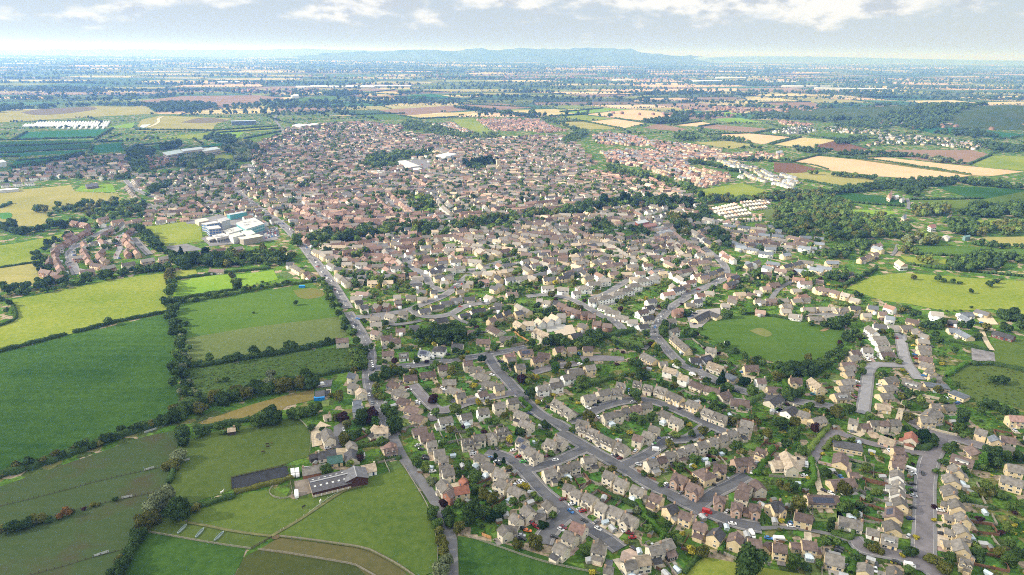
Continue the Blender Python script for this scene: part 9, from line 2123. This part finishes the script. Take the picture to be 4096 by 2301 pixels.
mass('garden_trees', 'mixed trees filling gardens and hedges around the houses', 'trees', [t for t in nearrest if t[1] < 900], TM1)
mass('town_trees', 'mass of trees among the streets and along the brook', 'trees', [t for t in nearrest if t[1] >= 900] + TOWNTREES, TM2)
W2 = [(x, y, r, c, random.uniform(.85,1.2), knoll_z(x, y)) for x, y, r, c in WTREES]
mass('woodland', 'woods and copses massed on both sides of the town', 'woodland', W2, TM2)
sh_t = [simple_crown(60+i, 2, 26, 1) for i in range(5)]
mass('shrubs', 'low shrubs and flower beds in the gardens', 'shrubs', [(x, y, r, c, random.uniform(.5,.9)) for x, y, r, c in SHRUBS], sh_t)
# garden hedges, rough growth on verges
rough = []
for rg, s, n, r0, r1, cols in (('H','1110,340 1150,480 1190,690 1220,760 1170,800 1200,1000 1150,1060 1130,700 1110,500',1000,.6,1.6,'dmmo'),('H','1220,760 1500,730 1950,650 2250,620 2290,690 2270,770 2000,830 1700,900 1300,990 1190,1000 1160,800',800,.3,.9,'mlmo'),('F','1690,980 1880,850 2130,870 2600,960 2600,1400 2408,1300 2100,1200 1960,1240 1760,1060',350,.3,.9,'mdo')):
    P = pts(rg, s); X = rng.uniform(min(p[0] for p in P), max(p[0] for p in P), n*3); Y = rng.uniform(min(p[1] for p in P), max(p[1] for p in P), n*3); mm = in_poly(X, Y, P)
    rough += [(x, y, random.uniform(r0, r1), random.choice(cols), random.uniform(.4,.8)) for x, y in list(zip(X[mm], Y[mm]))[:n]]
mass('undergrowth', 'rough undergrowth and brambles on the waste ground', 'undergrowth', rough, sh_t)
HVc = np.concatenate(HV); nH = len(HF)
hm = np_mesh('hedgerows', HVc, [np.concatenate(HF)], leaf_mat('leaves_d', *LEAF['d'])); tag(link('hedgerows', hm), 'dark hedgerows dividing the fields beyond the town', 'hedgerows', kind='stuff')

# hedges and trees of the far plain
occ_polys = FPOLY
FT = []
for a, b in HEDGE:
    L = math.hypot(b[0]-a[0], b[1]-a[1]); my = (a[1]+b[1])/2
    sp = 6 if my < 5000 else 9 if my < 9000 else 24
    gap = random.uniform(.0, .5); 
    for i in range(int(L/sp)):
        t = (i+random.random())/max(1, L/sp); x, y = a[0]+(b[0]-a[0])*t, a[1]+(b[1]-a[1])*t
        rr = random.random()
        r = random.uniform(3, 5.6) if rr < .14 + .2*(my > 6000) else random.uniform(1.6, 2.8)
        if my > 9000: r *= 1.9
        if rr > .97 - gap*.3 and my < 9000: continue
        FT.append((x, y, r, random.choice('dddmd')))
for _ in range(400):     # copses
    y = 2600 + 16000*random.random()**1.3; x = random.uniform(-.8, .8)*y; n = random.randint(20, 90); rx, ry = random.uniform(50, 300)*(1+y/9000), random.uniform(12, 40)*(1+y/9000)
    for _ in range(n): FT.append((x + random.gauss(0, rx), y + random.gauss(0, ry), random.uniform(4.5, 9)*(1+y/14000), random.choice('ddddm')))
X = np.array([f[0] for f in FT]); Y = np.array([f[1] for f in FT]); bad = np.zeros(len(FT), bool)
for P in FPOLY + [town_poly]: bad |= in_poly(X, Y, P)
FT = [f for f, q in zip(FT, bad) if not q and f[1] > 1500 and (f[1] < 4500 or random.random() < .68)]
mass('far_trees', 'countless hedges and copses across the hazy plain', 'trees', [f for f in FT if f[1] < 4500], TM2); mass('plain_trees', 'dark lines of trees fading towards the hills', 'trees', [f for f in FT if f[1] >= 4500], TM3)
# far villages: pale specks of houses
nTQ = len(TQ); TV.clear(); TQ.clear(); TC.clear(); TT.clear(); TTC.clear()
for (rg, u, v, n, sx, sy) in (('P',2050,120,50,260,120),('P',2100,130,30,90,100),('R',560,262,60,120,60),('R',50,300,40,120,40),('Q',1200,20,45,900,300),('T',130,370,35,900,300),('R',1450,275,14,60,30),('R',450,40,30,900,200),('T',1100,400,35,1200,250),('S',2250,395,30,900,250),('R',1950,380,14,120,60)):
    x0, y0 = at(rg, u, v)
    for _ in range(n):
        x, y = x0+random.gauss(0, sx), y0+random.gauss(0, sy); k = 1 + y/9000
        far_house(x, y, random.uniform(0, PI), 11*k, 8*k, 5*k, .7, RC[random.choice('qzgnr')], WC[random.choice('kq')], chim=False, wins=False)
# glasshouses and long pale sheds out on the plain
for (rg, u, v, L, W) in (('Q',40,96,420,60),('Q',240,92,300,50),('Q',400,90,260,60),('T',1500,440,420,60),('T',1700,452,500,50),('T',1100,395,300,60),('T',1350,415,260,50),('T',980,412,260,60),('R',1470,272,90,18),('P',1680,60,160,40),('P',2300,95,200,40),('T',560,405,200,50)):
    x, y = at(rg, u, v); far_house(x, y, random.uniform(-.1,.25), L, W, 9, .15, (.45,.46,.46), (.42,.42,.41), chim=False, wins=False)
far = np_mesh('far_villages', np.array(TV), [np.array(TQ), np.array(TT)], attr_mat('town_tint', .9, .12, .3), np.array(TC + TTC)); tag(link('far_villages', far), 'distant villages and pale sheds dotted over the plain', 'villages', kind='stuff')

# ------------------------------------------------------------------ clouds overhead: they shade the ground, thick in the middle and thinning to the rim
def cloud_mat(i, dens):
    m = bpy.data.materials.new('cloud_vapour_%d' % i); nt, N, Lk = nodes_of(m); out = N.new('ShaderNodeOutputMaterial')
    tc = N.new('ShaderNodeTexCoord'); ln = N.new('ShaderNodeVectorMath'); ln.operation = 'LENGTH'
    mp = N.new('ShaderNodeMapping'); mp.inputs['Scale'].default_value = (1, 1, 0); Lk.new(tc.outputs['Object'], mp.inputs['Vector'])
    nz = N.new('ShaderNodeTexNoise'); nz.inputs['Scale'].default_value = 3.2; nz.inputs['Detail'].default_value = 5; Lk.new(tc.outputs['Object'], nz.inputs['Vector'])
    Lk.new(mp.outputs[0], ln.inputs[0])
    ad = N.new('ShaderNodeMath'); ad.operation = 'MULTIPLY_ADD'; ad.inputs[1].default_value = .75; Lk.new(nz.outputs['Fac'], ad.inputs[0]); Lk.new(ln.outputs['Value'], ad.inputs[2])
    mr = N.new('ShaderNodeMapRange'); mr.interpolation_type = 'SMOOTHSTEP'; mr.inputs['From Min'].default_value = 1.0; mr.inputs['From Max'].default_value = 1.28; mr.inputs['To Min'].default_value = dens; mr.inputs['To Max'].default_value = 0
    Lk.new(ad.outputs[0], mr.inputs['Value'])
    tr = N.new('ShaderNodeBsdfTransparent'); tl = N.new('ShaderNodeBsdfTranslucent'); tl.inputs['Color'].default_value = (.93,.94,.95,1); mx = N.new('ShaderNodeMixShader')
    Lk.new(mr.outputs['Result'], mx.inputs[0]); Lk.new(tr.outputs[0], mx.inputs[1]); Lk.new(tl.outputs[0], mx.inputs[2]); Lk.new(mx.outputs[0], out.inputs['Surface'])
    return m
CZ = 850.0
CLOUDS = [ # ground points shaded (centre), half sizes in metres, rotation, density
 (20, 330, 620, 330, .06, .36), (-900, 420, 520, 310, -.25, .46), (1000, 560, 560, 260, .3, .3),
 (250, 900, 230, 110, .0, .42), (-1050, 1520, 620, 330, .1, .62), (1250, 1180, 420, 190, .1, .4), (2100, 2250, 900, 520, .1, .2), (300, 3600, 900, 380, .1, .4)]
for i, (gx, gy, a, b, rt, de) in enumerate(CLOUDS):
    d = CZ / TO_SUN.z; x, y = gx + TO_SUN.x*d, gy + TO_SUN.y*d
    V = lump(ICO3[0], 70+i, .10) if len(ICO3[0]) else ICO3[0]
    me = np_mesh('cloud', V*1.25, [ICO3[1]], cloud_mat(i, de), smooth=True)
    o = link('cloud', me); o.location = (x, y, CZ); o.scale = (a, b, 55); o.rotation_euler = (0, 0, rt)
    tag(o, kind='stuff', label='thin grey-white cloud drifting overhead', cat='cloud', group='clouds overhead')

# ------------------------------------------------------------------ haze
hb = MB(); hb.box(-52500, 52500, -900, 62500, -1.5, 380)
hz = bpy.data.materials.new('haze'); nt, N, Lk = nodes_of(hz); out = N.new('ShaderNodeOutputMaterial'); pv = N.new('ShaderNodeVolumePrincipled')
pv.inputs['Color'].default_value = HAZE_COL; pv.inputs['Density'].default_value = HAZE_D; pv.inputs['Anisotropy'].default_value = 0.62; pv.inputs['Absorption Color'].default_value = (1, 1, 1, 1)
Lk.new(pv.outputs[0], out.inputs['Volume']); hz.cycles.volume_sampling = 'DISTANCE'; hz.cycles.homogeneous_volume = True
o = hb.build('haze', hz); tag(o, kind='stuff')

# ------------------------------------------------------------------ sun, sky, camera
sd = bpy.data.lights.new('sun', 'SUN'); sd.energy = SUN_E; sd.angle = math.radians(.5); sd.color = (1, .93, .81)
so = bpy.data.objects.new('sun', sd); COL.objects.link(so); so.rotation_euler = TO_SUN.to_track_quat('Z', 'Y').to_euler()
w = bpy.data.worlds.new('World'); scene.world = w; w.use_nodes = True; nt = w.node_tree; N, Lk = nt.nodes, nt.links; N.clear()
out = N.new('ShaderNodeOutputWorld'); bg = N.new('ShaderNodeBackground'); sky = N.new('ShaderNodeTexSky'); sky.sky_type = 'NISHITA'; sky.sun_disc = False
sky.sun_elevation = SUN_EL; sky.sun_rotation = math.atan2(TO_SUN.x, TO_SUN.y); sky.altitude = 200; sky.air_density = 1.0; sky.dust_density = .4; sky.ozone_density = 1.5
tc = N.new('ShaderNodeTexCoord')
def wnoise(scale, vec, det, off):
    mp = N.new('ShaderNodeMapping'); mp.inputs['Scale'].default_value = vec; mp.inputs['Location'].default_value = off; Lk.new(tc.outputs['Generated'], mp.inputs['Vector'])
    n_ = N.new('ShaderNodeTexNoise'); n_.inputs['Scale'].default_value = scale; n_.inputs['Detail'].default_value = det; n_.inputs['Roughness'].default_value = .58; Lk.new(mp.outputs[0], n_.inputs['Vector']); return n_.outputs['Fac']
c1 = wnoise(9.5, (1,1,3.0), 10, (2.3,.7,.4)); c2 = wnoise(24.0, (1,1,2.2), 9, (4.1,2.2,.35))
sp = N.new('ShaderNodeSeparateXYZ'); Lk.new(tc.outputs['Generated'], sp.inputs[0])
lift = N.new('ShaderNodeMapRange'); lift.inputs['From Min'].default_value = .012; lift.inputs['From Max'].default_value = .07; lift.inputs['To Min'].default_value = -.2; lift.inputs['To Max'].default_value = .09; Lk.new(sp.outputs['Z'], lift.inputs['Value'])
ad = N.new('ShaderNodeMath'); ad.operation = 'ADD'; Lk.new(c1, ad.inputs[0]); Lk.new(lift.outputs['Result'], ad.inputs[1])
cov = N.new('ShaderNodeMapRange'); cov.interpolation_type = 'SMOOTHSTEP'; cov.inputs['From Min'].default_value = .40; cov.inputs['From Max'].default_value = .56; Lk.new(ad.outputs[0], cov.inputs['Value'])
lit = N.new('ShaderNodeMapRange'); lit.interpolation_type = 'SMOOTHSTEP'; lit.inputs['From Min'].default_value = .38; lit.inputs['From Max'].default_value = .56; Lk.new(c2, lit.inputs['Value'])
cc_ = N.new('ShaderNodeMix'); cc_.data_type = 'RGBA'; cc_.inputs['A'].default_value = CLOUD_DK; cc_.inputs['B'].default_value = CLOUD_LT; Lk.new(lit.outputs['Result'], cc_.inputs['Factor'])
sk = N.new('ShaderNodeMix'); sk.data_type = 'RGBA'; sk.inputs['Factor'].default_value = .92; sk.inputs['B'].default_value = (1.7,1.9,2.15,1); Lk.new(sky.outputs['Color'], sk.inputs['A'])
mx = N.new('ShaderNodeMix'); mx.data_type = 'RGBA'; Lk.new(cov.outputs['Result'], mx.inputs['Factor']); Lk.new(sk.outputs['Result'], mx.inputs['A']); Lk.new(cc_.outputs['Result'], mx.inputs['B'])
zen = N.new('ShaderNodeMapRange'); zen.inputs['From Min'].default_value = .09; zen.inputs['From Max'].default_value = .45; zen.inputs['To Min'].default_value = 1; zen.inputs['To Max'].default_value = 1.75; Lk.new(sp.outputs['Z'], zen.inputs['Value'])
vs = N.new('ShaderNodeVectorMath'); vs.operation = 'SCALE'; Lk.new(mx.outputs['Result'], vs.inputs[0]); Lk.new(zen.outputs['Result'], vs.inputs['Scale'])
bg.inputs['Strength'].default_value = SKY_E; Lk.new(vs.outputs['Vector'], bg.inputs['Color']); Lk.new(bg.outputs[0], out.inputs['Surface'])

cd = bpy.data.cameras.new('camera'); cd.sensor_width = 36; cd.lens = 36*F/4096; cd.clip_start = 1; cd.clip_end = 200000
co = bpy.data.objects.new('camera', cd); COL.objects.link(co)
Mc = Matrix((CXV, CUP, -FW)).transposed().to_4x4(); Mc.translation = CAM; co.matrix_world = Mc; scene.camera = co
scene.view_settings.view_transform = 'Standard'; scene.view_settings.look = 'None'; scene.view_settings.gamma = 1; scene.view_settings.exposure = EXPO
scene.cycles.max_bounces = 6; scene.cycles.diffuse_bounces = 2; scene.cycles.glossy_bounces = 2; scene.cycles.transmission_bounces = 2; scene.cycles.volume_bounces = 1; scene.cycles.transparent_max_bounces = 12
scene.cycles.use_adaptive_sampling = False
scene.cycles.pixel_filter_type = 'BLACKMAN_HARRIS'; scene.cycles.filter_width = 1.0; scene.cycles.use_denoising = False; scene.cycles.denoiser = 'OPENIMAGEDENOISE'; scene.cycles.caustics_reflective = False; scene.cycles.caustics_refractive = False
scene.cycles.sample_clamp_indirect = 6
